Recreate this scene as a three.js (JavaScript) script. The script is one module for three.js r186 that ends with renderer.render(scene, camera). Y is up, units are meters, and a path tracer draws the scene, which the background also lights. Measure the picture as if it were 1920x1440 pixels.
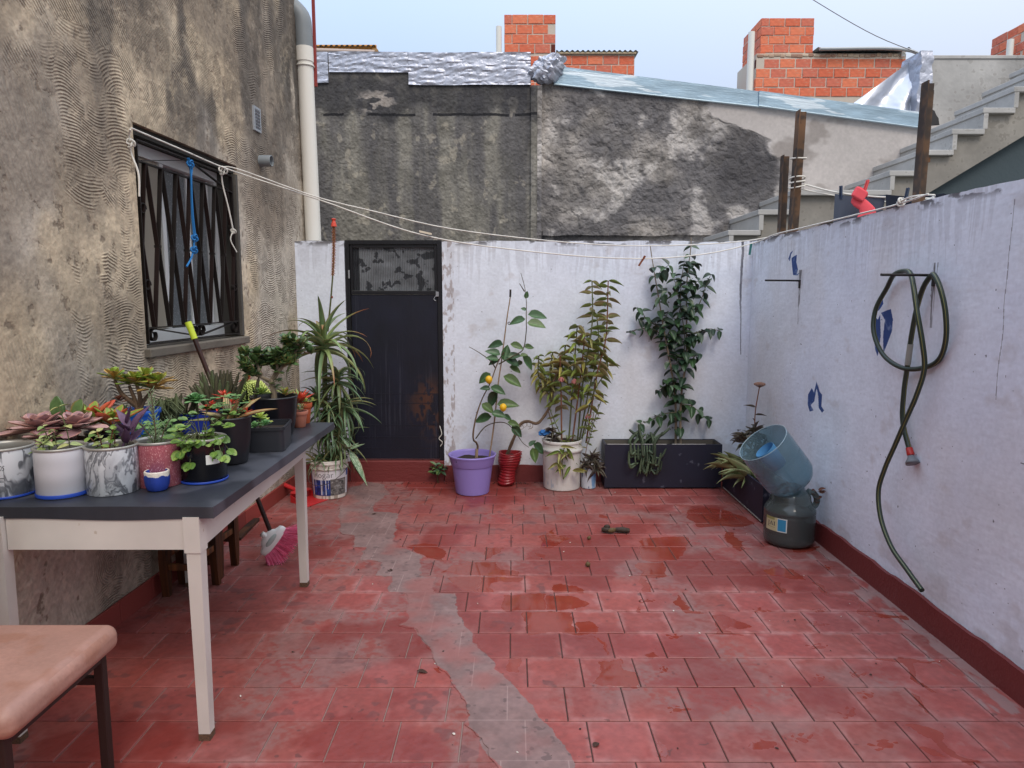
import * as THREE from 'three';
import { mergeGeometries, toCreasedNormals } from 'three/addons/utils/BufferGeometryUtils.js';
import { RoundedBoxGeometry } from 'three/addons/geometries/RoundedBoxGeometry.js';

// ---------- camera, sky, sun, exposure ----------
const scene = new THREE.Scene();
const camera = new THREE.PerspectiveCamera(57.55, 4 / 3, 0.05, 600);
camera.position.set(0, 1.363, 0);
camera.rotation.set(-Math.atan(162 / 1311), 0, 0);
const renderer = new THREE.WebGLRenderer({ antialias: true });
renderer.setSize(1024, 768);
renderer.toneMapping = THREE.LinearToneMapping;
renderer.toneMappingExposure = 1.36;
renderer.shadowMap.enabled = true;

const SUN = new THREE.Vector3(0.18, 0.78, 0.5).normalize();
const sst0 = x => Math.max(0, x + 0.15) ** 1; // veil thickens toward the right
{ // thin high overcast: pale blue low down, brighter overhead, whiter toward the veiled sun
  const w = 256, h = 128, d = new Float32Array(w * h * 4), v = new THREE.Vector3();
  for (let j = 0; j < h; j++) for (let i = 0; i < w; i++) {
    const el = (j + 0.5) / h * Math.PI - Math.PI / 2, az = ((i + 0.5) / w - 0.5) * 2 * Math.PI;
    v.set(Math.cos(az) * Math.cos(el), Math.sin(el), Math.sin(az) * Math.cos(el));
    const s = Math.max(0, Math.sin(el)), t = 0.5 + 0.5 * v.dot(SUN), g = 0.36 + 1.5 * s;
    const white = Math.min(1, 0.12 + 0.55 * Math.pow(t, 1.5) + 0.3 * sst0(v.x) + 0.25 * Math.pow(1 - s, 4));
    const a = [0.37, 0.58, 0.95], b = [0.96, 0.95, 0.95], k = (j * w + i) * 4;
    for (let c = 0; c < 3; c++) d[k + c] = el < -0.02 ? 0.22 : g * (a[c] + (b[c] - a[c]) * white);
    d[k + 3] = 1;
  }
  const sky = new THREE.DataTexture(d, w, h, THREE.RGBAFormat, THREE.FloatType);
  sky.mapping = THREE.EquirectangularReflectionMapping;
  sky.magFilter = THREE.LinearFilter; sky.minFilter = THREE.LinearFilter;
  sky.colorSpace = THREE.LinearSRGBColorSpace; sky.needsUpdate = true;
  scene.background = sky; scene.environment = sky;
}
const sun = new THREE.DirectionalLight(0xfff0de, 1.0);
sun.position.copy(SUN).multiplyScalar(30); sun.target.position.set(0, 0, -4);
sun.castShadow = true; sun.shadow.radius = 40; sun.shadow.mapSize.set(2048, 2048);
Object.assign(sun.shadow.camera, { left: -14, right: 14, top: 14, bottom: -14, near: 1, far: 70 });
scene.add(sun, sun.target);

// ---------- helpers ----------
let seed = 12345;
const rnd = () => { seed = (seed + 0x6D2B79F5) | 0; let t = Math.imul(seed ^ seed >>> 15, 1 | seed); t = t + Math.imul(t ^ t >>> 7, 61 | t) ^ t; return ((t ^ t >>> 14) >>> 0) / 4294967296; };
const rr = (a, b) => a + (b - a) * rnd();
const pick = a => a[Math.floor(rnd() * a.length)];
const clamp = (x, a = 0, b = 1) => x < a ? a : x > b ? b : x;
const mix = (a, b, t) => a + (b - a) * t;
const sst = (a, b, x) => { const t = clamp((x - a) / (b - a)); return t * t * (3 - 2 * t); };
const V = (x, y, z) => new THREE.Vector3(x, y, z);
const NT = new Float32Array(65536);
for (let i = 0; i < 65536; i++) NT[i] = rnd();
function noise(x, y) {
  const xi = Math.floor(x), yi = Math.floor(y); let fx = x - xi, fy = y - yi;
  fx = fx * fx * (3 - 2 * fx); fy = fy * fy * (3 - 2 * fy);
  const x0 = xi & 255, x1 = (xi + 1) & 255, y0 = (yi & 255) << 8, y1 = ((yi + 1) & 255) << 8;
  const a = NT[y0 | x0], b = NT[y0 | x1], c = NT[y1 | x0], d = NT[y1 | x1];
  return a + (b - a) * fx + (c - a + (a - b - c + d) * fx) * fy;
}
function fbm(x, y, o = 4) { let s = 0, a = 0.5, n = 0; for (let i = 0; i < o; i++) { s += a * noise(x, y); n += a; a *= 0.5; x = x * 2.03 + 17.1; y = y * 2.03 + 9.7; } return s / n; }
function tex(w, h, fn, srgb = true, wrap = false) {
  const d = new Uint8Array(w * h * 4), o = [0, 0, 0];
  for (let j = 0, k = 0; j < h; j++) for (let i = 0; i < w; i++, k += 4) {
    fn((i + 0.5) / w, (j + 0.5) / h, o, i, j);
    d[k] = clamp(o[0], 0, 255); d[k + 1] = clamp(o[1], 0, 255); d[k + 2] = clamp(o[2], 0, 255); d[k + 3] = 255;
  }
  const t = new THREE.DataTexture(d, w, h);
  t.colorSpace = srgb ? THREE.SRGBColorSpace : THREE.NoColorSpace;
  t.magFilter = THREE.LinearFilter; t.minFilter = THREE.LinearMipmapLinearFilter; t.generateMipmaps = true;
  t.wrapS = t.wrapT = wrap ? THREE.RepeatWrapping : THREE.ClampToEdgeWrapping; t.needsUpdate = true;
  return t;
}
const set3 = (o, c, m = 1) => { o[0] = c[0] * m; o[1] = c[1] * m; o[2] = c[2] * m; };
const mix3 = (o, c, t) => { o[0] += (c[0] - o[0]) * t; o[1] += (c[1] - o[1]) * t; o[2] += (c[2] - o[2]) * t; };
const mats = {};
function mat(color, rough = 0.8, opt = {}) {
  const key = JSON.stringify([color, rough, Object.keys(opt).length ? Object.entries(opt).map(([k, v]) => [k, v && v.uuid ? v.uuid : v]) : 0]);
  if (mats[key]) return mats[key];
  const { phys, ...o } = opt;
  const C = phys ? THREE.MeshPhysicalMaterial : THREE.MeshStandardMaterial;
  return mats[key] = new C({ color, roughness: rough, metalness: 0, ...o });
}
function mesh(name, geo, m, parent) {
  const o = new THREE.Mesh(Array.isArray(geo) ? merge(geo) : geo, m);
  o.name = name; o.castShadow = o.receiveShadow = true; parent.add(o); return o;
}
const used = {};
function numbered(n) { used[n] = (used[n] || 0) + 1; return used[n] === 1 ? n : n + '_' + String(used[n] - 1).padStart(3, '0'); }
function thing(name, label, category, pos = [0, 0, 0], turn = 0, group) {
  const o = new THREE.Group(); o.name = numbered(name); o.position.set(...pos); o.rotation.y = turn;
  o.userData = { label, category }; if (group) o.userData.group = group; scene.add(o); return o;
}
function tag(o, label, category, group) { o.name = numbered(o.name); o.userData = { label, category }; if (group) o.userData.group = group; return o; }
function struct(name, label, category = 'ground') { const o = new THREE.Group(); o.name = numbered(name); o.userData = { kind: 'structure', label, category }; scene.add(o); return o; }
function norm(g) {
  let r = g.index ? g.toNonIndexed() : g.clone();
  if (!r.attributes.normal) r.computeVertexNormals();
  if (!r.attributes.uv) r.setAttribute('uv', new THREE.BufferAttribute(new Float32Array(r.attributes.position.count * 2), 2));
  for (const k of Object.keys(r.attributes)) if (!['position', 'normal', 'uv'].includes(k)) r.deleteAttribute(k);
  r.morphAttributes = {}; return r;
}
const merge = gs => gs.length === 1 ? gs[0] : mergeGeometries(gs.map(norm));
function tf(g, x = 0, y = 0, z = 0, rx = 0, ry = 0, rz = 0, s = 1) {
  const m = new THREE.Matrix4().compose(V(x, y, z), new THREE.Quaternion().setFromEuler(new THREE.Euler(rx, ry, rz)), Array.isArray(s) ? V(...s) : V(s, s, s));
  return g.applyMatrix4(m);
}
function box(w, h, d, x = 0, y = 0, z = 0, r = 0) {
  const g = r ? new RoundedBoxGeometry(w, h, d, 2, Math.min(r, w / 2.01, h / 2.01, d / 2.01)) : new THREE.BoxGeometry(w, h, d);
  return g.translate(x, y, z);
}
// box given by min and max corners
const bx = (x0, x1, y0, y1, z0, z1, r = 0) => box(x1 - x0, y1 - y0, z1 - z0, (x0 + x1) / 2, (y0 + y1) / 2, (z0 + z1) / 2, r);
const cyl = (rt, rb, h, x = 0, y = 0, z = 0, n = 20) => new THREE.CylinderGeometry(rt, rb, h, n).translate(x, y + h / 2, z);
const lathe = (p, n = 36) => new THREE.LatheGeometry(p.map(q => new THREE.Vector2(q[0], q[1])), n);
function curve(pts) { return new THREE.CatmullRomCurve3(pts.map(p => p.isVector3 ? p : V(...p)), false, 'centripetal'); }
function tube(pts, r, seg = 24, rad = 7) {
  const c = curve(pts);
  if (typeof r === 'number') r = ((q) => () => q)(r);
  const fr = c.computeFrenetFrames(seg, false), pos = [], nor = [], uv = [], idx = [], len = c.getLength();
  for (let i = 0; i <= seg; i++) {
    const p = c.getPointAt(i / seg), R = r(i / seg);
    for (let j = 0; j <= rad; j++) {
      const a = j / rad * Math.PI * 2, n = fr.normals[i].clone().multiplyScalar(Math.cos(a)).addScaledVector(fr.binormals[i], Math.sin(a));
      pos.push(p.x + n.x * R, p.y + n.y * R, p.z + n.z * R); nor.push(n.x, n.y, n.z); uv.push(j / rad, i / seg * len);
    }
  }
  for (let i = 0; i < seg; i++) for (let j = 0; j < rad; j++) { const a = i * (rad + 1) + j, b = a + rad + 1; idx.push(a, a + 1, b, b, a + 1, b + 1); }
  for (const e of [0, seg]) { // end caps
    const p = c.getPointAt(e / seg), t = c.getTangentAt(e / seg).multiplyScalar(e ? 1 : -1), k = pos.length / 3;
    pos.push(p.x, p.y, p.z); nor.push(t.x, t.y, t.z); uv.push(0.5, 0);
    for (let j = 0; j <= rad; j++) { const q = (e * (rad + 1) + j) * 3; pos.push(pos[q], pos[q + 1], pos[q + 2]); nor.push(t.x, t.y, t.z); uv.push(0.5, 0); }
    for (let j = 0; j < rad; j++) e ? idx.push(k, k + 1 + j, k + 2 + j) : idx.push(k, k + 2 + j, k + 1 + j);
  }
  const g = new THREE.BufferGeometry();
  g.setAttribute('position', new THREE.Float32BufferAttribute(pos, 3)); g.setAttribute('normal', new THREE.Float32BufferAttribute(nor, 3));
  g.setAttribute('uv', new THREE.Float32BufferAttribute(uv, 2)); g.setIndex(idx); return g;
}
// uv in metres from the dominant normal, so that tiled maps keep their size
function boxUV(g, s = 1) {
  g = norm(g); const p = g.attributes.position, n = g.attributes.normal, u = g.attributes.uv;
  for (let i = 0; i < p.count; i++) {
    const ax = Math.abs(n.getX(i)), ay = Math.abs(n.getY(i)), az = Math.abs(n.getZ(i));
    if (ay > ax && ay > az) u.setXY(i, p.getX(i) * s, p.getZ(i) * s);
    else if (ax > az) u.setXY(i, p.getZ(i) * s, p.getY(i) * s);
    else u.setXY(i, p.getX(i) * s, p.getY(i) * s);
  }
  return g;
}
function uvBy(g, f) { g = norm(g); const p = g.attributes.position, u = g.attributes.uv; for (let i = 0; i < p.count; i++) { const q = f(p.getX(i), p.getY(i), p.getZ(i)); u.setXY(i, q[0], q[1]); } return g; }
function warp(g, f) { const p = g.attributes.position, v = V(0, 0, 0); for (let i = 0; i < p.count; i++) { v.fromBufferAttribute(p, i); f(v); p.setXYZ(i, v.x, v.y, v.z); } g.computeVertexNormals(); return g; }
// leaf of unit length along +y, upper face +z, drooping toward -z
const leafCache = {};
const PROF = {
  ovate: t => Math.pow(Math.sin(Math.PI * Math.pow(t, 0.72)), 0.85), lance: t => Math.pow(Math.sin(Math.PI * Math.pow(t, 0.62)), 1.1),
  strap: t => Math.pow(1 - t, 0.62) * (0.85 + 0.15 * Math.sin(Math.PI * t)), spoon: t => Math.pow(Math.sin(Math.PI * Math.pow(t * 0.97 + 0.015, 1.5)), 0.62), round: t => Math.pow(Math.sin(Math.PI * (0.02 + t * 0.96)), 0.55),
};
function leafGeo({ prof = 'ovate', bend = 0.5, fold = 0.12, thick = 0, segs = 6, curl = 0 }) {
  const key = [prof, bend, fold, thick, segs, curl].join();
  if (leafCache[key]) return leafCache[key];
  const pos = [], uv = [], idx = []; let y = 0, z = 0;
  const ring = thick ? [[-1, 0], [-0.55, 1], [0.55, 1], [1, 0], [0.55, -1], [-0.55, -1]] : [[-1, 0], [-0.5, 0], [0, 0], [0.5, 0], [1, 0]];
  const n = ring.length, closed = !!thick;
  for (let i = 0; i <= segs; i++) {
    const t = i / segs, w = Math.max(0.012, PROF[prof](t)) * 0.5, a = bend * t + curl * t * t;
    for (let j = 0; j <= (closed ? n : n - 1); j++) {
      const q = ring[j % n], h = closed ? q[1] * thick * Math.sqrt(w * 2) * (q[1] > 0 ? 0.55 : 1) : 0, f = fold * w * (1 - Math.abs(q[0]) * 2) * 0.6;
      pos.push(q[0] * w, y - (h - f) * Math.sin(a) * -1 * 0, z + (h - f) * 1); uv.push(0.5 + q[0] * 0.5, t);
    }
    y += Math.cos(a) / segs; z -= Math.sin(a) / segs;
  }
  const m = closed ? n + 1 : n;
  for (let i = 0; i < segs; i++) for (let j = 0; j < m - 1; j++) { const a = i * m + j, b = a + m; idx.push(a, a + 1, b, b, a + 1, b + 1); }
  const g = new THREE.BufferGeometry();
  g.setAttribute('position', new THREE.Float32BufferAttribute(pos, 3)); g.setAttribute('uv', new THREE.Float32BufferAttribute(uv, 2));
  g.setIndex(idx); g.computeVertexNormals(); return leafCache[key] = g;
}
const _m = new THREE.Matrix4();
function addLeaf(parent, geo, m, base, dir, up, len, wid, name = 'leaf') {
  const Y = dir.clone().normalize(), Z = up.clone().addScaledVector(Y, -up.dot(Y));
  if (Z.lengthSq() < 1e-4) Z.set(0.3, 0.2, 1).addScaledVector(Y, -Y.dot(V(0.3, 0.2, 1)));
  Z.normalize(); const X = Y.clone().cross(Z);
  const o = mesh(name, geo, m, parent); o.position.copy(base);
  o.quaternion.setFromRotationMatrix(_m.makeBasis(X, Y, Z)); o.scale.set(wid, len, len); return o;
}
const sph = (yaw, pitch) => V(Math.sin(yaw) * Math.cos(pitch), Math.sin(pitch), Math.cos(yaw) * Math.cos(pitch));
// small leaf maps: mid rib, mottling, optional edge colour
const leafMats = {}, leafTex = {};
function leafMat(base, { edge = null, rib = 1.25, rough = 0.55, mott = 0.25, tip = null, spots = 0, trans = 0 } = {}) {
  const off = rr(0, 99);
  const key = [base, edge, rib, rough, mott, tip, spots].join();
  if (leafMats[key]) return leafMats[key];
  const srgb = c => new THREE.Color(`rgb(${c.map(q => Math.round(Math.min(255, q))).join()})`);
  if (!edge && !tip && !spots) { const k = rib + '_' + mott; leafTex[k] ||= tex(64, 96, (u, v, o) => { set3(o, [255, 255, 255], (rib > 1 ? 1 / rib : 1) * (1 - mott + mott * fbm(u * 5, v * 9, 3))); if (rib !== 1 && Math.abs(u - 0.5) < 0.045) set3(o, [o[0] * rib, o[1] * rib, o[2] * rib]); }); return leafMats[key] = new THREE.MeshPhysicalMaterial({ color: srgb(base.map(q => q * 1.22)), map: leafTex[k], roughness: rough, side: THREE.DoubleSide }); }
  const t = tex(64, 96, (u, v, o) => {
    set3(o, base, 1 - mott / 2 + mott * fbm(u * 5 + off, v * 9, 3));
    const d = Math.abs(u - 0.5) * 2;
    if (rib !== 1 && d < 0.09) { o[0] *= rib; o[1] *= rib; o[2] *= rib; }
    if (edge) mix3(o, edge, sst(0.62, 0.98, d + 0.25 * (fbm(v * 14 + off, u * 3, 2) - 0.5)));
    if (tip) mix3(o, tip, sst(0.45, 1, v + 0.4 * (fbm(u * 6, v * 6 + off, 2) - 0.5)));
    if (spots && fbm(u * 14 + off, v * 24, 2) > 0.6) mix3(o, [190, 205, 180], spots);
  });
  return leafMats[key] = new THREE.MeshPhysicalMaterial({ map: t, roughness: rough, side: THREE.DoubleSide });
}
const WET = [[[0.162,-3.878],[0.248,-4.023],[0.253,-3.895],[0.357,-3.86],[0.306,-3.809],[0.246,-3.7],[0.161,-3.7]],[[-0.581,-3.709],[-0.5,-3.792],[-0.426,-3.758],[-0.368,-3.63],[-0.357,-3.516],[-0.424,-3.54],[-0.524,-3.63]],[[-0.35,-3.344],[-0.327,-3.426],[-0.246,-3.488],[-0.074,-3.482],[-0.046,-3.398],[0.032,-3.371],[0.022,-3.305],[-0.244,-3.305]],[[-0.313,-3.279],[-0.167,-3.292],[-0.161,-3.121],[-0.234,-3.157],[-0.289,-3.229]],[[-0.164,-3.292],[0.042,-3.292],[0.031,-3.242],[-0.049,-3.229],[-0.098,-3.193],[-0.106,-3.157],[-0.091,-3.117],[-0.155,-3.117]],[[0.204,-3.121],[0.22,-3.205],[0.308,-3.193],[0.35,-3.121]],[[-0.047,-3.098],[0.155,-3.098],[0.151,-2.915],[-0.035,-2.925],[-0.05,-3.009]],[[0.159,-3.087],[0.288,-3.076],[0.338,-3.009],[0.343,-2.967],[0.247,-2.925],[0.155,-2.913]],[[0.055,-2.905],[0.254,-2.905],[0.256,-2.715],[0.052,-2.715]],[[0.265,-2.816],[0.325,-2.807],[0.365,-2.742],[0.349,-2.711],[0.255,-2.711]],[[0.337,-2.485],[0.402,-2.5],[0.406,-2.426],[0.439,-2.398],[0.441,-2.342],[0.41,-2.313],[0.279,-2.316],[0.311,-2.398]],[[0.338,-2.697],[0.357,-2.645],[0.359,-2.531],[0.351,-2.508],[0.343,-2.595]],[[-0.015,-2.5],[0.036,-2.5],[0.035,-2.405],[-0.007,-2.419]],[[-0.158,-3.693],[-0.044,-3.693],[-0.108,-3.54],[-0.14,-3.519]],[[-0.283,-2.441],[-0.252,-2.441],[-0.256,-2.398],[-0.272,-2.405]],[[0.552,-4.283],[0.614,-4.262],[0.593,-4.2],[0.544,-4.22]],[[0.136,-3.63],[0.19,-3.6],[0.177,-3.555],[0.134,-3.585]],[[1.132,-4.37],[1.284,-4.437],[1.399,-4.37],[1.462,-4.2],[1.479,-4.1],[1.366,-4.061],[1.247,-4.08],[1.137,-4.042],[1.102,-4.2]],[[0.732,-3.86],[0.882,-3.895],[0.993,-3.86],[0.963,-3.693],[0.863,-3.511],[0.731,-3.496],[0.674,-3.54]],[[0.663,-3.482],[0.781,-3.482],[0.777,-3.318],[0.69,-3.292],[0.633,-3.318]],[[0.624,-3.267],[0.66,-3.242],[0.656,-3.121],[0.598,-3.121]],[[1.25,-4.004],[1.287,-3.967],[1.288,-3.677],[1.238,-3.63],[1.221,-3.792]],[[1.268,-3.371],[1.351,-3.453],[1.414,-3.371],[1.423,-3.267],[1.363,-3.267],[1.286,-3.305]],[[1.262,-3.242],[1.278,-3.229],[1.267,-3.098],[1.219,-3.098]],[[1.443,-3.242],[1.468,-3.229],[1.474,-3.11],[1.591,-3.053],[1.556,-2.946],[1.634,-2.885],[1.709,-2.875],[1.701,-2.845],[1.6,-2.855],[1.512,-2.875],[1.541,-3.009],[1.482,-3.064],[1.425,-3.087]],[[0.757,-3.098],[0.775,-3.053],[0.795,-2.946],[0.848,-2.905],[0.765,-2.901],[0.75,-2.988]],[[0.871,-2.875],[0.914,-2.885],[0.987,-2.778],[0.96,-2.751],[0.897,-2.769],[0.945,-2.706],[0.82,-2.711],[0.867,-2.769]],[[1.369,-2.516],[1.476,-2.516],[1.568,-2.485],[1.662,-2.485],[1.521,-2.47],[1.474,-2.384],[1.46,-2.302],[1.438,-2.302],[1.457,-2.426],[1.455,-2.47]],[[1.377,-2.289],[1.394,-2.264],[1.38,-2.143],[1.366,-2.155]],[[1.24,-2.098],[1.3,-2.098],[1.373,-2.055],[1.354,-1.983],[1.348,-1.935],[1.379,-1.907],[1.337,-1.898],[1.311,-1.935],[1.328,-2.024],[1.288,-2.055]],[[1.246,-1.983],[1.288,-1.978],[1.293,-1.925],[1.249,-1.935]],[[0.73,-2.003],[0.789,-2.034],[0.82,-2.013],[0.784,-1.983],[0.73,-1.973]],[[0.448,-2.013],[0.467,-1.954],[0.453,-1.921],[0.424,-1.925]],[[0.506,-2.531],[0.544,-2.563],[0.564,-2.523],[0.517,-2.503]],[[1.532,-3.693],[1.694,-3.726],[1.641,-3.63],[1.518,-3.63]],[[0.572,-2.977],[0.576,-2.905],[0.558,-2.905]]];
const PAWS = [[1.294,-2.788],[1.1,-2.925],[1.209,-2.612],[1.114,-2.377],[0.551,-2.178],[1.267,-2.398],[1.237,-2.264],[0.666,-2.671],[0.919,-2.034],[0.542,-2.433],[1.337,-2.905],[1.625,-3.398],[1.138,-1.993],[0.617,-3.02],[1.112,-2.166]];
const CEMENT = [[-1.081,-5.085],[-1.165,-4.913],[-1.129,-4.46],[-0.994,-3.931],[-0.908,-3.895],[-0.877,-3.709],[-0.796,-3.7],[-0.784,-3.511],[-0.684,-3.496],[-0.668,-3.305],[-0.584,-3.292],[-0.568,-3.11],[-0.484,-3.098],[-0.467,-3.009],[-0.462,-2.885],[-0.467,-2.778],[-0.394,-2.751],[-0.379,-2.697],[-0.355,-2.645],[-0.314,-2.579],[-0.286,-2.47],[-0.233,-2.398],[-0.195,-2.302],[-0.154,-2.226],[-0.139,-2.143],[-0.153,-2.098],[-0.124,-2.066],[-0.09,-2.024],[-0.061,-1.935],[-0.03,-1.888],[-0.011,-1.818],[0.006,-1.753],[0.221,-1.753],[0.205,-1.818],[0.179,-1.888],[0.174,-1.935],[0.153,-1.983],[0.138,-2.045],[0.114,-2.098],[0.082,-2.143],[0.057,-2.214],[0.022,-2.277],[0.008,-2.316],[-0.022,-2.384],[-0.053,-2.426],[-0.069,-2.485],[-0.102,-2.531],[-0.129,-2.595],[-0.151,-2.697],[-0.208,-2.788],[-0.243,-2.905],[-0.263,-3.098],[-0.366,-3.11],[-0.376,-3.292],[-0.454,-3.305],[-0.472,-3.57],[-0.576,-3.677],[-0.649,-3.709],[-0.669,-3.86],[-0.693,-4.08],[-0.739,-4.326],[-0.889,-4.348],[-0.916,-4.553],[-0.862,-4.805],[-0.961,-5.026]];
const LEMON_STEMS = [[[-0.256,0.23,-4.8],[-0.242,0.344,-4.8],[-0.269,0.382,-4.8],[-0.254,0.52,-4.8],[-0.21,0.658,-4.8],[-0.148,0.782,-4.8],[-0.117,0.869,-4.8],[-0.092,0.93,-4.8],[-0.055,0.992,-4.8]],[[-0.116,0.881,-4.8],[-0.147,0.93,-4.8],[-0.22,0.986,-4.8],[-0.293,1.028,-4.8]],[[-0.255,0.382,-4.8],[-0.186,0.47,-4.8],[-0.111,0.502,-4.8],[-0.037,0.489,-4.8],[0.025,0.432,-4.8],[0.075,0.357,-4.8],[0.118,0.319,-4.8]],[[-0.092,0.906,-4.8],[0.012,0.967,-4.8],[0.073,1.004,-4.8],[0.097,1.126,-4.8],[0.097,1.223,-4.8],[0.097,1.344,-4.8],[0.085,1.44,-4.8],[0.06,1.529,-4.8]],[[0.085,1.404,-4.8],[0.051,1.458,-4.8]]];
const LEMON_STAKE = [[-0.166,0.223,-4.83],[-0.125,0.49,-4.83],[-0.093,0.791,-4.83],[-0.074,0.915,-4.83],[-0.055,1.063,-4.83],[-0.031,1.247,-4.83],[-0.012,1.368,-4.83],[-0.012,1.416,-4.83]];
const LEMON_LEAVES = [[[-0.061,1.041,-4.8],[-0.165,1.043,-4.8]],[[-0.012,1.047,-4.8],[0.067,1.022,-4.8]],[[0.086,1.022,-4.8],[0.147,1.026,-4.8]],[[-0.08,0.973,-4.8],[-0.165,1.004,-4.8]],[[-0.055,0.93,-4.8],[-0.031,1.022,-4.8]],[[-0.092,0.943,-4.8],[-0.159,0.961,-4.8]],[[-0.086,0.936,-4.8],[-0.159,0.912,-4.8]],[[-0.031,0.955,-4.8],[0.049,0.979,-4.8]],[[-0.049,0.949,-4.8],[0.043,0.918,-4.8]],[[-0.018,0.887,-4.8],[0.061,0.863,-4.8]],[[0.073,0.961,-4.8],[0.135,0.881,-4.8]],[[-0.147,0.844,-4.8],[-0.221,0.795,-4.8]],[[-0.059,0.826,-4.8],[0.049,0.776,-4.8]],[[-0.148,0.751,-4.8],[-0.062,0.714,-4.8]],[[-0.148,0.739,-4.8],[-0.207,0.745,-4.8]],[[-0.105,0.72,-4.8],[-0.154,0.621,-4.8]],[[-0.105,0.627,-4.8],[0.025,0.633,-4.8]],[[-0.21,0.633,-4.8],[-0.133,0.589,-4.8]],[[-0.142,0.571,-4.8],[-0.056,0.558,-4.8]],[[-0.142,0.539,-4.8],[-0.248,0.514,-4.8]],[[-0.062,0.546,-4.8],[-0.006,0.52,-4.8]],[[-0.031,0.502,-4.8],[0.043,0.477,-4.8]],[[0.0,0.477,-4.8],[0.056,0.414,-4.8]],[[0.091,1.217,-4.8],[-0.006,1.205,-4.8]],[[0.103,1.193,-4.8],[0.209,1.189,-4.8]],[[0.109,1.247,-4.8],[0.225,1.241,-4.8]],[[0.091,1.356,-4.8],[0.103,1.398,-4.8]],[[0.143,0.325,-4.8],[0.162,0.242,-4.8]],[[0.149,0.344,-4.8],[0.224,0.281,-4.8]],[[0.118,0.331,-4.8],[0.155,0.369,-4.8]],[[0.097,1.277,-4.8],[0.067,1.29,-4.8]],[[0.055,0.967,-4.8],[0.098,0.979,-4.8]],[[0.049,0.936,-4.8],[0.055,0.887,-4.8]]];
const LEMONS = [[-0.159,0.803,-4.78],[-0.061,0.609,-4.78]];
const KAL_STEMS = [[[0.472,0.381,-4.93],[0.505,0.779,-4.93],[0.56,1.182,-4.93],[0.561,1.479,-4.93]],[[0.535,0.394,-4.93],[0.605,0.855,-4.93],[0.658,1.057,-4.93],[0.676,1.481,-4.93]],[[0.408,0.381,-4.93],[0.435,0.779,-4.93],[0.456,1.169,-4.93]],[[0.357,0.381,-4.93],[0.351,0.716,-4.93],[0.339,0.956,-4.93]],[[0.484,0.381,-4.93],[0.544,0.703,-4.93],[0.609,1.007,-4.93],[0.599,1.244,-4.93]],[[0.433,0.381,-4.93],[0.48,0.741,-4.93],[0.513,1.12,-4.93]],[[0.497,0.381,-4.93],[0.582,0.703,-4.93],[0.68,0.881,-4.93],[0.653,0.956,-4.93]]];
const KAL_THIN = [[[0.543,0.327,-4.88],[0.591,0.532,-4.88],[0.645,0.684,-4.88]],[[0.341,0.404,-4.88],[0.276,0.557,-4.88],[0.264,0.596,-4.88]],[[0.391,0.391,-4.88],[0.38,0.275,-4.88],[0.362,0.172,-4.88]],[[0.429,0.391,-4.88],[0.449,0.301,-4.88],[0.431,0.211,-4.88]],[[0.517,0.404,-4.88],[0.535,0.494,-4.88],[0.547,0.545,-4.88]]];
const RED_TRUNK = [[-0.045,0.236,-5.0],[0.026,0.381,-5.0],[0.065,0.453,-5.0],[0.116,0.472,-5.0],[0.181,0.459,-5.0],[0.245,0.525,-5.0],[0.289,0.629,-5.0],[0.295,0.745,-5.0],[0.357,0.899,-5.0]];
const RED_STEMS = [[[0.288,0.63,-4.99],[0.256,0.772,-4.99],[0.198,0.785,-4.99],[0.191,0.951,-4.99]],[[0.294,0.695,-4.99],[0.281,0.849,-4.99],[0.292,0.977,-4.99]],[[0.301,0.721,-4.99],[0.369,0.9,-4.99],[0.381,1.028,-4.99]],[[0.295,0.669,-4.99],[0.23,0.695,-4.99],[0.192,0.746,-4.99]]];
const SHRUB_STEMS = [[[1.196,0.286,-5.0],[1.179,0.641,-5.0],[1.137,0.878,-5.0],[1.09,1.099,-5.0],[1.042,1.359,-5.0],[1.003,1.561,-5.0],[0.972,1.722,-5.0]],[[1.231,0.286,-5.0],[1.221,0.641,-5.0],[1.247,0.92,-5.0],[1.247,1.154,-5.0],[1.239,1.399,-5.0],[1.241,1.561,-5.0],[1.257,1.708,-5.0],[1.261,1.782,-5.0]],[[1.248,1.099,-5.0],[1.31,1.113,-5.0],[1.419,1.14,-5.0],[1.488,1.127,-5.0]],[[1.266,1.195,-5.0],[1.343,1.345,-5.0],[1.393,1.48,-5.0],[1.419,1.528,-5.0]],[[1.09,1.085,-5.0],[1.006,1.14,-5.0],[0.924,1.14,-5.0],[0.849,1.12,-5.0]],[[1.054,1.154,-5.0],[0.964,1.209,-5.0],[0.928,1.27,-5.0],[0.896,1.291,-5.0]],[[1.182,0.542,-5.0],[1.105,0.528,-5.0],[1.023,0.485,-5.0],[0.933,0.45,-5.0]],[[1.222,0.598,-5.0],[1.299,0.584,-5.0],[1.385,0.514,-5.0],[1.442,0.478,-5.0]],[[1.122,0.92,-5.0],[1.105,1.072,-5.0],[1.182,1.263,-5.0],[1.189,1.467,-5.0],[1.212,1.615,-5.0]],[[1.182,0.767,-5.0],[1.1,0.725,-5.0],[1.059,0.697,-5.0]],[[1.214,0.85,-5.0],[1.229,1.044,-5.0],[1.203,1.222,-5.0],[1.133,1.534,-5.0]]];
const ALOE_C = [[-1.267,1.065,-4.7],[-1.18,0.832,-4.7],[-1.142,0.656,-4.7],[-1.264,0.493,-4.7],[-1.178,0.433,-4.7],[-1.33,0.7,-4.7]];
const ALOE_STALK = [[-1.236,1.137,-4.7],[-1.207,1.366,-4.7],[-1.19,1.522,-4.7],[-1.178,1.704,-4.7],[-1.174,1.857,-4.7]];
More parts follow.
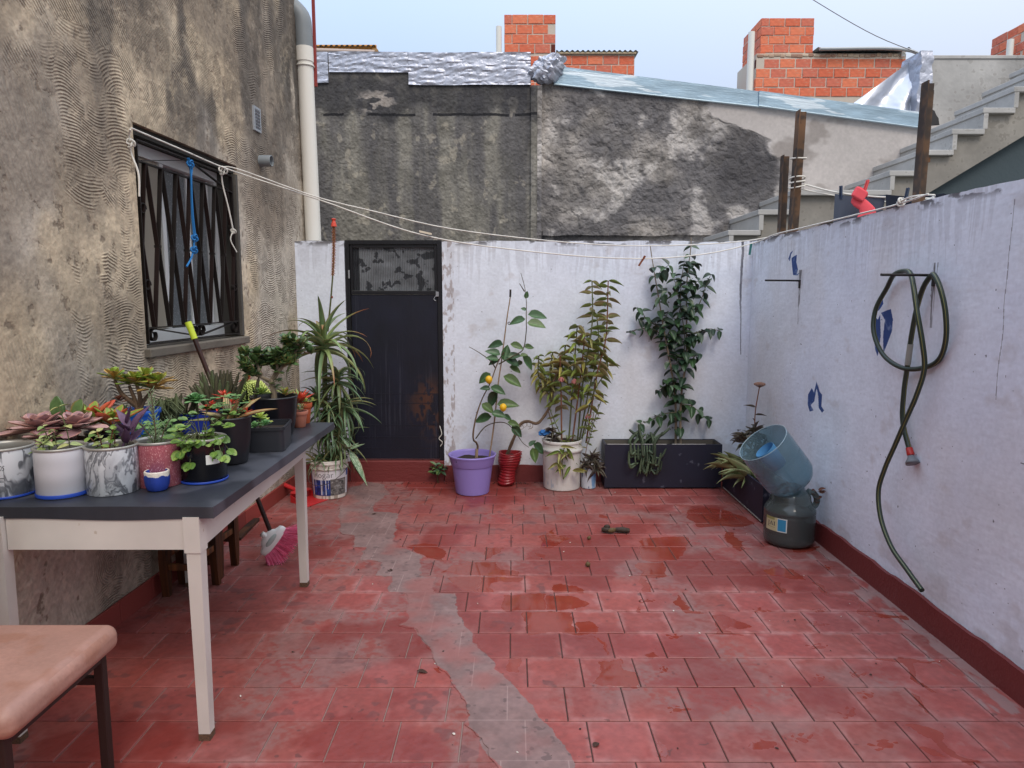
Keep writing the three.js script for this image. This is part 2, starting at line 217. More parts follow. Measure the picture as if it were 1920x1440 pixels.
const GAST = [[-1.099,0.336,-4.6],[-0.963,0.114,-4.6]];
const HOSE = [[1.7,0.704,-2.941],[1.7,0.827,-3.01],[1.7,0.956,-3.013],[1.7,1.062,-2.997],[1.7,1.201,-2.978],[1.7,1.336,-2.944],[1.7,1.413,-2.904],[1.7,1.451,-2.861],[1.7,1.451,-2.811],[1.7,1.4,-2.76],[1.7,1.307,-2.735],[1.7,1.192,-2.751],[1.7,1.114,-2.805],[1.7,1.072,-2.9],[1.7,1.06,-3.018],[1.7,1.107,-3.154],[1.7,1.211,-3.245],[1.7,1.309,-3.262],[1.7,1.406,-3.213],[1.7,1.464,-3.131],[1.7,1.476,-3.028],[1.7,1.458,-2.959],[1.7,1.402,-2.902],[1.7,1.294,-2.856],[1.7,1.187,-2.832],[1.7,1.078,-2.836],[1.7,0.963,-2.875],[1.7,0.84,-2.938],[1.7,0.723,-2.997],[1.7,0.6,-3.06],[1.7,0.493,-3.091],[1.7,0.381,-3.051],[1.7,0.284,-2.943],[1.7,0.237,-2.816],[1.7,0.195,-2.688]];
const HOOK1 = [[1.73,1.462,-4.244],[1.73,1.203,-4.228]];
const HOOK2 = [[1.73,1.452,-2.896]];
const STENCIL = [[[1.626,-4.402],[1.65,-4.372],[1.639,-4.412],[1.602,-4.441],[1.587,-4.414]],[[1.605,-4.391],[1.616,-4.343],[1.62,-4.311],[1.576,-4.314],[1.533,-4.285],[1.504,-4.297],[1.51,-4.258],[1.495,-4.288],[1.5,-4.353],[1.553,-4.376]],[[0.8,-4.048],[0.844,-4.002],[0.813,-3.955],[0.776,-3.958],[0.744,-4.004],[0.719,-3.965],[0.705,-4.014],[0.743,-4.048]],[[0.888,-3.944],[0.836,-3.896],[0.825,-3.867],[0.759,-3.866],[0.741,-3.83],[0.725,-3.854],[0.745,-3.898],[0.813,-3.913],[0.852,-3.939],[0.798,-3.954],[0.81,-3.976]],[[1.304,-3.244],[1.31,-3.212],[1.262,-3.188],[1.209,-3.191],[1.143,-3.228],[1.104,-3.251],[1.185,-3.262],[1.26,-3.257],[1.291,-3.294]],[[1.27,-3.344],[1.258,-3.318],[1.283,-3.302],[1.184,-3.285],[1.121,-3.292],[1.087,-3.302],[1.118,-3.326],[1.193,-3.355],[1.237,-3.345]],[[1.325,-3.351],[1.333,-3.308],[1.358,-3.288],[1.333,-3.28],[1.303,-3.314],[1.295,-3.338]]];
// ---------- tiled surface maps ----------
const grain = (w, h, fn, srgb) => tex(w, h, fn, srgb, true);
const tileNoise = (u, v, f, o = 4) => { // repeats at u,v = 1
  const a = fbm(u * f, v * f, o), b = fbm((u - 1) * f, v * f, o), c = fbm(u * f, (v - 1) * f, o), d = fbm((u - 1) * f, (v - 1) * f, o);
  return mix(mix(a, b, u), mix(c, d, u), v);
};
const concreteMap = grain(512, 512, (u, v, o) => { const n = tileNoise(u, v, 6, 5), m = tileNoise(u + 0.3, v, 40, 2); set3(o, [184, 182, 178], 0.78 + 0.3 * n + 0.08 * (m - 0.5)); if (m > 0.72) mix3(o, [120, 116, 110], 0.3); });
const roughBump = grain(512, 512, (u, v, o) => { const n = 255 * (0.6 * tileNoise(u, v, 12, 5) + 0.4 * tileNoise(v, u, 60, 2)); o[0] = o[1] = o[2] = n; }, false);
const woodMap = grain(256, 512, (u, v, o) => { const n = fbm(u * 26, v * 1.6, 4), k = fbm(u * 5, v * 0.9, 3); set3(o, [120, 74, 38], 0.5 + 0.75 * n); mix3(o, [52, 30, 18], sst(0.5, 0.75, k) * 0.75); });
const rustMap = grain(256, 512, (u, v, o) => { const n = tileNoise(u, v, 9, 5), k = tileNoise(v, u, 22, 3); set3(o, [116, 88, 66], 0.55 + 0.7 * n); mix3(o, [58, 52, 50], sst(0.5, 0.66, k) * 0.8); mix3(o, [124, 78, 44], sst(0.62, 0.8, n) * 0.7); });
const paintMap = grain(256, 512, (u, v, o) => { const n = tileNoise(u, v, 5, 4), k = tileNoise(v, u, 30, 3); set3(o, [208, 203, 196], 0.88 + 0.14 * n); if (k > 0.8) mix3(o, [150, 132, 110], 0.4); });
const foilBump = grain(512, 512, (u, v, o) => { const n = Math.abs(tileNoise(u, v * 1, 7, 5) - 0.5) * 2; o[0] = o[1] = o[2] = 255 * Math.pow(n, 0.6); }, false);
const M = {
  concrete: mat(0xffffff, 0.92, { map: concreteMap, bumpMap: roughBump, bumpScale: 0.003 }),
  rust: mat(0xffffff, 0.85, { map: rustMap, metalness: 0.25 }),
  woodDark: mat(0xb0a090, 0.6, { map: woodMap }),
  wood: mat(0xffffff, 0.6, { map: woodMap }),
  whitePaint: mat(0xffffff, 0.5, { map: paintMap }),
  soil: mat(0x2a1f18, 1, { bumpMap: roughBump, bumpScale: 0.01 }),
  blackPlastic: mat(0x14151b, 0.38), blackMatte: mat(0x15161b, 0.6),
  grey: mat(0x6f7276, 0.6), pvc: mat(0xdedcd4, 0.42), pvcGrey: mat(0x7d8488, 0.5),
  rope: mat(0xd6d2c8, 0.85), foil: mat(0xaeb2be, 0.42, { metalness: 0.55, bumpMap: foilBump, bumpScale: 0.006 }),
  zinc: mat(0xa3b4bd, 0.45, { metalness: 0.75 }),
};
// ---------- ground and tiled floor ----------
const ground = mesh('ground', new THREE.PlaneGeometry(500, 500).rotateX(-Math.PI / 2).translate(0, -0.03, -60), mat(0x6d6a62, 0.95), scene);
ground.userData = { kind: 'structure', label: 'bare ground around the yard', category: 'ground' };
const FX0 = -1.8, FX1 = 1.8, FZ0 = -5.3, FZ1 = -1.3, RES = 1024;
function fillPoly(mask, poly, val) { // poly in floor metres
  const q = poly.map(p => [(p[0] - FX0) / (FX1 - FX0) * RES, (p[1] - FZ0) / (FZ1 - FZ0) * RES]);
  for (let j = 0; j < RES; j++) {
    const xs = [];
    for (let i = 0; i < q.length; i++) { const a = q[i], b = q[(i + 1) % q.length]; if ((a[1] <= j) !== (b[1] <= j)) xs.push(a[0] + (j - a[1]) / (b[1] - a[1]) * (b[0] - a[0])); }
    xs.sort((a, b) => a - b);
    for (let k = 0; k + 1 < xs.length; k += 2) for (let i = Math.max(0, Math.ceil(xs[k])); i < Math.min(RES, xs[k + 1]); i++) mask[j * RES + i] = val;
  }
}
const wetMask = new Uint8Array(RES * RES), cemMask = new Uint8Array(RES * RES);
for (const p of WET) fillPoly(wetMask, p, 255);
fillPoly(cemMask, CEMENT, 255);
for (const [x, z] of PAWS) for (let k = 0; k < 5; k++) { const a = k * 1.1 - 2.2, R = k === 4 ? 0 : 0.026, r = k === 4 ? 0.017 : 0.009, P = []; for (let i = 0; i < 9; i++) P.push([x + Math.sin(a) * R + r * Math.cos(i * 0.7), z - Math.cos(a) * R + r * Math.sin(i * 0.7)]); fillPoly(wetMask, P, 170); }
const msk = (m, u, v) => { const x = clamp(u * RES, 0, RES - 2), y = clamp(v * RES, 0, RES - 2), i = x | 0, j = y | 0, a = x - i, b = y - j, k = j * RES + i; return (mix(mix(m[k], m[k + 1], a), mix(m[k + RES], m[k + RES + 1], a), b)) / 255; };
const ROWZ = -1.717, TP = 0.2;
const rowOff = r => (((r % 2) + 2) % 2 ? 0.032 : 0.165) + 0.004 * r + 0.012 * Math.sin(r * 12.9898);
function wetAt(u, v) { const w = (fbm(u * 40, v * 45, 4) - 0.5) * 0.022, w2 = (fbm(u * 40 + 50, v * 45, 4) - 0.5) * 0.018; return sst(0.35, 0.65, msk(wetMask, u + w, v + w2)); }
const floorMap = tex(2048, 2048, (u, v, o) => {
  const x = mix(FX0, FX1, u), z = mix(FZ0, FZ1, v);
  const big = fbm(x * 1.3 + 3, z * 1.3, 4), fine = fbm(x * 60, z * 60, 3), med = fbm(x * 9 + 7, z * 9, 4);
  const row = Math.floor((ROWZ - z) / TP), c = (x - rowOff(row)) / TP, col = Math.floor(c);
  const id = NT[(((row * 31 + 400) & 255) << 8) | ((col * 7 + 100) & 255)], id2 = NT[(((row * 17 + 90) & 255) << 8) | ((col * 13 + 60) & 255)];
  const fx = c - col, fz = (ROWZ - z) / TP - row;
  set3(o, [140, 66, 62], 0.88 + 0.16 * id); mix3(o, [146, 76, 62], 0.4 * id2);
  mix3(o, [152, 86, 82], 0.5 * sst(0.42, 0.7, med));
  // pale lime bloom that starts at the joints, grained
  const e = Math.min(fx, 1 - fx, fz, 1 - fz), bl = sst(0.16, 0.0, e + 0.22 * (fbm(x * 24, z * 24 + 5, 3) - 0.4));
  mix3(o, [172, 134, 132], 0.5 * bl * sst(0.3, 0.7, big + 0.15 * (x > 0.9 ? 1 : 0)));
  // grey dust and old footfall, most on the left half
  const dust = sst(0.42, 0.68, fbm(x * 2.6 + 20, z * 2.6, 5) + (x < -0.1 ? 0.1 : 0.0) - 0.03);
  mix3(o, [122, 92, 88], 0.72 * dust * sst(0.32, 0.55, fine * 0.5 + med * 0.5));
  if (x < 0.2) mix3(o, [92, 58, 58], 0.45 * sst(0.7, 0.76, fbm(x * 15 + 80, z * 15, 3)));
  if (fbm(x * 34 + 8, z * 34 + 31, 2) > 0.87) mix3(o, [78, 48, 46], 0.5);
  const m = 0.9 + 0.2 * fine; o[0] *= m; o[1] *= m; o[2] *= m;
  // cement patch with a thin wash of red
  const wu = (fbm(x * 12, z * 12, 4) - 0.5) * 0.02, cm = sst(0.4, 0.6, msk(cemMask, u + wu, v + wu * 0.7));
  if (cm > 0) { const g = [134, 108, 104]; const k = 0.8 + 0.25 * med + 0.18 * (fine - 0.5); mix3(o, [g[0] * k, g[1] * k, g[2] * k], cm * 0.95); if (fx < 0.018 || fz < 0.012) mix3(o, [196, 176, 170], 0.3 * cm); if (fbm(x * 40, z * 40 + 9, 2) > 0.78) mix3(o, [86, 68, 66], 0.6); mix3(o, [146, 82, 76], cm * 0.6 * sst(0.5, 0.75, fbm(x * 5 + 60, z * 5, 4))); }
  // old mortar smeared along the foot of the right wall
  mix3(o, [146, 122, 118], 0.75 * sst(0.5, 0.62, fbm(x * 22, z * 9, 4) + 0.35 * sst(1.56, 1.73, x) - 0.2) * sst(1.45, 1.6, x));
  // soaked clay is darker and more orange
  const w = wetAt(u, v);
  const damp = sst(0.45, 0.6, fbm(x * 3 + 11, z * 3 + 5, 4) + 0.22 * sst(0.9, 0.2, Math.hypot((x - 0.7) * 0.75, z + 3.7)) - 0.12);
  mix3(o, [120, 42, 36], 0.62 * damp * (1 - cm));
  if (w > 0) { const k = 0.88 + 0.16 * med; mix3(o, [138 * k, 54 * k, 40 * k], 0.68 * w); }
});
const floorRough = tex(1024, 1024, (u, v, o) => { const x = mix(FX0, FX1, u), z = mix(FZ0, FZ1, v), w = wetAt(u, v); const damp = sst(0.45, 0.6, fbm(x * 3 + 11, z * 3 + 5, 4) + 0.22 * sst(0.9, 0.2, Math.hypot((x - 0.7) * 0.75, z + 3.7)) - 0.12); o[0] = o[1] = o[2] = 255 * mix(0.5 + 0.3 * fbm(x * 14, z * 14, 3) - 0.24 * damp, 0.035 + 0.05 * fbm(x * 5, z * 5, 2), w); }, false);
const floorBump = tex(1024, 1024, (u, v, o) => { const x = mix(FX0, FX1, u), z = mix(FZ0, FZ1, v), w = wetAt(u, v); o[0] = o[1] = o[2] = 255 * mix(0.5 * fbm(x * 50, z * 50, 3) + 0.5 * fbm(x * 6, z * 6, 3), 0.5, w); }, false);
const floorMat = new THREE.MeshStandardMaterial({ map: floorMap, roughnessMap: floorRough, roughness: 1, bumpMap: floorBump, bumpScale: 0.003 });
const fuv = (x, z) => [(x - FX0) / (FX1 - FX0), (z - FZ0) / (FZ1 - FZ0)];
const floor = struct('floor', 'red clay tile floor of the yard, partly wet', 'floor');
{ // joints: pale cement left of the repair strip, dark washed-out joints right of it
  const L = [], R = [], xs = z => { const q = CEMENT.filter(p => Math.abs(p[1] - z) < 0.2); return q.length ? q.reduce((a, p) => a + p[0], 0) / q.length : z > -2 ? 0.15 : -0.95; };
  for (let r = -13; r < 17; r++) { const z1 = ROWZ - r * TP + 0.1, z0 = Math.max(-5.3, z1 - TP), m = clamp(xs((z0 + z1) / 2), -1.2, 0.3); L.push(bx(-1.76, m, -0.06, -0.0042, z0, z1)); R.push(bx(m, 1.76, -0.06, -0.0046, z0, z1)); }
  mesh('mortar_bed', boxUV(merge(L), 2), mat(0x87736c, 0.9, { bumpMap: roughBump, bumpScale: 0.002 }), floor); mesh('mortar_bed', boxUV(merge(R), 2), mat(0x43302b, 0.9, { bumpMap: roughBump, bumpScale: 0.002 }), floor);
}
const houseX = z => -1.66 + 0.0439 * (-2.8 - z);
const farTiles = [];
for (let r = -11; r < 17; r++) {
  const z1 = ROWZ - r * TP - 0.0021, z0 = Math.max(-5.10, ROWZ - (r + 1) * TP + 0.0021), off = rowOff(r);
  if (z1 - z0 < 0.02) continue;
  for (let c = -10; c < 10; c++) {
    const x0 = off + c * TP + 0.002, x1 = Math.min(1.728, off + (c + 1) * TP - 0.002);
    if (x1 - x0 < 0.015 || x1 < houseX((z0 + z1) / 2) - 0.01) continue;
    const cx = (x0 + x1) / 2, cz = (z0 + z1) / 2, w = (x1 - x0) / 2, d = (z1 - z0) / 2, b = 0.0022, y = rr(-0.0007, 0.0008), tx = rr(-0.004, 0.004), tz = rr(-0.004, 0.004);
    const P = [], I = [], U = [];
    const push = (X, Y, Z) => { P.push(X, Y + y + X * tx + Z * tz, Z); const q = fuv(cx + X, cz + Z); U.push(q[0], q[1]); };
    for (const [iw, yy] of [[b, 0], [0, -0.002], [0, -0.012]]) for (const [sx, sz] of [[-1, -1], [1, -1], [1, 1], [-1, 1]]) push(sx * (w - iw), yy, sz * (d - iw));
    I.push(0, 2, 1, 0, 3, 2);
    for (let l = 0; l < 2; l++) for (let k = 0; k < 4; k++) { const a = l * 4 + k, n = l * 4 + (k + 1) % 4; I.push(a, n, a + 4, n, n + 4, a + 4); }
    let g = new THREE.BufferGeometry(); g.setAttribute('position', new THREE.Float32BufferAttribute(P, 3)); g.setAttribute('uv', new THREE.Float32BufferAttribute(U, 2)); g.setIndex(I);
    g = g.toNonIndexed(); g.computeVertexNormals();
    if (r < 0) { farTiles.push(g.translate(cx, 0, cz)); continue; }
    const t = mesh('floor_tile', g, floorMat, floor); t.position.set(cx, 0, cz);
  }
}
mesh('floor_tile_field', farTiles, mat(0x9d4a43, 0.6, { bumpMap: roughBump, bumpScale: 0.002 }), floor).userData.kind = 'stuff';
{ // cement repair strip, a skim a few millimetres thick over the broken tiles
  const pts = []; for (let i = 0; i < CEMENT.length; i++) { const a = CEMENT[i], b = CEMENT[(i + 1) % CEMENT.length], n = Math.max(1, Math.round(Math.hypot(a[0] - b[0], a[1] - b[1]) / 0.025)); for (let k = 0; k < n; k++) { const t = k / n, j = 0.006; pts.push(new THREE.Vector2(mix(a[0], b[0], t) + rr(-j, j), -(mix(a[1], b[1], t) + rr(-j, j)))); } }
  const g = new THREE.ExtrudeGeometry(new THREE.Shape(pts), { depth: 0.004, bevelEnabled: true, bevelSize: 0.002, bevelThickness: 0.001, bevelSegments: 1 });
  g.rotateX(-Math.PI / 2).scale(1, 0.6, 1).translate(0, -0.0008, 0);
  mesh('cement_strip', uvBy(g, (x, y, z) => fuv(x, z)), floorMat, floor);
}
// ---------- house wall on the left ----------
const HS0 = -1.4, HS1 = 2.6, HH = 3.7;
const houseN = { map: null };
// trowelled render: cells with their own comb stroke (straight, wavy or smeared smooth)
const CELL = [];
for (let i = 0; i < 18 * 14; i++) CELL.push([rnd(), rnd(), rnd(), rnd(), rnd(), rnd()]);
function comb(s, y) { // returns groove wave 0..1 and strength
  const wx = s + 0.09 * (fbm(s * 6 + 5, y * 6, 3) - 0.5), wy = y + 0.12 * (fbm(s * 3, y * 3 + 40, 3) - 0.5);
  const gx = (wx + 2) / 0.3, gy = wy / 0.46, ix = Math.floor(gx), iy = Math.floor(gy);
  let d1 = 9, d2 = 9, c = null;
  for (let a = -1; a <= 1; a++) for (let b = -1; b <= 1; b++) {
    const X = ix + a, Y = iy + b, q = CELL[(((Y % 14 + 14) % 14) * 18 + ((X % 18 + 18) % 18))];
    const dx = gx - X - 0.2 - 0.6 * q[0], dy = gy - Y - 0.2 - 0.6 * q[1], d = dx * dx + dy * dy;
    if (d < d1) { d2 = d1; d1 = d; c = q; } else if (d < d2) d2 = d;
  }
  const edge = sst(0.0, 0.22, Math.sqrt(d2) - Math.sqrt(d1)), per = 0.0115 + 0.004 * c[2], wob = 0.5 * fbm(s * 20, y * 20, 2);
  const band = sst(-0.16, -0.08, wx) * sst(0.34, 0.27, wx) * sst(2.45, 2.25, wy), right = sst(1.40, 1.46, wx) * sst(2.15, 2.0, wy), below = sst(1.12, 1.06, y) * sst(0.3, 0.4, wx), high = sst(2.08, 2.25, wy + 0.06 * (c[4] - 0.5));
  const wave = Math.max(band, right, below);
  let ph, str;
  if (wave > 0.3 && c[3] < 0.62) { const R = 0.1 + 0.35 * c[4], sg = c[1] < 0.7 ? -1 : 1, cx = (Math.floor(gx) + 0.2 + 0.6 * c[0]) * 0.3 - 2; ph = sg * Math.hypot((s - cx) * (0.8 + 0.5 * c[5]) + 0.015 * fbm(s * 8, y * 5, 2), y - (Math.round(y / 0.4) * 0.4 - sg * R)) / per + wob; str = wave; }
  else if (wave > 0.3) { ph = (y + (0.008 + 0.016 * c[4]) * Math.sin(s * (17 + 18 * c[5]) + c[0] * 6 + 5 * fbm(y * 2.5 + s * 2, 4 + s, 3)) + 0.02 * fbm(s * 9, y * 3, 3)) / per + wob; str = wave; }
  else if (high > 0.3) { const th = 0.5 + 0.45 * c[4]; ph = c[3] < 0.75 ? (y * Math.cos(th) + s * Math.sin(th)) / per + wob : (y + 0.016 * Math.sin(s * 24 + c[5] * 6)) / per + wob; str = high; }
  else { ph = (y * 0.3 + s) / (per * 1.3) + wob * 2; str = 0.22; }
  const cover = sst(0.42, 0.54, fbm(s * 4.4 + 31, y * 3.6 + 11, 4) + 0.07 * Math.max(band, high * 0.8) + 0.04 * edge) * sst(0.24, 0.5, fbm(s * 30, y * 34 + 5, 3));
  return [0.5 + 0.5 * Math.sin(ph * 6.283), str * cover * (0.25 + 0.75 * edge)];
}
const houseBumpA = new Float32Array(2048 * 2048);
const houseMap = tex(2048, 2048, (u, v, o, i, j) => {
  const s = mix(HS0, HS1, u), y = v * HH;
  const [w, st] = comb(s, y), big = fbm(s * 1.1 + 2, y * 0.9, 4), med = fbm(s * 7, y * 7 + 3, 5), fine = fbm(s * 70, y * 70, 3), lump = fbm(s * 26, y * 22 + 60, 4);
  set3(o, [202, 185, 158], 0.76 + 0.38 * med);
  // newer grey plaster: around the window, right strip and low patches
  const g = sst(0.46, 0.6, fbm(s * 1.7 + 9, y * 1.1 + 4, 4) + 0.1 * sst(1.45, 1.8, s) - 0.12 * sst(2.2, 3, y));
  mix3(o, [186, 180, 172], 0.6 * g);
  mix3(o, [158, 139, 115], 0.5 * sst(0.5, 0.72, big));
  // rain streaks of black algae, heaviest high up
  const str = 0.55 * fbm(s * 5.5 + 0.5 * fbm(s * 5, y * 3, 2), y * 1.0 + 20, 4) + 0.45 * fbm(s * 4 + 9, y * 3, 5), top = sst(1.2, 3.2, y);
  const al = sst(0.49, 0.64, str + 0.16 * top - 0.1) * (0.25 + 0.75 * top) * sst(0.3, 0.56, med + 0.35 * fine);
  mix3(o, [74, 70, 66], 0.85 * al);
  // damp, dirty band under the table height
  mix3(o, [118, 107, 95], 0.55 * sst(0.42, 0.62, fbm(s * 2 + 40, y * 2, 4) - 0.0));
  // dirt sits in the comb grooves and in pits
  const groove = sst(0.42, 0.12, w) * st, pit = sst(0.36, 0.2, lump) * sst(0.4, 0.6, fine + 0.05);
  mix3(o, [84, 74, 64], groove * (0.44 + 0.3 * al));
  mix3(o, [92, 80, 68], 0.6 * pit * (1 - st * 0.6));
  
  const m = 0.86 + 0.26 * fine; o[0] *= m; o[1] *= m; o[2] *= m;
  houseBumpA[j * 2048 + i] = 0.34 * lump + 0.3 * w * st + 0.1 * fine + 0.26 * fbm(s * 4, y * 4 + 15, 3) - 0.12 * pit;
});
const houseBump = tex(2048, 2048, (u, v, o, i, j) => { o[0] = o[1] = o[2] = 255 * clamp(houseBumpA[j * 2048 + i]); }, false);
const houseMat = new THREE.MeshStandardMaterial({ map: houseMap, roughness: 0.93, bumpMap: houseBump, bumpScale: 0.016 });
const house = thing('house', 'weathered beige rendered house wall with a barred window on the left', 'house', [-1.66, 0, -2.8], Math.atan2(2.05, 0.09));
const huv = (x, y) => [(x - HS0) / (HS1 - HS0), y / HH];
const WS0 = 0.345, WS1 = 1.385, WY0 = 1.13, WY1 = 2.12;
{ // outer leaf with its window hole
  const sh = new THREE.Shape([[-1.4, -0.05], [2.56, -0.05], [2.56, 3.62], [-1.4, 3.62]].map(p => new THREE.Vector2(...p)));
  sh.holes.push(new THREE.Path([[WS0, WY0], [WS0, WY1], [WS1, WY1], [WS1, WY0]].map(p => new THREE.Vector2(...p))));
  const g = new THREE.ExtrudeGeometry(sh, { depth: 0.26, bevelEnabled: false }).translate(0, 0, -0.26);
  mesh('wall', uvBy(g, (x, y, z) => huv(x, y)), houseMat, house);
  mesh('wall', uvBy(bx(-4.6, -1.4005, -0.05, 3.62, -0.26, 0), (x, y) => huv(-2.8 - x, y)), houseMat, house);
  // rear gable, roof slab and the room behind the window
  mesh('end_wall', bx(2.30, 2.555, -0.05, 3.62, -3.6, -0.262), mat(0x8c8478, 0.9), house);
  mesh('roof_slab', bx(-4.6, 2.6, 3.622, 3.8, -3.6, 0.02), M.concrete, house);
  const rm = mat(0x6b655c, 0.9);
  mesh('room', [bx(-0.6, 2.2, 0.3, 0.34, -2.6, -0.27), bx(-0.6, 2.2, 2.6, 2.64, -2.6, -0.27), bx(-0.64, -0.6, 0.3, 2.64, -2.6, -0.27), bx(2.2, 2.24, 0.3, 2.64, -2.6, -0.27), bx(-0.64, 2.24, 0.3, 2.64, -2.64, -2.6)], rm, house);
  mesh('wooden_wardrobe', [bx(0.95, 1.9, 0.36, 2.3, -1.7, -1.2, 0.01)], mat(0xa8793f, 0.5), house);
}
{ // window: reveal, sliding aluminium frame, two panes
  const win = new THREE.Group(); win.name = 'window'; house.add(win);
  const al = mat(0xd9dcdc, 0.4), dk = mat(0x26241f, 0.9);
  const fr = [], z0 = -0.17, z1 = -0.11, b = 0.035;
  fr.push(bx(WS0 + 0.002, WS0 + b, WY0 + 0.05, WY1 - 0.1, z0, z1), bx(WS1 - b - 0.03, WS1 - 0.03, WY0 + 0.05, WY1 - 0.1, z0, z1), bx(WS0 + 0.002, WS1 - 0.03, WY1 - 0.1, WY1 - 0.045, z0, z1 + 0.004), bx(WS0 + 0.002, WS1 - 0.03, WY0 + 0.01, WY0 + 0.075, z0, z1 + 0.004));
  mesh('frame', fr, al, win);
  mesh('sash', [bx(0.74, 0.775, WY0 + 0.08, WY1 - 0.102, -0.132, -0.108), bx(0.40, 0.42, WY0 + 0.08, WY1 - 0.102, -0.132, -0.112)], al, win);
  mesh('sash', [bx(1.05, 1.08, WY0 + 0.08, WY1 - 0.102, -0.162, -0.138), bx(1.28, 1.30, WY0 + 0.08, WY1 - 0.102, -0.162, -0.138)], al, win);
  const glass = new THREE.MeshPhysicalMaterial({ color: 0xa39c8e, roughness: 0.4, transmission: 0.2, thickness: 0, ior: 1.5 });
  const spk = tex(256, 256, (u, v, o) => { const n = noise(u * 120, v * 120); set3(o, [120, 126, 130]); if (n > 0.86) set3(o, [225, 230, 232]); });
  const glass2 = new THREE.MeshPhysicalMaterial({ color: 0xffffff, map: spk, roughness: 0.3, transmission: 0.3, thickness: 0, bumpMap: roughBump, bumpScale: 0.002 });
  mesh('pane', bx(0.42, 0.74, WY0 + 0.08, WY1 - 0.102, -0.124, -0.119), glass, win);
  mesh('pane', bx(0.80, 1.05, WY0 + 0.08, WY1 - 0.102, -0.152, -0.147), glass2, win);
  mesh('pane', bx(1.08, 1.28, WY0 + 0.08, WY1 - 0.102, -0.152, -0.147), glass2, win);
  mesh('wooden_board', bx(0.777, 0.85, WY0 + 0.08, WY1 - 0.102, -0.2, -0.165), mat(0xb98d58, 0.6), win);
  mesh('reveal_board', [bx(WS0 + 0.004, WS1 - 0.004, WY1 - 0.044, WY1 - 0.004, -0.2, -0.02)], dk, win);
  mesh('jamb', [bx(WS1 - 0.028, WS1 - 0.002, WY0 + 0.012, WY1 - 0.05, -0.2, 0.003)], mat(0x77746f, 0.9, { map: concreteMap }), win);
  mesh('sill', warp(boxUV(bx(WS0 - 0.02, WS1 + 0.01, WY0 - 0.035, WY0 + 0.006, -0.2, 0.03, 0.006)), v => { v.y -= 0.01 * clamp(v.z + 0.1, 0, 1); }), mat(0x9b9388, 0.9, { map: concreteMap }), win);
}
{ // wrought iron grille: flat bars on edge in a drawn-out lozenge pattern, scrolls top and bottom
  const gr = new THREE.Group(); gr.name = 'window_grille'; house.add(gr);
  const iron = mat(0x1d1512, 0.5, { metalness: 0.3, bumpMap: roughBump, bumpScale: 0.001 }), iron2 = mat(0x23130f, 0.55, { metalness: 0.3 });
  const s0 = 0.385, s1 = 1.335, yb = 1.225, yt = 1.965, y0 = 1.155, y1 = 2.055, z = -0.018, D = 0.021;
  const flat = (a, b, w = 0.0045, d = D, zz = z) => { const L = Math.hypot(b[0] - a[0], b[1] - a[1]); return new THREE.BoxGeometry(w, L + 0.004, d).rotateZ(Math.atan2(-(b[0] - a[0]), b[1] - a[1])).translate((a[0] + b[0]) / 2, (a[1] + b[1]) / 2, zz); };
  mesh('outer_frame', [flat([s0, y0], [s0, y1], 0.006), flat([s1, y0], [s1, y1], 0.006), flat([s0, y0], [s1, y0], 0.006), flat([s0, y1], [s1, y1], 0.006)], iron, gr);
  mesh('rail', flat([s0 + 0.004, yb], [s1 - 0.004, yb], 0.006), iron, gr); mesh('rail', flat([s0 + 0.004, yt], [s1 - 0.004, yt], 0.006), iron, gr);
  const n = 7, st = (s1 - s0) / n, ym = 1.6;
  for (let i = 0; i < n; i++) {
    const t = s0 + (i + 0.5) * st - 0.06 * 0, L = Math.max(s0 + 0.006, t - st / 2 + 0.004), R = Math.min(s1 - 0.006, t + st / 2 - 0.004);
    mesh('bar', [flat([t - 0.004, yt], [L, ym]), flat([L, ym], [t - 0.004, yb])], i % 3 ? iron : iron2, gr);
    mesh('bar', [flat([t + 0.004, yt], [R, ym]), flat([R, ym], [t + 0.004, yb])], i % 2 ? iron : iron2, gr);
    if (i) mesh('collar', box(0.016, 0.012, D + 0.006, s0 + i * st, ym, z), iron, gr);
  }
  const scroll = (x, y, r, a0, a1) => { const pts = []; for (let k = 0; k <= 16; k++) { const a = mix(a0, a1, k / 16), q = r * (1 - 0.35 * k / 16); pts.push([x + Math.cos(a) * q, y + Math.sin(a) * q]); } const gs = []; for (let k = 0; k < 16; k++) gs.push(flat(pts[k], pts[k + 1], 0.004, 0.02)); return gs; };
  const mid = (s0 + s1) / 2;
  mesh('scroll', [flat([mid - 0.02, y0 + 0.012], [s0 + 0.07, yb - 0.006], 0.005, 0.018), ...scroll(s0 + 0.05, 1.19, 0.03, 1.2, 7)], iron, gr);
  mesh('scroll', [flat([mid + 0.02, y0 + 0.012], [s1 - 0.07, yb - 0.006], 0.005, 0.018), ...scroll(s1 - 0.045, 1.19, 0.032, 1.9, -4)], iron, gr);
  mesh('scroll', scroll(mid - 0.035, 1.19, 0.03, 3, -3.4), iron, gr); mesh('scroll', scroll(mid + 0.035, 1.19, 0.03, 0, 6.4), iron, gr);
  mesh('scroll', [flat([mid - 0.03, y1 - 0.006], [s0 + 0.04, yt + 0.006], 0.004, 0.014)], iron, gr);
  mesh('scroll', [flat([mid + 0.03, y1 - 0.006], [s1 - 0.04, yt + 0.006], 0.005, 0.014)], iron, gr);
  for (const yy of [1.42, 1.76]) { mesh('scroll', scroll(s1 - 0.022, yy, 0.022, 0, 6.2), iron, gr); mesh('scroll', scroll(s0 + 0.02, yy, 0.026, 0, 6.2), iron, gr); }
}
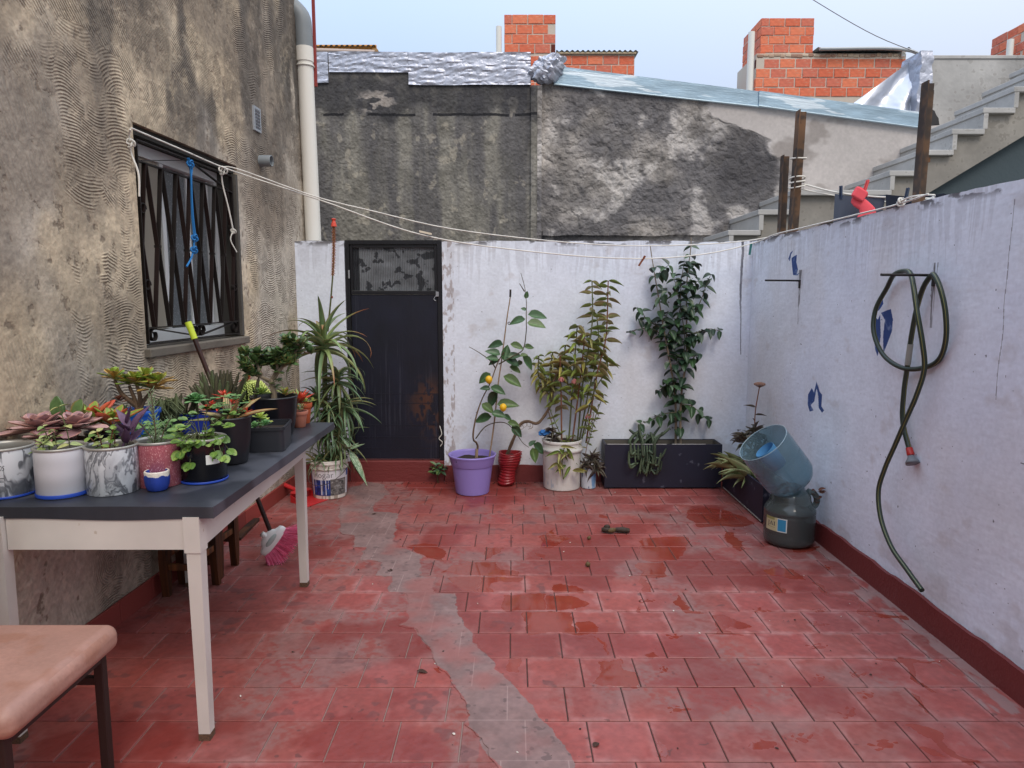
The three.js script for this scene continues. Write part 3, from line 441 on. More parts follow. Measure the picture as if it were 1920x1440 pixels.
{ // vents, waste stub, rain pipe, skirting
  const v = new THREE.Group(); v.name = 'vent_grille'; house.add(v);
  mesh('frame', [bx(1.645, 1.66, 2.385, 2.53, -0.01, 0.012), bx(1.735, 1.75, 2.385, 2.53, -0.01, 0.012), bx(1.661, 1.734, 2.385, 2.398, -0.01, 0.012), bx(1.661, 1.734, 2.517, 2.53, -0.01, 0.012), bx(1.661, 1.734, 2.399, 2.516, -0.012, 0.001)], mat(0x9aa0a6, 0.5), v);
  for (let k = 0; k < 6; k++) mesh('slat', tf(box(0.072, 0.017, 0.003), 1.6975, 2.409 + k * 0.0195, 0.008, 0.9), mat(0x9aa0a6, 0.5), v);
  const pp = tf(lathe([[0.029, -0.05], [0.029, 0.075], [0.0345, 0.075], [0.0345, 0.03], [0.0345, -0.05]], 28), 1.735, 2.215, 0, Math.PI / 2);
  mesh('waste_stub', pp, M.pvcGrey, house);
  const base = V(2.62, 0, 0.05);
  const dp = new THREE.Group(); dp.name = 'drainpipe'; house.add(dp);
  mesh('pipe', tube([[2.53, 0.02, 0.072], [2.53, 1.2, 0.07], [2.53, 3.14, 0.045]], 0.057, 20, 22), M.pvc, dp);
  mesh('socket', tube([[2.53, 3.06, 0.0455], [2.53, 3.16, 0.0447]], 0.063, 4, 22), M.pvc, dp);
  mesh('elbow', tube([[2.53, 3.12, 0.045], [2.53, 3.25, 0.043], [2.53, 3.37, 0.03], [2.53, 3.46, -0.05]], 0.062, 16, 22), M.pvcGrey, dp);
  mesh('bracket', [tf(new THREE.TorusGeometry(0.061, 0.006, 8, 24), 2.53, 3.03, 0.047, Math.PI / 2), bx(2.5, 2.56, 3.02, 3.04, -0.05, -0.01)], M.pvc, dp);
  mesh('corner_trim', bx(2.561, 2.58, 2.9, 3.62, 0.098, 0.118), mat(0x8a2f2a, 0.6), house);
  for (let s = -2.0; s < 2.28; s += 0.25) mesh('skirting_tile', bx(s + 0.0012, s + 0.2488, 0, 0.098, 0.0015, 0.013 + rr(0, 0.002), 0.003), pick([mat(0x8a3a33, 0.6), mat(0x933f37, 0.6), mat(0x7f352f, 0.65)]), house);
}
// ---------- white yard walls ----------
const WH = 1.765, WZ = -5.10;
function whitewash(o, x, y, k) { // x along the wall, y up, k seed
  const big = fbm(x * 1.2 + k, y * 1.2, 4), med = fbm(x * 8 + k, y * 8, 4), fine = fbm(x * 80, y * 80 + k, 2);
  set3(o, [225, 232, 243], 0.95 + 0.08 * med); mix3(o, [208, 214, 230], 0.4 * sst(0.45, 0.7, big));
  // runs of black mould from the coping, splashed earth at the foot
  const run = fbm(x * 70 + k + 2.5 * fbm(x * 6, y * 4, 2), y * 2.4, 5), dY = WH - y;
  mix3(o, [128, 127, 132], 0.16 * sst(0.55, 0.66, run + 0.2 * sst(0.30, 0.0, dY) - 0.13 * sst(0.1, 0.5, dY)) * sst(0.5, 0.05, dY) * sst(0.3, 0.5, med));
  mix3(o, [70, 68, 70], 0.75 * sst(0.50, 0.62, fbm(x * 14 + k, y * 30, 4)) * sst(0.05, 0.0, dY));
  mix3(o, [160, 148, 142], 0.22 * sst(0.58, 0.76, fbm(x * 7 + k, y * 10 + 4, 4) + 0.12 * sst(0.35, 0.1, y) - 0.1 * sst(0.2, 0.6, y)));
  mix3(o, [196, 188, 180], 0.25 * sst(0.5, 0.8, fbm(x * 2.2 + k + 8, y * 1.4, 3)));
  const sp = noise(x * 46 + k * 3, y * 46); if (sp > 0.984) mix3(o, [70, 68, 74], 0.7);
  const m = 0.965 + 0.07 * fine; o[0] *= m; o[1] *= m; o[2] *= m;
}
const wallBump = grain(1024, 1024, (u, v, o) => { o[0] = o[1] = o[2] = 255 * (0.55 * tileNoise(u, v, 5, 4) + 0.3 * tileNoise(v, u, 24, 4) + 0.15 * tileNoise(u, v, 120, 2)); }, false);
const skirtPaint = mat(0x6f2b29, 0.6, { bumpMap: roughBump, bumpScale: 0.004 });
{
  const map = tex(2048, 1024, (u, v, o) => { const x = mix(-1.7, 1.8, u), y = v * 1.8; whitewash(o, x, y, 3); if (x < -0.42 && x > -0.53) mix3(o, [120, 100, 92], 0.45 * sst(0.54, 0.7, fbm(x * 50, y * 24, 3) + 0.12 * sst(0.5, 0.1, y))); const cr = x - 1.66 - 0.012 * Math.sin(y * 3) - 0.012 * fbm(y * 9, 3, 3); if (y > 0.95 && Math.abs(cr) < 0.006 * sst(0.9, 1.7, y) + 0.003) mix3(o, [80, 80, 88], 0.75 * fbm(x * 50, y * 12, 2) + 0.3); });
  const m = new THREE.MeshStandardMaterial({ map, roughness: 0.88, bumpMap: wallBump, bumpScale: 0.008 });
  const w = thing('yard_wall', 'low whitewashed wall across the back of the yard with a dark metal door', 'wall', [0, 0, 0]);
  const uvf = (x, y) => [(x + 1.7) / 3.5, y / 1.8];
  const edge = (g) => warp(g, v => { if (v.y > WH - 0.02) v.y += 0.006 * (noise(v.x * 9, 3) - 0.5) * 2; });
  const seg = (x0, x1, y0) => { const g = new THREE.BoxGeometry(x1 - x0, WH - y0, 0.15, Math.ceil((x1 - x0) / 0.05), 8, 2).translate((x0 + x1) / 2, (WH + y0) / 2, WZ - 0.075); return uvBy(edge(g), uvf); };
  mesh('wall_panel', seg(-1.63, -1.206, -0.03), m, w);
  mesh('wall_panel', seg(-0.503, 1.88, -0.03), m, w);
  mesh('skirting', [boxUV(warp(new THREE.BoxGeometry(0.44, 0.15, 0.016, 20, 3, 1).translate(-1.43, 0.073, WZ + 0.009), v => { if (v.y > 0.14) v.y += 0.008 * (noise(v.x * 30, 2) - 0.5); }), 2), boxUV(warp(new THREE.BoxGeometry(2.22, 0.125, 0.016, 90, 3, 1).translate(0.61, 0.062, WZ + 0.009), v => { if (v.y > 0.11) v.y += 0.02 * (fbm(v.x * 12, 2, 3) - 0.5); }), 2)], skirtPaint, w);
  mesh('threshold', bx(-1.2055, -0.5035, -0.03, 0.157, WZ - 0.15, WZ + 0.017, 0.006), skirtPaint, w);
  // door
  const door = new THREE.Group(); door.name = 'door'; w.add(door);
  const dm = tex(512, 1024, (u, v, o) => { const n = fbm(u * 6, v * 9, 4), sc = fbm(u * 90, v * 5, 3); set3(o, [22, 25, 40], 0.8 + 0.4 * n); mix3(o, [84, 84, 92], 0.4 * sst(0.6, 0.75, sc) * sst(0.5, 0.8, fbm(u * 3 + 4, v * 3, 3) + 0.25 * u)); const rs = sst(0.2, 0.0, Math.hypot((u - 0.84) * 0.9, (v - 0.26) * 1.3) - 0.1 * n); mix3(o, [96, 56, 36], 0.75 * rs * sst(0.42, 0.58, fbm(u * 20, v * 24, 4))); });
  const dmat = new THREE.MeshStandardMaterial({ map: dm, roughness: 0.48, metalness: 0.15, bumpMap: roughBump, bumpScale: 0.0015 });
  const black = mat(0x14151b, 0.5, { metalness: 0.2 });
  mesh('frame', [bx(-1.2, -1.172, 0.16, 1.772, WZ - 0.06, WZ - 0.004), bx(-0.538, -0.51, 0.16, 1.772, WZ - 0.06, WZ - 0.004), bx(-1.171, -0.539, 1.745, 1.772, WZ - 0.06, WZ - 0.004)], black, door);
  const duv = (x, y) => [(x + 1.2) / 0.7, (y - 0.15) / 1.62];
  mesh('lower_panel', uvBy(bx(-1.168, -0.542, 0.168, 1.385, WZ - 0.045, WZ - 0.02, 0.002), duv), dmat, door);
  for (const y of [0.245, 0.33, 0.42, 0.585, 0.655]) mesh('fold_rib', bx(-1.16, -0.55, y, y + 0.005, WZ - 0.0215, WZ - 0.0185), dmat, door);
  mesh('patch_plate', bx(-0.625, -0.568, 0.425, 0.50, WZ - 0.0205, WZ - 0.0175), dmat, door);
  mesh('rail', [bx(-1.168, -0.542, 1.386, 1.412, WZ - 0.05, WZ - 0.012, 0.003)], black, door);
  mesh('upper_frame', [bx(-1.168, -1.15, 1.413, 1.742, WZ - 0.05, WZ - 0.015), bx(-0.56, -0.542, 1.413, 1.742, WZ - 0.05, WZ - 0.015), bx(-1.149, -0.561, 1.722, 1.742, WZ - 0.05, WZ - 0.015)], black, door);
  // ribbed sheet with old black paint scabs
  const rb = new THREE.PlaneGeometry(0.588, 0.308, 240, 4); warp(rb, v => { v.z = 0.0035 * Math.sin(v.x * 2 * Math.PI / 0.0125); }); rb.translate(-0.855, 1.567, WZ - 0.035);
  const pm = tex(512, 256, (u, v, o) => { const n = fbm(u * 7, v * 5 + 3, 5), k = fbm(u * 11 + 9, v * 6, 5); set3(o, [112, 116, 120], 0.75 + 0.4 * n); const sc = sst(0.55, 0.6, k + 0.35 * (0.2 - Math.hypot((u - 0.68) * 0.6, (v - 0.7) * 0.7)) - 0.02); mix3(o, [34, 36, 40], 0.75 * sc); if (u < 0.07) mix3(o, [24, 26, 30], 0.8); });
  mesh('ribbed_pane', rb, new THREE.MeshStandardMaterial({ map: pm, roughness: 0.4, side: THREE.DoubleSide }), door);
  mesh('hinge', [cyl(0.006, 0.006, 0.06, -1.176, 1.5, WZ - 0.001, 10)], mat(0x8f9194, 0.5), door);
  mesh('latch', [bx(-0.552, -0.53, 1.37, 1.405, WZ - 0.011, WZ + 0.004, 0.002), tube([[-0.545, 1.385, WZ], [-0.565, 1.35, WZ + 0.01], [-0.55, 1.34, WZ + 0.012]], 0.0025, 8, 5)], mat(0x9a9ca0, 0.4, { metalness: 0.5 }), door);
  mesh('wire_tie', tube([[-0.535, 0.42, WZ - 0.002], [-0.52, 0.36, WZ + 0.02], [-0.54, 0.33, WZ + 0.02], [-0.515, 0.30, WZ + 0.02], [-0.53, 0.27, WZ + 0.018]], 0.003, 20, 5), M.rope, door);
}
{
  const map = (() => { // whitewash with the blue stencils, 5 m x 1.8 m
    const W = 2048, H = 1024, Z0 = -5.2, Z1 = -0.2;
    const msk = new Uint8Array(W * H);
    for (const poly of STENCIL) { const q = poly.map(p => [(p[1] - Z0) / (Z1 - Z0) * W, p[0] / 1.8 * H]); for (let j = 0; j < H; j++) { const xs = []; for (let i = 0; i < q.length; i++) { const a = q[i], b = q[(i + 1) % q.length]; if ((a[1] <= j) !== (b[1] <= j)) xs.push(a[0] + (j - a[1]) / (b[1] - a[1]) * (b[0] - a[0])); } xs.sort((a, b) => a - b); for (let k = 0; k + 1 < xs.length; k += 2) for (let i = Math.max(0, Math.round(xs[k])); i < Math.min(W, xs[k + 1]); i++) msk[j * W + i] = 1; } }
    const hx = [[HOOK1[0], HOOK1[1][1]], [HOOK2[0], 1.24]];
    return tex(W, H, (u, v, o, i, j) => {
      const z = mix(Z0, Z1, u), y = v * 1.8; whitewash(o, z, y, 50);
      for (const [h, yb] of hx) { const t = (h[1] - y) / (h[1] - yb); if (t > -0.25 && t < 1) { const d = Math.abs(z - h[2] - 0.01 * (fbm(y * 12, 5, 2) - 0.5)); const w = 0.016 * (1 - 0.6 * t); if (d < w) mix3(o, [70, 66, 66], 0.75 * sst(0.35, 0.6, fbm(z * 120, y * 14, 3)) * (1 - t * 0.4)); else if (d < 0.07) mix3(o, [150, 146, 148], 0.4 * sst(0.45, 0.7, fbm(z * 20, y * 9, 3)) * (1 - d / 0.07) * (t < 0.1 ? 1 : 0.3)); } }
      // long crack
      const cr = Math.abs(z + 2.47 + 0.03 * (fbm(y * 4, 8, 4) - 0.5)); if (y > 1.0 && y < 1.7 && cr < 0.0018) mix3(o, [110, 108, 112], 0.7);
      if (msk[j * W + i]) mix3(o, [34, 62, 122], 0.94 - 0.35 * sst(0.55, 0.8, fbm(z * 40, y * 40, 3)));
    });
  })();
  const m = new THREE.MeshStandardMaterial({ map, roughness: 0.88, bumpMap: wallBump, bumpScale: 0.008 });
  const w = thing('yard_wall', 'long whitewashed wall on the right with blue stencils and a hanging hose', 'wall', [0, 0, 0]);
  const L = 6.6, g = new THREE.BoxGeometry(0.15, WH + 0.03, L, 2, 8, 120).translate(1.805, (WH - 0.03) / 2, WZ - 0.0 + L / 2 + 0.001);
  warp(g, v => { if (v.y > WH - 0.02) v.y += 0.012 * (fbm(v.z * 7, 6, 3) - 0.5); });
  mesh('wall_panel', uvBy(g, (x, y, z) => [(z + 5.2) / 5, y / 1.8]), m, w);
  mesh('skirting', boxUV(warp(new THREE.BoxGeometry(0.018, 0.115, L - 0.03, 1, 3, 180).translate(1.7195, 0.057, WZ + L / 2 + 0.02), v => { if (v.y > 0.1) v.y += 0.022 * (fbm(v.z * 10, 5, 3) - 0.5); }), 2), skirtPaint, w);
}
// ---------- neighbour's wall, stair, parapet ----------
const NZ = -7.0;
const nmap = tex(2048, 1024, (u, v, o) => {
  const x = mix(-2.6, 4.4, u), y = mix(0.9, 4.1, v), med = fbm(x * 6, y * 6, 5), fine = fbm(x * 45, y * 45, 3), big = fbm(x * 1.2, y * 1.4 + 7, 4);
  const streak = fbm(x * 7 + 0.4 * fbm(x * 3, y * 3, 2), y * 0.7 + 3, 5);
  if (x < 0.24) { // cast concrete gone black
    set3(o, [140, 136, 126], 0.66 + 0.5 * med); mix3(o, [82, 80, 82], 0.75 * sst(0.36, 0.7, streak + 0.03 + 0.2 * (med - 0.5))); mix3(o, [168, 160, 144], 0.55 * sst(0.66, 0.74, fbm(x * 12 + 4, y * 9, 4)));
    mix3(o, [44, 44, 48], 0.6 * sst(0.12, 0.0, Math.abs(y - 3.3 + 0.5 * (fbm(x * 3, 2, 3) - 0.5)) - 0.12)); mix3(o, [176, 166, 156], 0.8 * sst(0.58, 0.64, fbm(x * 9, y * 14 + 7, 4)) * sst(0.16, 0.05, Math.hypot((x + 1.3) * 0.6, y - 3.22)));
    const l = y - 3.1 - 0.02 * (fbm(x * 6, 1, 3) - 0.5); if (Math.abs(l) < 0.012 && noise(x * 7, 2) > 0.35) mix3(o, [22, 22, 26], 0.8);
  } else { // thrown render, lichen grey; smooth new render to the right of a torn edge
    set3(o, [150, 144, 138], 0.64 + 0.55 * med); mix3(o, [92, 90, 92], 0.75 * sst(0.38, 0.68, fbm(x * 2.2 + 8, y * 2.6, 5) + 0.1 * sst(2.6, 2.2, y) + 0.06 * sst(3.0, 3.4, y))); mix3(o, [196, 190, 184], 0.7 * sst(0.52, 0.68, fbm(x * 5 + 9, y * 5, 4) + 0.1 * (big - 0.5)));
    mix3(o, [66, 64, 66], 0.75 * sst(0.55, 0.15, Math.hypot((x - 2.25) * 0.9, y - 2.75) + 0.5 * (fbm(x * 4, y * 4, 4) - 0.5)));
    const ed = x - (1.9 + 0.6 * sst(3.12, 2.85, y) + 0.32 * sst(2.85, 2.3, y) + 0.14 * (fbm(x * 5, y * 5, 4) - 0.5)), s = sst(-0.02, 0.03, ed);
    if (s > 0) { const k = 0.88 + 0.1 * fbm(x * 2, y * 2, 3); mix3(o, [196 * k, 189 * k, 184 * k], s); mix3(o, [120, 112, 106], 0.5 * s * sst(0.55, 0.7, fbm(x * 3 + 2, y * 5, 4) + 0.12 * sst(2.5, 2.2, y))); }
  }
  const m = x > 1.8 ? 0.95 + 0.1 * fine : 0.86 + 0.28 * fine; o[0] *= m; o[1] *= m; o[2] *= m;
});
const nbump = tex(2048, 1024, (u, v, o) => { const x = mix(-2.6, 4.4, u), y = mix(0.9, 4.1, v); const smooth = x > 0.24 ? sst(0, 0.05, x - (1.9 + 0.6 * sst(3.12, 2.85, y) + 0.32 * sst(2.85, 2.3, y) + 0.14 * (fbm(x * 5, y * 5, 4) - 0.5))) : 0; const r = Math.abs(fbm(x * 7, y * 8, 5) - 0.5) * 2; o[0] = o[1] = o[2] = 255 * clamp(mix(x > 0.24 ? 0.75 * r + 0.25 * fbm(x * 30, y * 30, 3) : 0.35 + 0.35 * fbm(x * 10, y * 10, 4) + 0.15 * fbm(x * 50, y * 50, 2), 0.5 + 0.04 * fbm(x * 20, y * 20, 3), smooth)); }, false);
const nmat = new THREE.MeshStandardMaterial({ map: nmap, roughness: 0.95, bumpMap: nbump, bumpScale: 0.05 });
const nuv = (x, y) => [(x + 2.6) / 7, (y - 0.9) / 3.2];
{
  const w = thing('neighbour_wall', 'tall blackened concrete wall behind the yard with foil and metal flashing', 'wall');
  const poly = (pts, d, z) => { const g = new THREE.ExtrudeGeometry(new THREE.Shape(pts.map(p => new THREE.Vector2(...p))), { depth: d, bevelEnabled: false }).translate(0, 0, z); return uvBy(g, nuv); };
  mesh('concrete_panel', poly([[-2.9, -0.03], [0.18, -0.03], [0.18, 3.63], [-2.9, 3.63]], 0.2, NZ - 0.16), nmat, w);
  mesh('pilaster', poly([[0.181, -0.03], [0.285, -0.03], [0.285, 3.36], [0.181, 3.36]], 0.2, NZ - 0.12), nmat, w);
  mesh('render_panel', poly([[0.286, -0.03], [5.2, -0.03], [5.2, 3.1], [3.95, 3.0], [0.286, 3.42]], 0.2, NZ - 0.2), nmat, w);
  mesh('render_ledge', uvBy(warp(new THREE.BoxGeometry(2.2, 0.05, 0.05, 60, 2, 2).translate(1.4, 1.99, NZ + 0.02), v => { v.y += 0.03 * (fbm(v.x * 5, 3, 3) - 0.5); v.z += 0.03 * (fbm(v.x * 9, 8, 3) - 0.5); }), nuv), nmat, w);
  // bitumen foil dressed over the coping, wrinkled
  const foil = (x0, x1, y0, y1) => { const g = new THREE.BoxGeometry(x1 - x0, y1 - y0, 0.24, Math.ceil((x1 - x0) / 0.012), Math.ceil((y1 - y0) / 0.012), 1).translate((x0 + x1) / 2, (y0 + y1) / 2, NZ - 0.065); return boxUV(toCreasedNormals(warp(g, v => { if (v.z > NZ) v.z += 0.014 * Math.pow(Math.abs(fbm(v.x * 5, v.y * 30, 4) - 0.5) * 2, 0.8) + 0.003 * (noise(v.x * 40, v.y * 110) - 0.5); v.y += 0.008 * (noise(v.x * 5, 3) - 0.5); }), 0.5), 1.5); };
  mesh('foil_flashing', foil(-2.9, -1.745, 3.385, 3.665), M.foil, w);
  mesh('foil_flashing', foil(-1.735, -0.985, 3.482, 3.668), M.foil, w);
  mesh('foil_flashing', foil(-0.982, 0.176, 3.37, 3.665), M.foil, w);
  { // loose crumpled corner
    const g = new THREE.SphereGeometry(1, 48, 36); warp(g, v => { const n = 0.75 + 0.5 * Math.abs(fbm(v.x * 2.2 + v.z + 4, v.y * 2.4, 4) - 0.5) * 2; v.multiplyScalar(n); v.set(v.x * 0.17 + 0.06 * v.y, v.y * 0.18, v.z * 0.11); });
    mesh('foil_corner', tf(boxUV(toCreasedNormals(g, 0.5), 2), 0.335, 3.52, NZ + 0.03, 0, 0, -0.35), M.foil, w);
  }
  // folded zinc verge running down to the right, two lengths
  const zm = tex(512, 128, (u, v, o) => { const n = fbm(u * 9, v * 3, 4); set3(o, [150, 172, 186], 0.86 + 0.3 * n); mix3(o, [216, 226, 232], 0.8 * sst(0.52, 0.6, fbm(u * 4 + 2, v * 3 + 2, 4) + 0.3 * (v - 0.6))); });
  const zmat = new THREE.MeshStandardMaterial({ map: zm, roughness: 0.42, metalness: 0.55, bumpMap: roughBump, bumpScale: 0.003 });
  const verge = (x0, yt0, yb0, x1, yt1, yb1, z) => { const g = new THREE.ExtrudeGeometry(new THREE.Shape([[x0, yb0], [x1, yb1], [x1, yt1], [x0, yt0]].map(p => new THREE.Vector2(...p))), { depth: 0.012, bevelEnabled: false }).translate(0, 0, z); return uvBy(g, (x, y) => [(x - x0) / (x1 - x0), clamp((y - mix(yb0, yb1, (x - x0) / (x1 - x0))) / (yt0 - yb0))]); };
  const lip = (x0, y0, x1, y1, z) => tube([[x0, y0, z], [(x0 + x1) / 2, (y0 + y1) / 2, z], [x1, y1, z]], 0.009, 12, 8);
  const o1 = mesh('zinc_verge', verge(0.40, 3.555, 3.385, 2.4, 3.315, 3.175, NZ + 0.012), zmat, w); mesh('drip_edge', lip(0.40, 3.385, 2.4, 3.175, NZ + 0.024), M.zinc, o1);
  const o2 = mesh('zinc_verge', verge(2.36, 3.322, 3.185, 3.97, 3.118, 2.975, NZ + 0.026), zmat, w); mesh('drip_edge', lip(2.36, 3.182, 3.97, 2.975, NZ + 0.037), M.zinc, o2);
  mesh('lean_to_roof', uvBy(new THREE.BufferGeometry().copy(new THREE.BoxGeometry(3.6, 0.02, 2.6)).translate(0, 0, 0).rotateZ(-0.122).translate(2.18, 3.27, NZ - 1.4), (x, y, z) => [x, z]), M.zinc, w);
}
{ // grey parapet with torn foil, up at the head of the stair
  const w = thing('parapet_wall', 'grey cement parapet with torn foil wrap beside the top of the stair', 'wall');
  mesh('wall_block', boxUV(bx(4.0, 7.2, -0.03, 3.685, NZ - 0.42, NZ - 0.202), 0.6), mat(0xffffff, 0.92, { map: concreteMap, bumpMap: roughBump, bumpScale: 0.006 }), w);
  mesh('cap', boxUV(bx(3.99, 7.2, 3.687, 3.72, NZ - 0.44, NZ - 0.19, 0.006), 0.6), M.concrete, w);
  const tar = mat(0x2c2a2c, 0.55);
  for (const [x, y, a, b, t] of [[4.16, 3.06, 0.08, 0.16, 0.25], [4.2, 2.92, 0.05, 0.14, -0.2], [4.5, 3.12, 0.035, 0.09, 0.3], [4.72, 3.13, 0.04, 0.09, 0.5], [4.09, 2.8, 0.02, 0.1, 0]]) {
    const pts = []; for (let i = 0; i < 22; i++) { const q = i / 22 * 6.283, r = 0.65 + 0.7 * noise(i * 0.9 + x * 9, y * 7); pts.push(new THREE.Vector2(Math.cos(q) * a * r, Math.sin(q) * b * r)); }
    mesh('tar_patch', new THREE.ExtrudeGeometry(new THREE.Shape(pts), { depth: 0.006, bevelEnabled: false }).rotateZ(t).translate(x, y, NZ - 0.204), tar, w);
  }
  const g = new THREE.BoxGeometry(0.12, 0.64, 0.3, 8, 50, 14).translate(4.02, 3.42, NZ - 0.3); warp(g, v => { const k = 0.03 * (fbm(v.y * 12, v.z * 12 + v.x * 8, 4) - 0.5); v.x += k; v.z += k + (v.z > NZ - 0.3 ? 0.03 : 0); v.x += 0.03 * (fbm(v.y * 6, 2, 2) - 0.5); });
  mesh('foil_wrap', boxUV(toCreasedNormals(g, 0.5), 2), M.foil, w);
  // slack sheet of reflective membrane from the cap down to the verge
  const P = [], U = [], I = [], n = 36;
  for (let j = 0; j <= n; j++) for (let i = 0; i <= n; i++) { const u = i / n, v = j / n; const tx = 3.97, bx0 = 3.28 + 0.66 * u; const x = mix(bx0, tx, v) - 0.0, y = mix(3.19 - 0.09 * u, 3.70 - 0.5 * (u) * 1.0, v); const z = NZ - 0.34 + 0.16 * u + 0.05 * Math.sin(u * 9 + v * 3) * (1 - v * 0.5) + 0.03 * (fbm(u * 5, v * 5, 3) - 0.5); P.push(x, y, z); U.push(u * 0.6, v * 0.7); }
  for (let j = 0; j < n; j++) for (let i = 0; i < n; i++) { const a = j * (n + 1) + i; I.push(a, a + 1, a + n + 1, a + 1, a + n + 2, a + n + 1); }
  const sg = new THREE.BufferGeometry(); sg.setAttribute('position', new THREE.Float32BufferAttribute(P, 3)); sg.setAttribute('uv', new THREE.Float32BufferAttribute(U, 2)); sg.setIndex(I); sg.computeVertexNormals();
  mesh('membrane_sheet', sg, mat(0xc9cdd6, 0.36, { metalness: 0.6, side: THREE.DoubleSide }), w);
}
{ // concrete stair climbing to the right
  const st = thing('concrete_staircase', 'bare concrete outdoor staircase climbing right beyond the white wall', 'staircase');
  const ZF = -6.2, ZB = NZ - 0.002;
  const fx = [1.62, 1.876, 2.131, 2.416, 3.246, 3.505, 3.757, 4.008, 4.255, 4.505, 4.755, 5.005], fy = [1.775, 1.945, 2.12, 2.285, 2.447, 2.62, 2.793, 2.967, 3.14, 3.313, 3.486, 3.66];
  for (let i = 0; i < fx.length; i++) {
    const x1 = i + 1 < fx.length ? fx[i + 1] : fx[i] + 0.6;
    const g = bx(fx[i], x1 + (i + 1 < fx.length ? 0.03 : 0), fy[i] - 0.045, fy[i], ZB, ZF + 0.012, 0.006);
    const s = mesh('step', boxUV(g, 0.7), M.concrete, st);
    mesh('riser', boxUV(bx(fx[i] + 0.012, fx[i] + 0.05, i ? fy[i - 1] + 0.001 : 1.6, fy[i] - 0.046, ZB, ZF + 0.01), 0.7), M.concrete, s);
  }
  // stringers: solid below the steps down to a sloping soffit
  const top = []; for (let i = 0; i < fx.length; i++) { top.push([fx[i] + 0.052, (i ? fy[i - 1] : 1.6) - 0.047], [fx[i] + 0.052, fy[i] - 0.047]); } top.push([5.6, fy[11] - 0.047]);
  const low = [[5.6, 3.45], [4.383, 2.73], [3.57, 2.233], [3.2, 2.06], [2.789, 2.041], [2.549, 1.928], [2.2, 1.7], [1.672, 1.4]];
  const g = new THREE.ExtrudeGeometry(new THREE.Shape([...top, ...low].map(p => new THREE.Vector2(...p))), { depth: ZF - ZB - 0.045, bevelEnabled: false }).translate(0, 0, ZB + 0.005);
  mesh('stringer', boxUV(g, 0.7), mat(0xcfcbc4, 0.92, { map: concreteMap, bumpMap: roughBump, bumpScale: 0.004 }), st);
  mesh('support_wall', boxUV(bx(1.3, 2.2, -0.03, 1.45, ZB, ZF - 0.05), 0.7), M.concrete, st);
  mesh('support_wall', boxUV(bx(5.05, 5.6, -0.03, 3.1, ZB, ZF - 0.05), 0.7), M.concrete, st);
  mesh('understair_wall', boxUV(new THREE.ExtrudeGeometry(new THREE.Shape([[3.3, -0.03], [5.6, -0.03], [5.6, 3.44], [4.383, 2.72], [3.57, 2.223], [3.3, 2.09]].map(p => new THREE.Vector2(...p))), { depth: 0.08, bevelEnabled: false }).translate(0, 0, ZF - 0.2), 0.7), mat(0x414d52, 0.9, { bumpMap: roughBump, bumpScale: 0.004 }), st);
  mesh('brick_infill', [bx(3.56, 3.6, 2.52, 2.56, ZF - 0.02, ZF - 0.008)], mat(0x6b4a34, 0.9), st);
}
{ // rusty line posts behind the right wall
  const post = (label, x, z, h, dx, dz, w) => {
    const t = thing('line_post', label, 'post', [x, 0, z], 0, 'rusty posts behind the right wall');
    const g = new THREE.ExtrudeGeometry(new THREE.Shape([[0, 0], [w, 0], [w, 0.006], [0.006, 0.006], [0.006, w], [0, w]].map(p => new THREE.Vector2(p[0] - w / 2, -p[1]))), { depth: h, bevelEnabled: false }).rotateX(-Math.PI / 2);
    warp(g, v => { v.x += dx * v.y / h; v.z += dz * v.y / h; v.y = v.y; });
    mesh('angle_bar', boxUV(toCreasedNormals(g, 0.4), 0.7), M.rust, t); mesh('back_bar', boxUV(warp(new THREE.BoxGeometry(w * 0.8, h * 0.985, 0.004, 1, 8, 1).translate(0, h * 0.4925, w * 0.3), v => { v.x += dx * v.y / h; v.z += dz * v.y / h; }), 0.7), M.rust, t);
  };
  post('shortest rusty post near the wall corner, left of the pair', 1.95, -5.16, 2.365, 0.0, 0, 0.062);
  post('taller weathered post of the pair with rope wound round it', 1.9, -4.92, 2.61, 0.055, 0, 0.072);
  post('single rusty angle post rising beside the concrete stair', 1.92, -3.43, 2.36, 0.03, 0, 0.058);
}
// ---------- brick houses beyond ----------
const brickMap = k => { const t = grain(64, 64, (u, v, o) => { const n = tileNoise(u, v, 5, 4), f = tileNoise(v, u, 30, 2); set3(o, k, 0.8 + 0.3 * n + 0.12 * (f - 0.5)); mix3(o, [196, 168, 148], 0.45 * sst(0.6, 0.74, tileNoise(u + 0.4, v + 0.2, 7, 4))); }); return mat(0xffffff, 0.85, { map: t, bumpMap: roughBump, bumpScale: 0.004 }); };
const bricks = [[226, 120, 86], [218, 110, 78], [232, 130, 94], [212, 116, 92]].map(brickMap);
const mortar = mat(0xc4b8aa, 0.95, { bumpMap: roughBump, bumpScale: 0.01 }), cavity = mat(0x5b2418, 0.9);
const brickGeo = {};
const bgeo = (l, h, d) => brickGeo[[l.toFixed(3), h.toFixed(3), d]] ||= box(l, h, d, 0, 0, 0, 0.006);
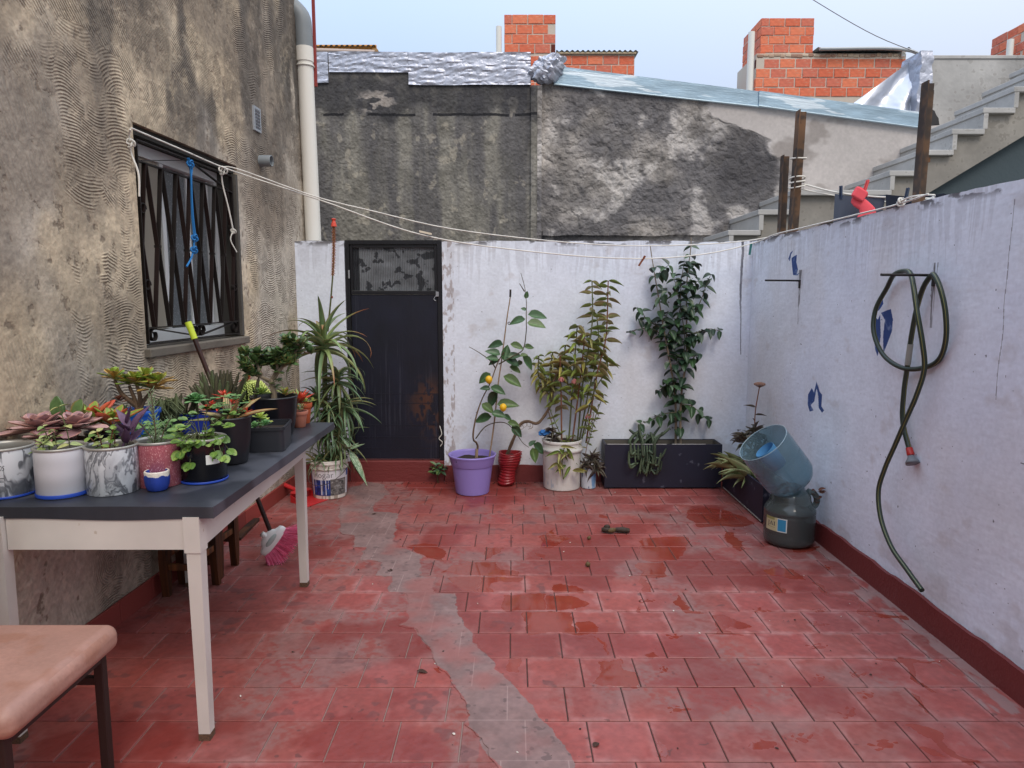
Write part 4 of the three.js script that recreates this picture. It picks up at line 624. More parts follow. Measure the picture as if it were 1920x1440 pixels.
// side: 'x' runs along x facing +z at z; 'z' runs along z facing -x at x
function brickFace(parent, a0, a1, y0, y1, plane, side = 'x', L = 0.3, Hh = 0.172) {
  const rows = Math.round((y1 - y0) / Hh), h = (y1 - y0) / rows;
  for (let r = 0; r < rows; r++) {
    let a = a0 - (r % 2 ? L / 2 : rr(0, 0.06));
    while (a < a1 - 0.02) {
      const b0 = Math.max(a0, a), b1 = Math.min(a1, a + L), l = b1 - b0 - 0.016;
      if (l > 0.03) {
        const open = l < 0.17 && rnd() < 0.5, g = bgeo(Math.round(l * 50) / 50, h - 0.018, 0.1), y = y0 + (r + 0.5) * h + rr(-0.004, 0.004);
        const o = mesh('brick', g, open ? cavity : pick(bricks), parent), q = plane + rr(-0.008, 0.008) - (open ? 0.012 : 0);
        if (side === 'x') o.position.set((b0 + b1) / 2, y, q - 0.05); else { o.rotation.y = -Math.PI / 2; o.position.set(-q + 0.05, y, (b0 + b1) / 2); }
      }
      a += L;
    }
  }
}
function corrugated(parent, x0, x1, y, z0, z1, slope = 0) {
  const g = new THREE.PlaneGeometry(x1 - x0, z0 - z1, Math.ceil((x1 - x0) / 0.025), 2).rotateX(-Math.PI / 2);
  warp(g, v => { v.y = 0.018 * Math.sin(v.x * 2 * Math.PI / 0.1) - slope * v.z; }); g.translate((x0 + x1) / 2, y, (z0 + z1) / 2);
  return mesh('corrugated_roof', g, mat(0x8f979a, 0.5, { metalness: 0.4, side: THREE.DoubleSide }), parent);
}
const body = mat(0xa59d92, 0.95);
{
  const h = thing('brick_house', 'low far roof with a sunlit timber fascia behind the foil coping', 'house');
  mesh('wall', bx(-5.6, -2.66, -0.03, 5.98, -17, -14.05), body, h);
  mesh('fascia', warp(bx(-5.7, -2.58, 6.06, 6.13, -14.02, -13.97), v => { }), mat(0xc98a3c, 0.6), h);
  mesh('gutter', tube([[-5.7, 6.02, -13.93], [-4, 6.02, -13.93], [-2.6, 5.985, -13.93]], 0.04, 12, 10), mat(0xb9a79c, 0.6), h);
  mesh('rafter_end', box(0.12, 0.1, 0.12, -2.6, 5.99, -13.96, 0.02), mat(0x9a7a52, 0.8), h);
  corrugated(h, -5.7, -2.58, 6.155, -13.9, -17, 0.04);
}
{
  const h = thing('brick_house', 'orange hollow-brick block and low wall standing near the picture centre', 'house');
  mesh('wall', bx(-0.145, 0.827, -0.03, 6.68, -15, -14.012), mortar, h);
  mesh('wall', bx(0.86, 2.34, -0.03, 5.98, -15, -14.012), mortar, h);
  brickFace(h, -0.152, 0.834, 5.98, 6.69, -14.0); brickFace(h, -0.152, 0.834, 5.3, 5.94, -14.0);
  brickFace(h, 0.852, 2.347, 5.42, 5.95, -14.0);
  corrugated(h, 0.84, 2.4, 6.02, -13.93, -15.1, 0.02);
  mesh('eaves_board', bx(0.84, 2.36, 5.965, 5.995, -13.98, -13.95), mat(0xb8a88c, 0.8), h);
  mesh('vent_pipe', cyl(0.055, 0.055, 1.35, -0.25, 5.1, -13.95, 16), M.pvc, h);
}
{
  const h = thing('brick_house', 'wide orange hollow-brick upper storey with a tower and curled sheet roof', 'house');
  mesh('wall', bx(4.738, 5.735, -0.03, 6.62, -15.05, -14.012), mortar, h);
  mesh('wall', bx(4.634, 7.465, -0.03, 5.95, -15.05, -13.912), mortar, h);
  brickFace(h, 4.729, 5.742, 5.99, 6.63, -14.0); brickFace(h, -15.06, -14.0, 5.3, 6.63, -4.729 , 'z');
  brickFace(h, 4.626, 7.473, 5.16, 5.86, -13.9);
  for (let i = 0; i < 26; i++) { const x = 4.7 + i * 0.107; mesh('rubble_stone', tf(box(rr(0.08, 0.13), rr(0.05, 0.075), 0.1, 0, 0, 0, 0.02), x, 5.915 + rr(-0.012, 0.012), -13.945, 0, 0, rr(-0.1, 0.1)), pick([mat(0xb59a84, 0.95), mat(0xa68d7c, 0.95), mat(0xc2ae98, 0.95), mat(0x9c7a68, 0.95)]), h); }
  corrugated(h, 5.75, 7.5, 6.03, -13.8, -15.1, 0.02);
  mesh('gutter', tube([[5.76, 5.985, -13.76], [7.3, 5.975, -13.76], [7.6, 5.9, -13.76], [7.75, 5.7, -13.78], [7.78, 5.2, -13.8]], 0.032, 30, 10), mat(0xa9aeb2, 0.5, { metalness: 0.3 }), h);
  mesh('vent_pipe', cyl(0.06, 0.06, 1.5, 4.52, 4.83, -13.9, 16), M.pvc, h);
  mesh('overflow_pipe', cyl(0.035, 0.035, 0.12, 7.38, 5.87, -13.85, 10), M.pvc, h);
}
{
  const h = thing('brick_house', 'low dark brick lean-to with grey sheet roof left of the second tower', 'house');
  mesh('wall', bx(2.9, 4.42, -0.03, 5.5, -15.9, -14.9), mat(0x8d5340, 0.9), h);
  mesh('brick_course', bx(2.9, 4.4, 5.3, 5.48, -14.9, -14.87), bricks[3], h);
  corrugated(h, 2.8, 4.44, 5.58, -14.8, -16, 0.02);
  mesh('bracket', [bx(3.2, 3.25, 5.4, 5.55, -14.86, -14.83), bx(3.9, 3.95, 5.4, 5.55, -14.86, -14.83)], M.pvc, h);
}
{
  const h = thing('brick_house', 'orange brick tower cut off by the right edge of the picture', 'house');
  mesh('wall', bx(9.8, 10.9, -0.03, 6.58, -15.0, -14.012), mortar, h);
  brickFace(h, 9.79, 10.9, 5.55, 6.59, -14.0); brickFace(h, -15.02, -14.0, 5.55, 6.59, -9.79, 'z');
  mesh('vent_pipe', cyl(0.06, 0.06, 1.2, 9.62, 5.1, -14.2, 16), M.pvc, h);
}
tag(mesh('overhead_wire', tube([[4.0, 3.735, -7.2], [3.5, 3.87, -7.1], [2.847, 4.153, -7.0], [1.4, 4.95, -6.9], [-0.5, 6.2, -6.7]], 0.0035, 40, 6), mat(0x6a625c, 0.7), scene), 'thin dark wire slanting down the sky to the foil-wrapped parapet', 'wire');
// ---------- table and furniture ----------
{
  const t = thing('table', 'old white-painted table with a dark slate-grey top carrying plant pots', 'table', [-1.24, 0, -2.7]);
  const X0 = -0.375, X1 = 0.355, Z0 = -0.73, Z1 = 0.69;
  const tm = tex(1024, 512, (u, v, o) => { const n = fbm(u * 10, v * 5, 5), f = fbm(u * 120, v * 60, 2); set3(o, [46, 49, 57], 0.78 + 0.35 * n + 0.1 * (f - 0.5)); mix3(o, [98, 100, 108], 0.5 * sst(0.55, 0.72, fbm(u * 7 + 5, v * 4, 4))); const w = (a, b, p, q) => sst(1.15, 0.85, Math.hypot((u - a) / p, (v - b) / q) + 0.7 * (fbm(u * 30, v * 20, 3) - 0.5)); mix3(o, [30, 32, 40], 0.85 * Math.max(w(0.37, 0.84, 0.075, 0.045), w(0.09, 0.86, 0.035, 0.06))); });
  const g = new THREE.BoxGeometry(X1 - X0, 0.032, Z1 - Z0, 30, 3, 60).translate((X0 + X1) / 2, 0.7345, (Z0 + Z1) / 2);
  warp(g, v => { const e = Math.min(v.x - X0, X1 - v.x, v.z - Z0, Z1 - v.z); const low = v.y < 0.73; if (e < 0.001) { v.y += low ? 0.004 : -0.003; } const k = sst(0.1, 0, Math.min(X1 - v.x, Z1 - v.z)); if (low && e < 0.012) v.y -= 0.012 + 0.006 * Math.sin(v.x * 11 + 0.8) + 0.005 * Math.sin(v.z * 7 + 2); v.y += k * (0.003 * Math.sin(v.x * 11 + 0.8) + 0.003 * Math.sin(v.z * 7 + 2)) * (low ? 1 : 0.35); });
  mesh('tabletop', uvBy(g, (x, y, z) => [(z - Z0) / (Z1 - Z0), (x - X0) / (X1 - X0)]), new THREE.MeshStandardMaterial({ map: tm, roughness: 0.45 }), t);
  const leg = (x, z, sx, sz) => {
    const q = new THREE.BoxGeometry(0.043, 0.718, 0.043, 1, 6, 1).translate(0, 0.359, 0); warp(q, v => { const k = 0.8 + 0.2 * v.y / 0.718; v.x = (v.x) * k; v.z = v.z * k; });
    const l = mesh('leg', boxUV(q.translate(x, 0, z), 1.5), M.whitePaint, t);
    mesh('rusty_foot', box(0.036, 0.022, 0.036, x, 0.0112, z), M.rust, l);
  };
  leg(0.288, 0.68 - 0.012, 1, 1); leg(0.252, -0.49, 1, -1); leg(-0.29, 0.695 - 0.012, -1, 1); leg(-0.29, -0.49, -1, -1);
  const ap = (a) => boxUV(bx(...a), 1.5);
  mesh('apron', ap([-0.266, 0.264, 0.615, 0.7165, 0.664, 0.686]), M.whitePaint, t);
  mesh('apron', ap([-0.266, 0.228, 0.64, 0.7165, -0.5, -0.48]), M.whitePaint, t);
  const sd = new THREE.BoxGeometry(0.02, 0.1, 1.13, 1, 1, 8).translate(0, 0.666, 0.09); warp(sd, v => { const k = clamp((0.655 - v.z) / 1.13); if (v.y < 0.66) v.y += 0.012 * k; v.x += mix(0.297, 0.262, k); });
  mesh('apron', boxUV(sd, 1.5), M.whitePaint, t);
  mesh('apron', ap([-0.302, -0.284, 0.625, 0.7165, -0.466, 0.644]), M.whitePaint, t);
  mesh('corner_post', boxUV(bx(0.263, 0.3115, 0.606, 0.7165, 0.6435, 0.6925), 1.5), M.whitePaint, t);
}
{
  const c = thing('chair', 'pink vinyl seat chair with dark brown steel frame in the near left corner', 'chair', [-1.30, 0, -1.64]);
  const vm = grain(512, 512, (u, v, o) => { const n = tileNoise(u, v, 5, 5), f = tileNoise(v, u, 70, 2); set3(o, [164, 124, 110], 0.86 + 0.2 * n); mix3(o, [146, 100, 80], 0.5 * sst(0.5, 0.7, tileNoise(u + 0.2, v, 8, 4))); const m = 0.95 + 0.1 * f; o[0] *= m; o[1] *= m; o[2] *= m; });
  const vb = grain(256, 256, (u, v, o) => { o[0] = o[1] = o[2] = 255 * tileNoise(u, v, 60, 2); }, false);
  const seat = new RoundedBoxGeometry(0.41, 0.072, 0.44, 6, 0.03);
  warp(seat, v => { const e = Math.max(Math.abs(v.x) / 0.205, Math.abs(v.z) / 0.22); if (v.y > 0) v.y += 0.012 * (1 - e * e) + 0.004 * (fbm(v.x * 9, v.z * 9, 2) - 0.5); });
  mesh('seat', boxUV(seat.translate(0, 0.4265, 0), 2.2), mat(0xffffff, 0.5, { map: vm, bumpMap: vb, bumpScale: 0.0008 }), c);
  const st = mat(0x2c2220, 0.4, { metalness: 0.3 });
  for (const [x, z] of [[0.16, -0.185], [-0.16, -0.185], [0.16, 0.185], [-0.16, 0.185]]) mesh('leg', bx(x - 0.0125, x + 0.0125, 0.0005, x < 0 ? 0.9 : 0.39, z - 0.0125, z + 0.0125, 0.003), st, c);
  mesh('seat_rail', [bx(-0.147, 0.147, 0.367, 0.3895, -0.196, -0.174), bx(-0.147, 0.147, 0.367, 0.3895, 0.174, 0.196)], st, c);
  mesh('seat_rail', [bx(0.149, 0.171, 0.367, 0.3895, -0.172, 0.172)], st, c); mesh('seat_rail', [bx(-0.171, -0.149, 0.367, 0.3895, -0.172, 0.172)], st, c);
  mesh('stretcher', [bx(-0.147, 0.147, 0.30, 0.32, -0.194, -0.176)], st, c);
  mesh('backrest', boxUV(bx(-0.21, -0.175, 0.62, 0.88, -0.2, 0.2, 0.015), 2.2), mat(0xffffff, 0.5, { map: vm, bumpMap: vb, bumpScale: 0.0008 }), c);
}
{ // two small wooden stools pushed under the table
  const stool = (label, x, z, w, d, h) => {
    const s = thing('wooden_stool', label, 'stool', [x, 0, z], -0.06, 'wooden stools under the table');
    mesh('seat', boxUV(bx(-w / 2 - 0.02, w / 2 + 0.02, h, h + 0.025, -d / 2 - 0.02, d / 2 + 0.02, 0.006), 3), M.wood, s);
    for (const [a, b] of [[-1, -1], [1, -1], [1, 1], [-1, 1]]) { const g = new THREE.BoxGeometry(0.034, h - 0.0015, 0.05, 1, 8, 1).translate(0, h / 2, 0); warp(g, v => { const k = v.y < 0.13 ? mix(0.45, 1, v.y / 0.13) : mix(1, 0.85, (v.y - 0.13) / (h - 0.13)); v.z = v.z * k; }); mesh('leg', boxUV(g.translate(a * (w / 2 - 0.017), 0, b * (d / 2 - 0.025)), 3), M.woodDark, s); }
    for (const b of [-1, 1]) mesh('stretcher', boxUV(box(w - 0.07, 0.03, 0.018, 0, 0.14, b * (d / 2 - 0.025), 0.003), 3), M.wood, s);
    for (const a of [-1, 1]) mesh('stretcher', boxUV(box(0.018, 0.03, d - 0.1, a * (w / 2 - 0.017), 0.19, 0, 0.003), 3), M.wood, s);
  };
  stool('dark wooden stool under the table, nearer the camera', -1.50, -3.14, 0.2, 0.19, 0.44);
  stool('dark wooden stool under the table, farther from the camera', -1.50, -3.37, 0.18, 0.22, 0.42);
}
{ // broom leaning against the wall behind the table
  const b = thing('broom', 'broom with pink bristles, white head and lime grip leaning on the house wall', 'broom', [-1.21, 0, -3.48]);
  const top = V(-0.395, 1.235, 0.0), low = V(-0.028, 0.15, 0), d = top.clone().sub(low).normalize();
  mesh('handle', tube([low, low.clone().lerp(top, 0.5), low.clone().lerp(top, 0.94)], 0.0115, 8, 12), mat(0x7a4c34, 0.5, { map: woodMap }), b);
  mesh('grip', [tube([low.clone().lerp(top, 0.93), low.clone().lerp(top, 0.965), top], 0.0155, 6, 14), tube([top.clone().addScaledVector(d, -0.025), top.clone().addScaledVector(d, 0.008)], 0.0165, 2, 14)], mat(0xc3d43a, 0.45), b);
  const ax = Math.atan2(-(top.x - low.x), top.y - low.y);
  const head = new THREE.Group(); head.name = 'head'; head.position.set(-0.02, 0.118, 0); head.rotation.set(0, 0.5, ax + 0.55); head.scale.setScalar(1.18); b.add(head);
  mesh('socket', lathe([[0.0, 0.062], [0.0125, 0.062], [0.0135, 0.04], [0.017, 0.025], [0.0, 0.02]], 16), mat(0xe4e2df, 0.35), head);
  const hg = new THREE.SphereGeometry(1, 28, 18); warp(hg, v => { v.set(v.x * 0.074, Math.max(-0.25, v.y) * 0.05, v.z * 0.024); if (v.y > 0.02) { v.x *= 0.75; } });
  mesh('block', hg, mat(0xe4e2df, 0.35), head);
  mesh('block_badge', warp(new THREE.SphereGeometry(1, 20, 12), v => v.set(v.x * 0.034, v.y * 0.012 + 0.016, v.z * 0.008 + 0.019)), mat(0xaab4b0, 0.4), head);
  const bristle = mat(0xff86ae, 0.6), bristle2 = mat(0xf5688f, 0.6), gs = [[], []];
  for (let i = 0; i < 620; i++) { const x = rr(-0.07, 0.07), z = rr(-0.017, 0.017), L = rr(0.062, 0.09) * (1 - 0.2 * (x / 0.07) ** 2), sx = x * 0.75 + rr(-0.012, 0.012), sz = z * 1.1 + rr(-0.01, 0.01); gs[i & 1].push(tube([[x, -0.008, z], [x + sx * 0.45, -0.008 - L * 0.55, z + sz * 0.4], [x + sx, -0.008 - L, z + sz]], 0.0011, 3, 3)); }
  mesh('bristles', gs[0], bristle, head).userData.kind = 'stuff'; mesh('bristles', gs[1], bristle2, head).userData.kind = 'stuff';
}
{ // red dustpan: scoop open to the right, handle to the back left
  const d = thing('dustpan', 'red plastic dustpan lying by the skirting under the table', 'dustpan', [-1.39, 0, -4.60], -0.5);
  const red = mat(0xb8292c, 0.42), sh = new THREE.Shape([[0.12, -0.115], [0.12, 0.115], [-0.06, 0.085], [-0.09, 0.05], [-0.09, -0.05], [-0.06, -0.085]].map(p => new THREE.Vector2(...p)));
  mesh('pan', new THREE.ExtrudeGeometry(sh, { depth: 0.004, bevelEnabled: true, bevelSize: 0.002, bevelThickness: 0.001, bevelSegments: 1 }).rotateX(-Math.PI / 2).translate(0, 0.002, 0), red, d);
  const wall = (a, b, h0, h1) => { const g = new THREE.BufferGeometry(), w = 0.0035, L = Math.hypot(b[0] - a[0], b[1] - a[1]), n = [-(b[1] - a[1]) / L * w, (b[0] - a[0]) / L * w]; const P = []; for (const [q, h] of [[a, h0], [b, h1]]) for (const s of [-1, 1]) P.push(q[0] + n[0] * s / 2, 0.006, q[1] + n[1] * s / 2, q[0] + n[0] * s / 2, h, q[1] + n[1] * s / 2); g.setAttribute('position', new THREE.Float32BufferAttribute(P, 3)); g.setIndex([0, 1, 4, 1, 5, 4, 2, 6, 3, 3, 6, 7, 1, 3, 5, 3, 7, 5, 0, 2, 1, 1, 2, 3, 4, 5, 6, 5, 7, 6]); return norm(g); };
  mesh('side_wall', [wall([0.12, 0.113], [-0.06, 0.084], 0.009, 0.05), wall([-0.06, 0.084], [-0.089, 0.05], 0.05, 0.058)], red, d); mesh('side_wall', [wall([0.12, -0.113], [-0.06, -0.084], 0.009, 0.05), wall([-0.06, -0.084], [-0.089, -0.05], 0.05, 0.058)], red, d);
  mesh('rear_wall', [wall([-0.089, 0.05], [-0.089, -0.05], 0.058, 0.058)], red, d);
  mesh('rear_hood', new THREE.ExtrudeGeometry(new THREE.Shape([[-0.02, -0.07], [-0.02, 0.07], [-0.06, 0.084], [-0.092, 0.05], [-0.092, -0.05], [-0.06, -0.084]].map(p => new THREE.Vector2(...p))), { depth: 0.004, bevelEnabled: false }).rotateX(-Math.PI / 2).translate(0, 0.0585, 0), red, d);
  mesh('handle', warp(tube([[-0.085, 0.06, 0], [-0.13, 0.068, 0], [-0.2, 0.082, 0], [-0.265, 0.092, 0]], t => 0.012 + 0.003 * Math.sin(t * 3), 16, 10), v => { v.z *= 1.3; }), red, d);
}
tag(mesh('wood_offcut', boxUV(tf(box(0.045, 0.018, 0.36, 0, 0, 0, 0.002), -1.565, 0.0095, -3.99, 0, 0.06, 0), 3), mat(0xa0948a, 0.85, { map: woodMap }), scene), 'short grey wood offcut lying along the left skirting', 'plank');
// ---------- plants along the back wall ----------
const vp = a => V(a[0], a[1], a[2]);
const G = { // leaf maps, sRGB of the leaf itself
  shrub: [leafMat([56, 84, 56], { rough: 0.42 }), leafMat([66, 97, 61], { rough: 0.42 }), leafMat([46, 71, 53], { rough: 0.45 })],
  lemon: [leafMat([74, 107, 66], { rough: 0.4 }), leafMat([61, 92, 61], { rough: 0.4 }), leafMat([92, 117, 64], { rough: 0.45 })],
  kal: [leafMat([160, 176, 90], { rough: 0.5 }), leafMat([140, 160, 84], { rough: 0.5 }), leafMat([186, 178, 100], { rough: 0.55 }), leafMat([150, 148, 96], { rough: 0.55, edge: [140, 118, 92] })],
  aloe: [leafMat([122, 148, 94], { rough: 0.45, edge: [148, 146, 96], rib: 1 }), leafMat([107, 133, 92], { rough: 0.45, edge: [132, 130, 88], rib: 1 }), leafMat([135, 153, 97], { rough: 0.5, tip: [150, 92, 56], rib: 1 })],
  aloeS: [leafMat([89, 120, 81], { rough: 0.45, edge: [116, 122, 88], rib: 1 }), leafMat([76, 107, 74], { rough: 0.45, edge: [104, 114, 84], rib: 1 }), leafMat([107, 128, 84], { rough: 0.5, edge: [150, 136, 92], rib: 1 })],
  gast: [leafMat([99, 130, 94], { rough: 0.45, spots: 0.7, rib: 1, edge: [150, 140, 110] })],
  stap: [leafMat([84, 100, 76], { rough: 0.6, rib: 1, mott: 0.5 }), leafMat([70, 84, 66], { rough: 0.6, rib: 1, mott: 0.5 })],
  dark: [leafMat([94, 92, 76], { rough: 0.6, edge: [128, 118, 104] }), leafMat([79, 74, 69], { rough: 0.6, edge: [112, 100, 92] })],
  strap: [leafMat([143, 156, 107], { rough: 0.5, edge: [168, 166, 124], rib: 0.85 }), leafMat([122, 135, 94], { rough: 0.5, edge: [150, 148, 108] }), leafMat([163, 168, 117], { rough: 0.5 })],
};
const barkTex = grain(64, 128, (u, v, o) => set3(o, [255, 255, 255], 0.45 + 0.75 * tileNoise(u, v, 12, 4)));
const bark = (k) => mat(new THREE.Color(`rgb(${k.map(q => Math.min(255, Math.round(q * 1.2))).join()})`).getHex(), 0.85, { map: barkTex, bumpMap: roughBump, bumpScale: 0.002 });
const barkBrown = bark([104, 84, 66]), barkGrey = bark([128, 116, 98]), stemGreen = bark([92, 96, 62]), stemRed = bark([122, 78, 56]), stick = bark([150, 128, 104]);
const localPts = (pts, o, wob = 0) => pts.map((p, i) => V(p[0] - o[0], p[1] - o[1], p[2] - o[2] + (wob ? wob * Math.sin(i * 1.7 + p[0] * 9) : 0)));
// leaves along a curve
function leavesAlong(parent, c, { t0 = 0, t1 = 1, step = 0.03, len = 0.07, wid = 0.03, mats, geos, pitch = 0, spread = 1, pairs = 2, spiral = 1.57, jit = 0.25, taper = 0.35, a0 = null, skip = 0 }) {
  const L = c.getLength(), n = Math.max(1, Math.round(L * (t1 - t0) / step)); let a = a0 === null ? rr(0, 6) : a0;
  for (let i = 0; i <= n; i++) {
    const t = mix(t0, t1, i / n), p = c.getPointAt(t), T = c.getTangentAt(t); a += spiral + rr(-jit, jit);
    for (let k = 0; k < pairs; k++) {
      if (skip && rnd() < skip) continue;
      const y = a + k * Math.PI * 2 / pairs, out = V(Math.cos(y), 0, Math.sin(y)); out.addScaledVector(T, -out.dot(T)).normalize();
      const d = out.clone().multiplyScalar(spread).addScaledVector(V(0, 1, 0), pitch + rr(-jit, jit)).normalize();
      const f = (1 - taper * Math.abs(t - 0.45) * 1.4) * rr(0.75, 1.12);
      addLeaf(parent, pick(geos), pick(mats), p, d, V(rr(-0.3, 0.3), 1, 0.35 + rr(-0.3, 0.3)), len * f, wid * f * rr(0.85, 1.1));
    }
  }
}
function potShell(parent, name, prof, m, n = 40) { return mesh(name, lathe(prof, n), m, parent); }
const soilDisc = (parent, r, y, x = 0, z = 0) => mesh('soil', warp(new THREE.CircleGeometry(r, 28).rotateX(-Math.PI / 2).translate(x, y, z), v => { v.y += 0.012 * (noise(v.x * 60, v.z * 60) - 0.5); }), M.soil, parent);

{ // --- paint bucket with tree aloe
  const O = [-1.261, 0, -4.72], P = thing('potted_aloe', 'tall tree aloe with red flower spike in a printed white paint bucket', 'potted plant', O);
  const tmap = tex(256, 128, (u, v, o) => { set3(o, [216, 211, 203], 0.92 + 0.12 * fbm(u * 20, v * 8, 3)); mix3(o, [120, 106, 92], 0.6 * sst(0.58, 0.72, fbm(u * 30, v * 9 + 3, 4) + 0.15 * (v < 0.2 ? 1 : 0))); });
  const b = potShell(P, 'bucket', [[0, 0.001], [0.108, 0.001], [0.113, 0.008], [0.123, 0.205], [0.13, 0.206], [0.13, 0.216], [0.125, 0.218], [0.126, 0.24], [0.131, 0.242], [0.131, 0.252], [0.1265, 0.254], [0.1285, 0.262], [0.1285, 0.268], [0.122, 0.268], [0.118, 0.24]], new THREE.MeshStandardMaterial({ map: tmap, roughness: 0.45 }));
  const cv = document.createElement('canvas'); cv.width = 640; cv.height = 384; const x = cv.getContext('2d');
  x.fillStyle = '#d7d7dc'; x.fillRect(0, 0, 640, 384); x.fillStyle = '#1d3f93'; x.fillRect(0, 0, 34, 384);
  for (let i = 0; i < 60; i++) { x.fillStyle = i % 2 ? 'rgba(160,200,215,0.25)' : 'rgba(220,225,230,0.3)'; x.fillRect(rr(10, 80), rr(0, 200), rr(3, 14), rr(20, 120)); }
  x.fillStyle = '#17326f'; x.fillRect(70, 140, 260, 244); for (let i = 0; i < 40; i++) { x.fillStyle = `rgba(${30 + rr(0, 40)},${60 + rr(0, 60)},${150 + rr(0, 60)},0.5)`; x.fillRect(rr(70, 300), rr(140, 330), rr(8, 40), rr(10, 60)); }
  x.fillStyle = '#6a6663'; x.fillRect(330, 130, 240, 254); for (let i = 0; i < 150; i++) { const q = rr(30, 175); x.fillStyle = `rgba(${q},${q},${q},0.6)`; x.fillRect(rr(330, 550), rr(130, 360), rr(5, 40), rr(4, 34)); }
  for (const [a, w, l] of [[110, 8, 120], [196, 14, 244], [216, 5, 244], [262, 12, 244], [300, 6, 150]]) { x.fillStyle = '#cfd0d6'; x.fillRect(a, 130, w, l); }
  x.fillStyle = '#4b4b52'; x.fillRect(235, 130, 8, 250);
  x.fillStyle = '#5c5d66'; x.font = '104px sans-serif'; x.fillText('Hogar', 88, 104); x.fillStyle = '#d7d7dc'; x.fillRect(90, 34, 11, 34);
  x.fillStyle = '#214a9c'; x.fillRect(585, 0, 55, 110); x.fillStyle = '#b9bcc6'; x.fillRect(590, 130, 44, 230);
  const lt = new THREE.CanvasTexture(cv); lt.colorSpace = THREE.SRGBColorSpace;
  mesh('label', new THREE.CylinderGeometry(0.1237, 0.1152, 0.172, 40, 1, true, -1.28, 2.66).translate(0, 0.116, 0), new THREE.MeshStandardMaterial({ map: lt, roughness: 0.4, side: THREE.DoubleSide }), b).rotation.y = 0.2;
  mesh('wire_handle', tube([[-0.128, 0.215, 0.02], [-0.12, 0.12, 0.075], [-0.05, 0.105, 0.128], [0.03, 0.125, 0.142], [0.1, 0.17, 0.1], [0.13, 0.21, 0.02]], 0.0022, 40, 6), mat(0x5d5a58, 0.5, { metalness: 0.6 }), b);
  soilDisc(P, 0.118, 0.245);
  const strap = [leafGeo({ prof: 'strap', bend: 1.5, thick: 0.016, segs: 10 }), leafGeo({ prof: 'strap', bend: 2.1, thick: 0.016, segs: 12 }), leafGeo({ prof: 'strap', bend: 0.9, thick: 0.018, segs: 9 }), leafGeo({ prof: 'strap', bend: 0.5, curl: 2.3, thick: 0.014, segs: 12 })];
  const C = ALOE_C.map(p => V(p[0] - O[0], p[1], p[2] - O[2]));
  mesh('trunk', [tube([[-0.01, 0.23, 0], [-0.02, 0.55, -0.02], [C[0].x, C[0].y - 0.03, 0]], 0.018, 14, 8), tube([[0.05, 0.23, 0.02], [0.06, 0.4, 0.0], [C[1].x, C[1].y, 0.02]], 0.012, 10, 7), tube([[0.03, 0.24, 0.04], [0.08, 0.4, 0.05], [C[2].x, C[2].y, 0.05]], 0.01, 10, 7)], stemGreen, P);
  const whorl = (c, n, len, wid, ms, lo, hi) => { for (let i = 0; i < n; i++) { const y = i * 2.4 + rr(-0.2, 0.2), k = i / n; addLeaf(P, pick(strap), pick(ms), c.clone().add(V(0, -0.05 * k * 1.2 + rr(-0.01, 0.01), 0)), sph(y, mix(hi, lo, k) + rr(-0.15, 0.15)), V(0, 1, 0.01), len * rr(0.75, 1.1) * (0.8 + 0.3 * k), wid * rr(0.8, 1.15)); } };
  whorl(C[0], 36, 0.44, 0.05, G.aloe, -0.25, 1.35); whorl(C[1], 34, 0.30, 0.03, G.aloeS, -0.7, 1.1); whorl(C[2], 34, 0.28, 0.025, G.aloeS, -0.8, 0.9); whorl(C[3], 30, 0.26, 0.02, G.aloeS, -0.9, 0.8); whorl(C[4], 30, 0.25, 0.021, G.aloeS, -0.9, 0.9); whorl(C[5], 30, 0.27, 0.024, G.aloeS, -0.6, 1); whorl(V(0.02, 0.62, 0.03), 30, 0.28, 0.024, G.aloeS, -0.7, 0.9);
  for (let i = 0; i < 44; i++) addLeaf(P, pick(strap), pick(G.aloeS), V(rr(-0.1, 0.1), 0.245, rr(-0.06, 0.1)), sph(rr(0, 6.28), rr(0.2, 1.3)), V(0, 1, 0.01), rr(0.14, 0.28), rr(0.01, 0.016));
  const S = ALOE_STALK.map(p => V(p[0] - O[0], p[1], p[2] - O[2]));
  const sc = curve(S); mesh('flower_stalk', tube(S, t => mix(0.0065, 0.0045, t), 24, 7), stemGreen, P);
  const bractM = mat(0x9a5230, 0.7), bg = []; for (let i = 0; i < 130; i++) { const t = mix(0.52, 0.97, i / 130), p = sc.getPointAt(t), y = i * 2.4, d = sph(y, -0.5); const g = new THREE.ConeGeometry(0.0035, 0.016, 4).rotateX(Math.PI); g.translate(0, -0.006, 0); g.applyQuaternion(new THREE.Quaternion().setFromUnitVectors(V(0, -1, 0), d)); bg.push(g.translate(p.x + d.x * 0.006, p.y, p.z + d.z * 0.006)); }
  mesh('dry_bracts', bg, bractM, P);
  const fl = mat(0xd24a36, 0.5), tp = S[S.length - 1]; const fg = []; for (let i = 0; i < 22; i++) { const d = sph(i * 2.4, i < 8 ? 0.9 : -0.75); fg.push(tube([[tp.x, tp.y - 0.005 + 0.0012 * i, tp.z], [tp.x + d.x * 0.012, tp.y + 0.004 + d.y * 0.012, tp.z + d.z * 0.012], [tp.x + d.x * 0.019, tp.y - 0.006 + d.y * 0.035, tp.z + d.z * 0.019]], 0.0052, 4, 6)); }
  mesh('flower_head', fg, fl, P);
  mesh('side_bud', tf(new THREE.SphereGeometry(0.007, 10, 8), S[1].x + 0.006, S[1].y - 0.0, S[1].z, 0, 0, 0, [1, 1.3, 1]), mat(0x7a3026, 0.6), P);
  const gb = V(GAST[0][0] - O[0], GAST[0][1], 0.085), gt = V(GAST[1][0] - O[0], GAST[1][1], 0.16), gg = leafGeo({ prof: 'lance', bend: 0.25, thick: 0.02, segs: 8 });
